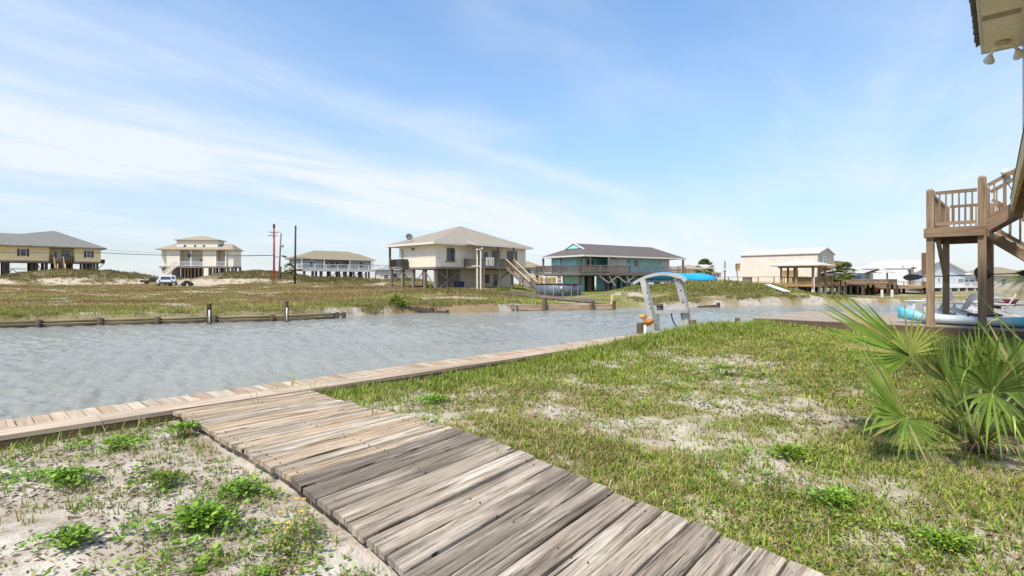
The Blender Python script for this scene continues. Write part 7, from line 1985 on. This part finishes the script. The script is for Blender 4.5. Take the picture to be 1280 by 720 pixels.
# --- shrubs of leaf clumps on the far bank
def bush(px_, py_, Yd, w, hgt, cols, label, seed):
    q = np.random.default_rng(seed)
    p = at(px_, py_, Yd); z = hz(p.x, p.y)
    o = thing('shrub', label, 'shrub', (p.x, p.y, z))
    n = 900
    u = q.standard_normal((n, 3)); u /= np.linalg.norm(u, axis=1, keepdims=True)
    rad = q.random(n) ** 0.45 * (0.75 + 0.35 * np.sin(u[:, 0] * 5 + seed) * np.cos(u[:, 1] * 4))
    P = u * rad[:, None] * np.array([w, w * 0.8, hgt]); P[:, 2] = np.abs(P[:, 2])
    d = u + q.normal(0, .5, (n, 3)); nr = q.normal(0, 1, (n, 3))
    L_ = np.full(n, 0.16) * q.uniform(.7, 1.3, n)
    V, F, C = leaves(P, d, nr, L_, L_ * .55, np.clip(pick(n, cols, [1] * len(cols), q), .01, 1))
    mo = mesh_np('foliage', V, F, M['leaf'], C); mo.parent = o
    mb = MB(); b = Vector((p.x, p.y, z))
    for k in range(4):
        a1 = k * 1.6; mb.tube([b - Vector((0, 0, .1)), b + Vector((math.cos(a1) * w * .4, math.sin(a1) * w * .4, hgt * .7))], [0.04, 0.012], 5)
    mb.build('stem', M['darkwood'], o)
bush(496, 387, 33.9, 0.65, 0.75, [LIME * .9, GREEN, OLV], 'light green shrub at the sandy water edge left of the beige house', 3)
bush(628, 364, 54, 0.8, 0.45, [OLV, GREEN], 'low olive shrub beside the foot of the beige house stairs', 4)
bush(540, 361, 60, 0.7, 0.5, [OLV, GREEN, LIME], 'small shrub between the posts of the beige house', 5)

# --- palms
def fan_palm_tree(px_, ytop, Yd, trunk_h, cr, label, seed):
    q = random.Random(seed); p = at(px_, ytop, Yd); g = hz(p.x, p.y)
    o = thing('palm_tree', label, 'palm tree', (p.x, p.y, g))
    top = Vector((p.x, p.y, p.z)); base = Vector((p.x + 0.1, p.y, g - 0.3))
    mb = MB(); mb.tube([base, base.lerp(top, .5) + Vector((0.04, 0, 0)), top], [0.13, 0.09, 0.11], 10); mb.build('trunk', M['greywood'], o)
    V, F, C, off = [], [], [], 0
    for k in range(34):
        az = q.uniform(0, 6.28); el = q.uniform(-0.7, 1.4)
        d = Vector((math.cos(az) * math.cos(el), math.sin(az) * math.cos(el), math.sin(el)))
        hub = top + d * cr * 0.5; s = d.cross(Vector((0, 0, 1))).normalized(); t2 = s.cross(d)
        cc = np.array([0.19, 0.21, 0.06]) * q.uniform(0.6, 1.5)
        for i in range(15):
            a1 = (i - 7) / 7 * 1.35
            dd = (d * math.cos(a1) + s * math.sin(a1)); L2 = cr * 0.62 * (1 - 0.25 * abs(i - 7) / 7)
            side = (s * math.cos(a1) - d * math.sin(a1)) * cr * 0.055
            e = hub + dd * L2 - Vector((0, 0, L2 * 0.22)); m1 = hub + dd * L2 * .5
            V += [hub, m1 - side + t2 * .01, m1 + side, e]; F += [(off, off + 1, off + 2), (off + 1, off + 3, off + 2)]; C += [cc] * 4; off += 4
    V = np.array([tuple(v - LOC[o.name]) for v in V]); cw = mesh_np('crown', V, np.array(F), M['frond'], np.array(C)); cw.parent = o
    return o
fan_palm_tree(880.5, 336, 84, 3, 1.75, 'small fan palm on the horizon between the turquoise and gambrel houses', 5)
fan_palm_tree(1056, 340.5, 56, 2.5, 1.25, 'taller fan palm growing in front of the gambrel house deck', 6)
fan_palm_tree(1050, 343.5, 57.5, 2.5, 1.0, 'shorter fan palm left of the taller one by the gambrel house deck', 9)
fan_palm_tree(361.5, 336, 92, 2, 1.15, 'small palm at the left corner of the grey house', 8)

def date_palm():
    q = random.Random(12)
    top = at(1292, 348, 17.0)
    o = thing('palm_tree', 'date palm with arching feathery fronds at the right edge behind the stairs', 'palm tree', (top.x, top.y, hz(top.x, top.y)))
    mb = MB(); mb.tube([Vector((top.x, top.y, -0.3)), top], [0.2, 0.17], 10); mb.build('trunk', M['greywood'], o)
    for k in range(22):
        az = k * 2.399 + q.uniform(-.2, .2); el = q.uniform(0.0, 1.1)
        d = Vector((math.cos(az) * math.cos(el), math.sin(az) * math.cos(el), math.sin(el)))
        Ln = q.uniform(0.9, 1.25)
        V, F, C, off = [], [], [], 0
        pts = [top + d * (Ln * s) - Vector((0, 0, 0.75 * Ln * s * s * (1.1 - 0.2 * math.sin(el)))) for s in [i / 22 for i in range(23)]]
        cc = np.array([0.19, 0.185, 0.05]) * q.uniform(0.75, 1.3)
        for i in range(2, 23):
            tg = (pts[i] - pts[i - 1]).normalized(); sd = tg.cross(Vector((0, 0, 1))).normalized()
            for s in (-1, 1):
                ll = 0.26 * math.sin(math.pi * min(1, (i / 22) * 0.85 + 0.12)) + 0.03
                e = pts[i] + (sd * s * 0.85 + tg * 0.55 - Vector((0, 0, 0.35))) * ll
                wv = tg * 0.016
                V += [pts[i] - wv, pts[i] + wv, e]; F += [(off, off + 1, off + 2)]; C += [cc] * 3; off += 3
            sw = sd * 0.012 * (1 - i / 26)
            V += [pts[i - 1] - sw, pts[i - 1] + sw, pts[i] + sw, pts[i] - sw]; F += [(off, off + 1, off + 2), (off, off + 2, off + 3)]; C += [cc * 1.3] * 4; off += 4
        V = np.array([tuple(v - LOC[o.name]) for v in V]); fr_ = mesh_np('frond', V, np.array(F), M['frond'], np.array(C)); fr_.parent = o
date_palm()

# --- the palmetto at the right
def fan(o, base, hub, axis, normal, Ln, spread, nseg, droop, colr, seed, width=0.040, fold=0.4, tipsplit=0.3):
    """fan leaf: petiole + pleated segments radiating from the hub"""
    q = random.Random(seed)
    axis = Vector(axis).normalized(); normal = Vector(normal); normal = (normal - axis * normal.dot(axis)).normalized()
    s = axis.cross(normal).normalized()
    V, F, C, off = [], [], [], 0
    hub = Vector(hub)
    for i in range(nseg):
        u = (i + 0.5) / nseg * 2 - 1
        a1 = u * spread + q.uniform(-.03, .03)
        L2 = Ln * (1 - 0.32 * abs(u) ** 2.2) * q.uniform(0.88, 1.06)
        d0 = axis * math.cos(a1) + s * math.sin(a1)
        side0 = s * math.cos(a1) - axis * math.sin(a1)
        dd = droop * q.uniform(0.5, 1.5); brk = q.random() < 0.16 * (1 + droop)
        base_c = np.array(colr) * q.uniform(0.55, 1.35)
        if q.random() < 0.10: base_c = np.array([0.30, 0.27, 0.09])
        NL = 7
        pos = hub.copy(); d = d0.copy(); rows = []
        cup = normal * 0.12
        for k in range(NL + 1):
            t_ = k / NL
            w = width * (0.25 + 1.5 * t_ if t_ < 0.42 else 0.88 * max(0.0, 1 - (t_ - 0.42) / 0.58) ** 0.85 + 0.02) * (Ln / 0.6)
            side = side0; nn = d.cross(side).normalized()
            pl = fold * w
            rows.append((pos - side * w * 0.5, pos + nn * pl * 0.5, pos + side * w * 0.5))
            if k < NL:
                dz = dd * (t_ ** 1.5) * 0.55
                if brk and t_ > 0.5: dz += 0.9
                d = (d + Vector((0, 0, -dz)) + normal * 0.03 * (1 - abs(u))).normalized()
                pos = pos + d * (L2 / NL)
        for (a_, b_, c_) in rows: V += [a_, b_, c_]
        for k in range(NL):
            p0 = off + k * 3
            F += [(p0, p0 + 1, p0 + 4), (p0, p0 + 4, p0 + 3), (p0 + 1, p0 + 2, p0 + 5), (p0 + 1, p0 + 5, p0 + 4)]
        for k in range(NL + 1):
            tipc = base_c * (1.0 + 0.18 * (k / NL)); C += [tipc] * 3
        off += (NL + 1) * 3
    V = np.array([tuple(v - LOC[o.name]) for v in V])
    f_ = mesh_np('frond', V, np.array(F), M['frond'], np.array(C)); f_.parent = o; LOC[f_.name] = LOC[o.name]
    mb = MB(); base = Vector(base); md = base.lerp(hub, .55) + Vector((0, 0, .05)); mb.tube([base, md, hub, hub + axis * Ln * 0.10], [0.016, 0.012, 0.010, 0.004], 7); mb.build('petiole', M['petiole'], f_)
M['petiole'] = plain('petiole_green', (0.20, 0.24, 0.05), 0.45, var=0.2, scale=8)
PBs = Vector((3.90, 4.58, 0)); PBs.z = hz(PBs.x, PBs.y)
pm = thing('palmetto', 'spiky fan leaved palmetto bush growing on the lawn at the right edge', 'palmetto', PBs)
DG = (0.125, 0.19, 0.028); MG = (0.17, 0.25, 0.035); YG = (0.26, 0.30, 0.055); DK = (0.09, 0.14, 0.028)
def P3(x, y, Yd): return at(x, y, Yd)
# hub pixel guesses turned into positions around the root
fan(pm, PBs, P3(1137, 443, 4.75), (-0.86, 0.10, 0.36), (0.3, -0.75, 0.6), 0.88, 1.0, 17, 0.10, DG, 1)
fan(pm, PBs, P3(1137, 443, 4.72), (0.25, 0.1, 0.85), (0.2, -0.9, 0.3), 0.46, 1.3, 13, 0.2, YG, 2)
fan(pm, PBs, P3(1132, 521, 4.35), (-0.72, -0.15, 0.60), (0.4, -0.8, 0.4), 0.82, 0.9, 15, 0.10, MG, 3)
fan(pm, PBs, P3(1133, 523, 4.33), (0.1, -0.35, -0.6), (0.1, -0.9, 0.4), 0.42, 1.5, 14, 0.2, DG, 4)
fan(pm, PBs, P3(1240, 491, 4.15), (0.10, -0.25, 0.75), (-0.05, -0.95, 0.3), 0.56, 1.35, 17, 0.5, DG, 5)
fan(pm, PBs, P3(1240, 492, 4.13), (-0.2, -0.4, -0.6), (0.0, -0.95, 0.3), 0.50, 1.3, 12, 0.75, MG, 6)
fan(pm, PBs, P3(1206, 500, 4.75), (-0.10, 0.05, 0.95), (0.1, -0.95, 0.1), 0.64, 0.85, 16, 0.04, MG, 7)
fan(pm, PBs, P3(1168, 492, 4.6), (-0.5, -0.3, 0.35), (0.4, -0.8, 0.5), 0.25, 1.5, 14, 0.5, (0.32, 0.29, 0.10), 8)
fan(pm, PBs, P3(1276, 482, 4.6), (0.25, 0.1, 0.9), (-0.2, -0.9, 0.3), 0.66, 1.1, 18, 0.12, MG, 9)
fan(pm, PBs, P3(1292, 520, 4.2), (0.5, -0.4, 0.6), (-0.3, -0.8, 0.4), 0.6, 1.6, 18, 0.3, DG, 10)
fan(pm, PBs, P3(1262, 530, 4.2), (-0.3, -0.6, 0.2), (0.1, -0.6, 0.8), 0.45, 1.6, 15, 0.6, YG, 11)
fan(pm, PBs, P3(1200, 535, 4.3), (-0.35, -0.55, 0.25), (0.2, -0.6, 0.8), 0.40, 1.4, 13, 0.6, MG, 12)
fan(pm, PBs, P3(1225, 520, 4.9), (0.15, 0.75, 0.65), (0, -0.6, 0.8), 0.6, 1.3, 22, 0.2, DK, 13)
fan(pm, PBs, P3(1310, 470, 4.8), (0.8, 0.2, 0.6), (-0.4, -0.6, 0.7), 0.65, 1.4, 24, 0.2, DG, 14)
fan(pm, PBs, P3(1275, 425, 4.2), (-0.62, 0.05, 0.62), (0.5, -0.8, 0.4), 0.50, 0.10, 2, 0.02, DG, 15)
fan(pm, PBs, P3(1185, 478, 4.45), (-0.45, -0.1, 0.85), (0.3, -0.9, 0.3), 0.48, 0.8, 12, 0.08, DG, 21)
fan(pm, PBs, P3(1228, 470, 4.8), (0.1, 0.1, 0.95), (0.1, -0.95, 0.2), 0.48, 0.8, 14, 0.06, MG, 22)
fan(pm, PBs, P3(1205, 525, 4.15), (-0.55, -0.3, 0.45), (0.3, -0.7, 0.6), 0.46, 1.0, 12, 0.35, DG, 23)
# dead drooping leaves at the base
fan(pm, PBs, PBs + Vector((0.12, -0.05, 0.14)), (0.5, -0.6, -0.15), (0, 0, 1), 0.38, 1.3, 16, 0.5, (0.30, 0.22, 0.13), 16)
fan(pm, PBs, PBs + Vector((-0.05, -0.08, 0.10)), (-0.4, -0.6, -0.05), (0, 0, 1), 0.32, 1.3, 14, 0.5, (0.24, 0.17, 0.10), 17)
mb = MB(); mb.tube([PBs - Vector((0, 0, .1)), PBs + Vector((0, 0, .12)), PBs + Vector((0.02, 0, .2))], [0.11, 0.09, 0.04], 10); mb.build('trunk', M['darkwood'], pm)
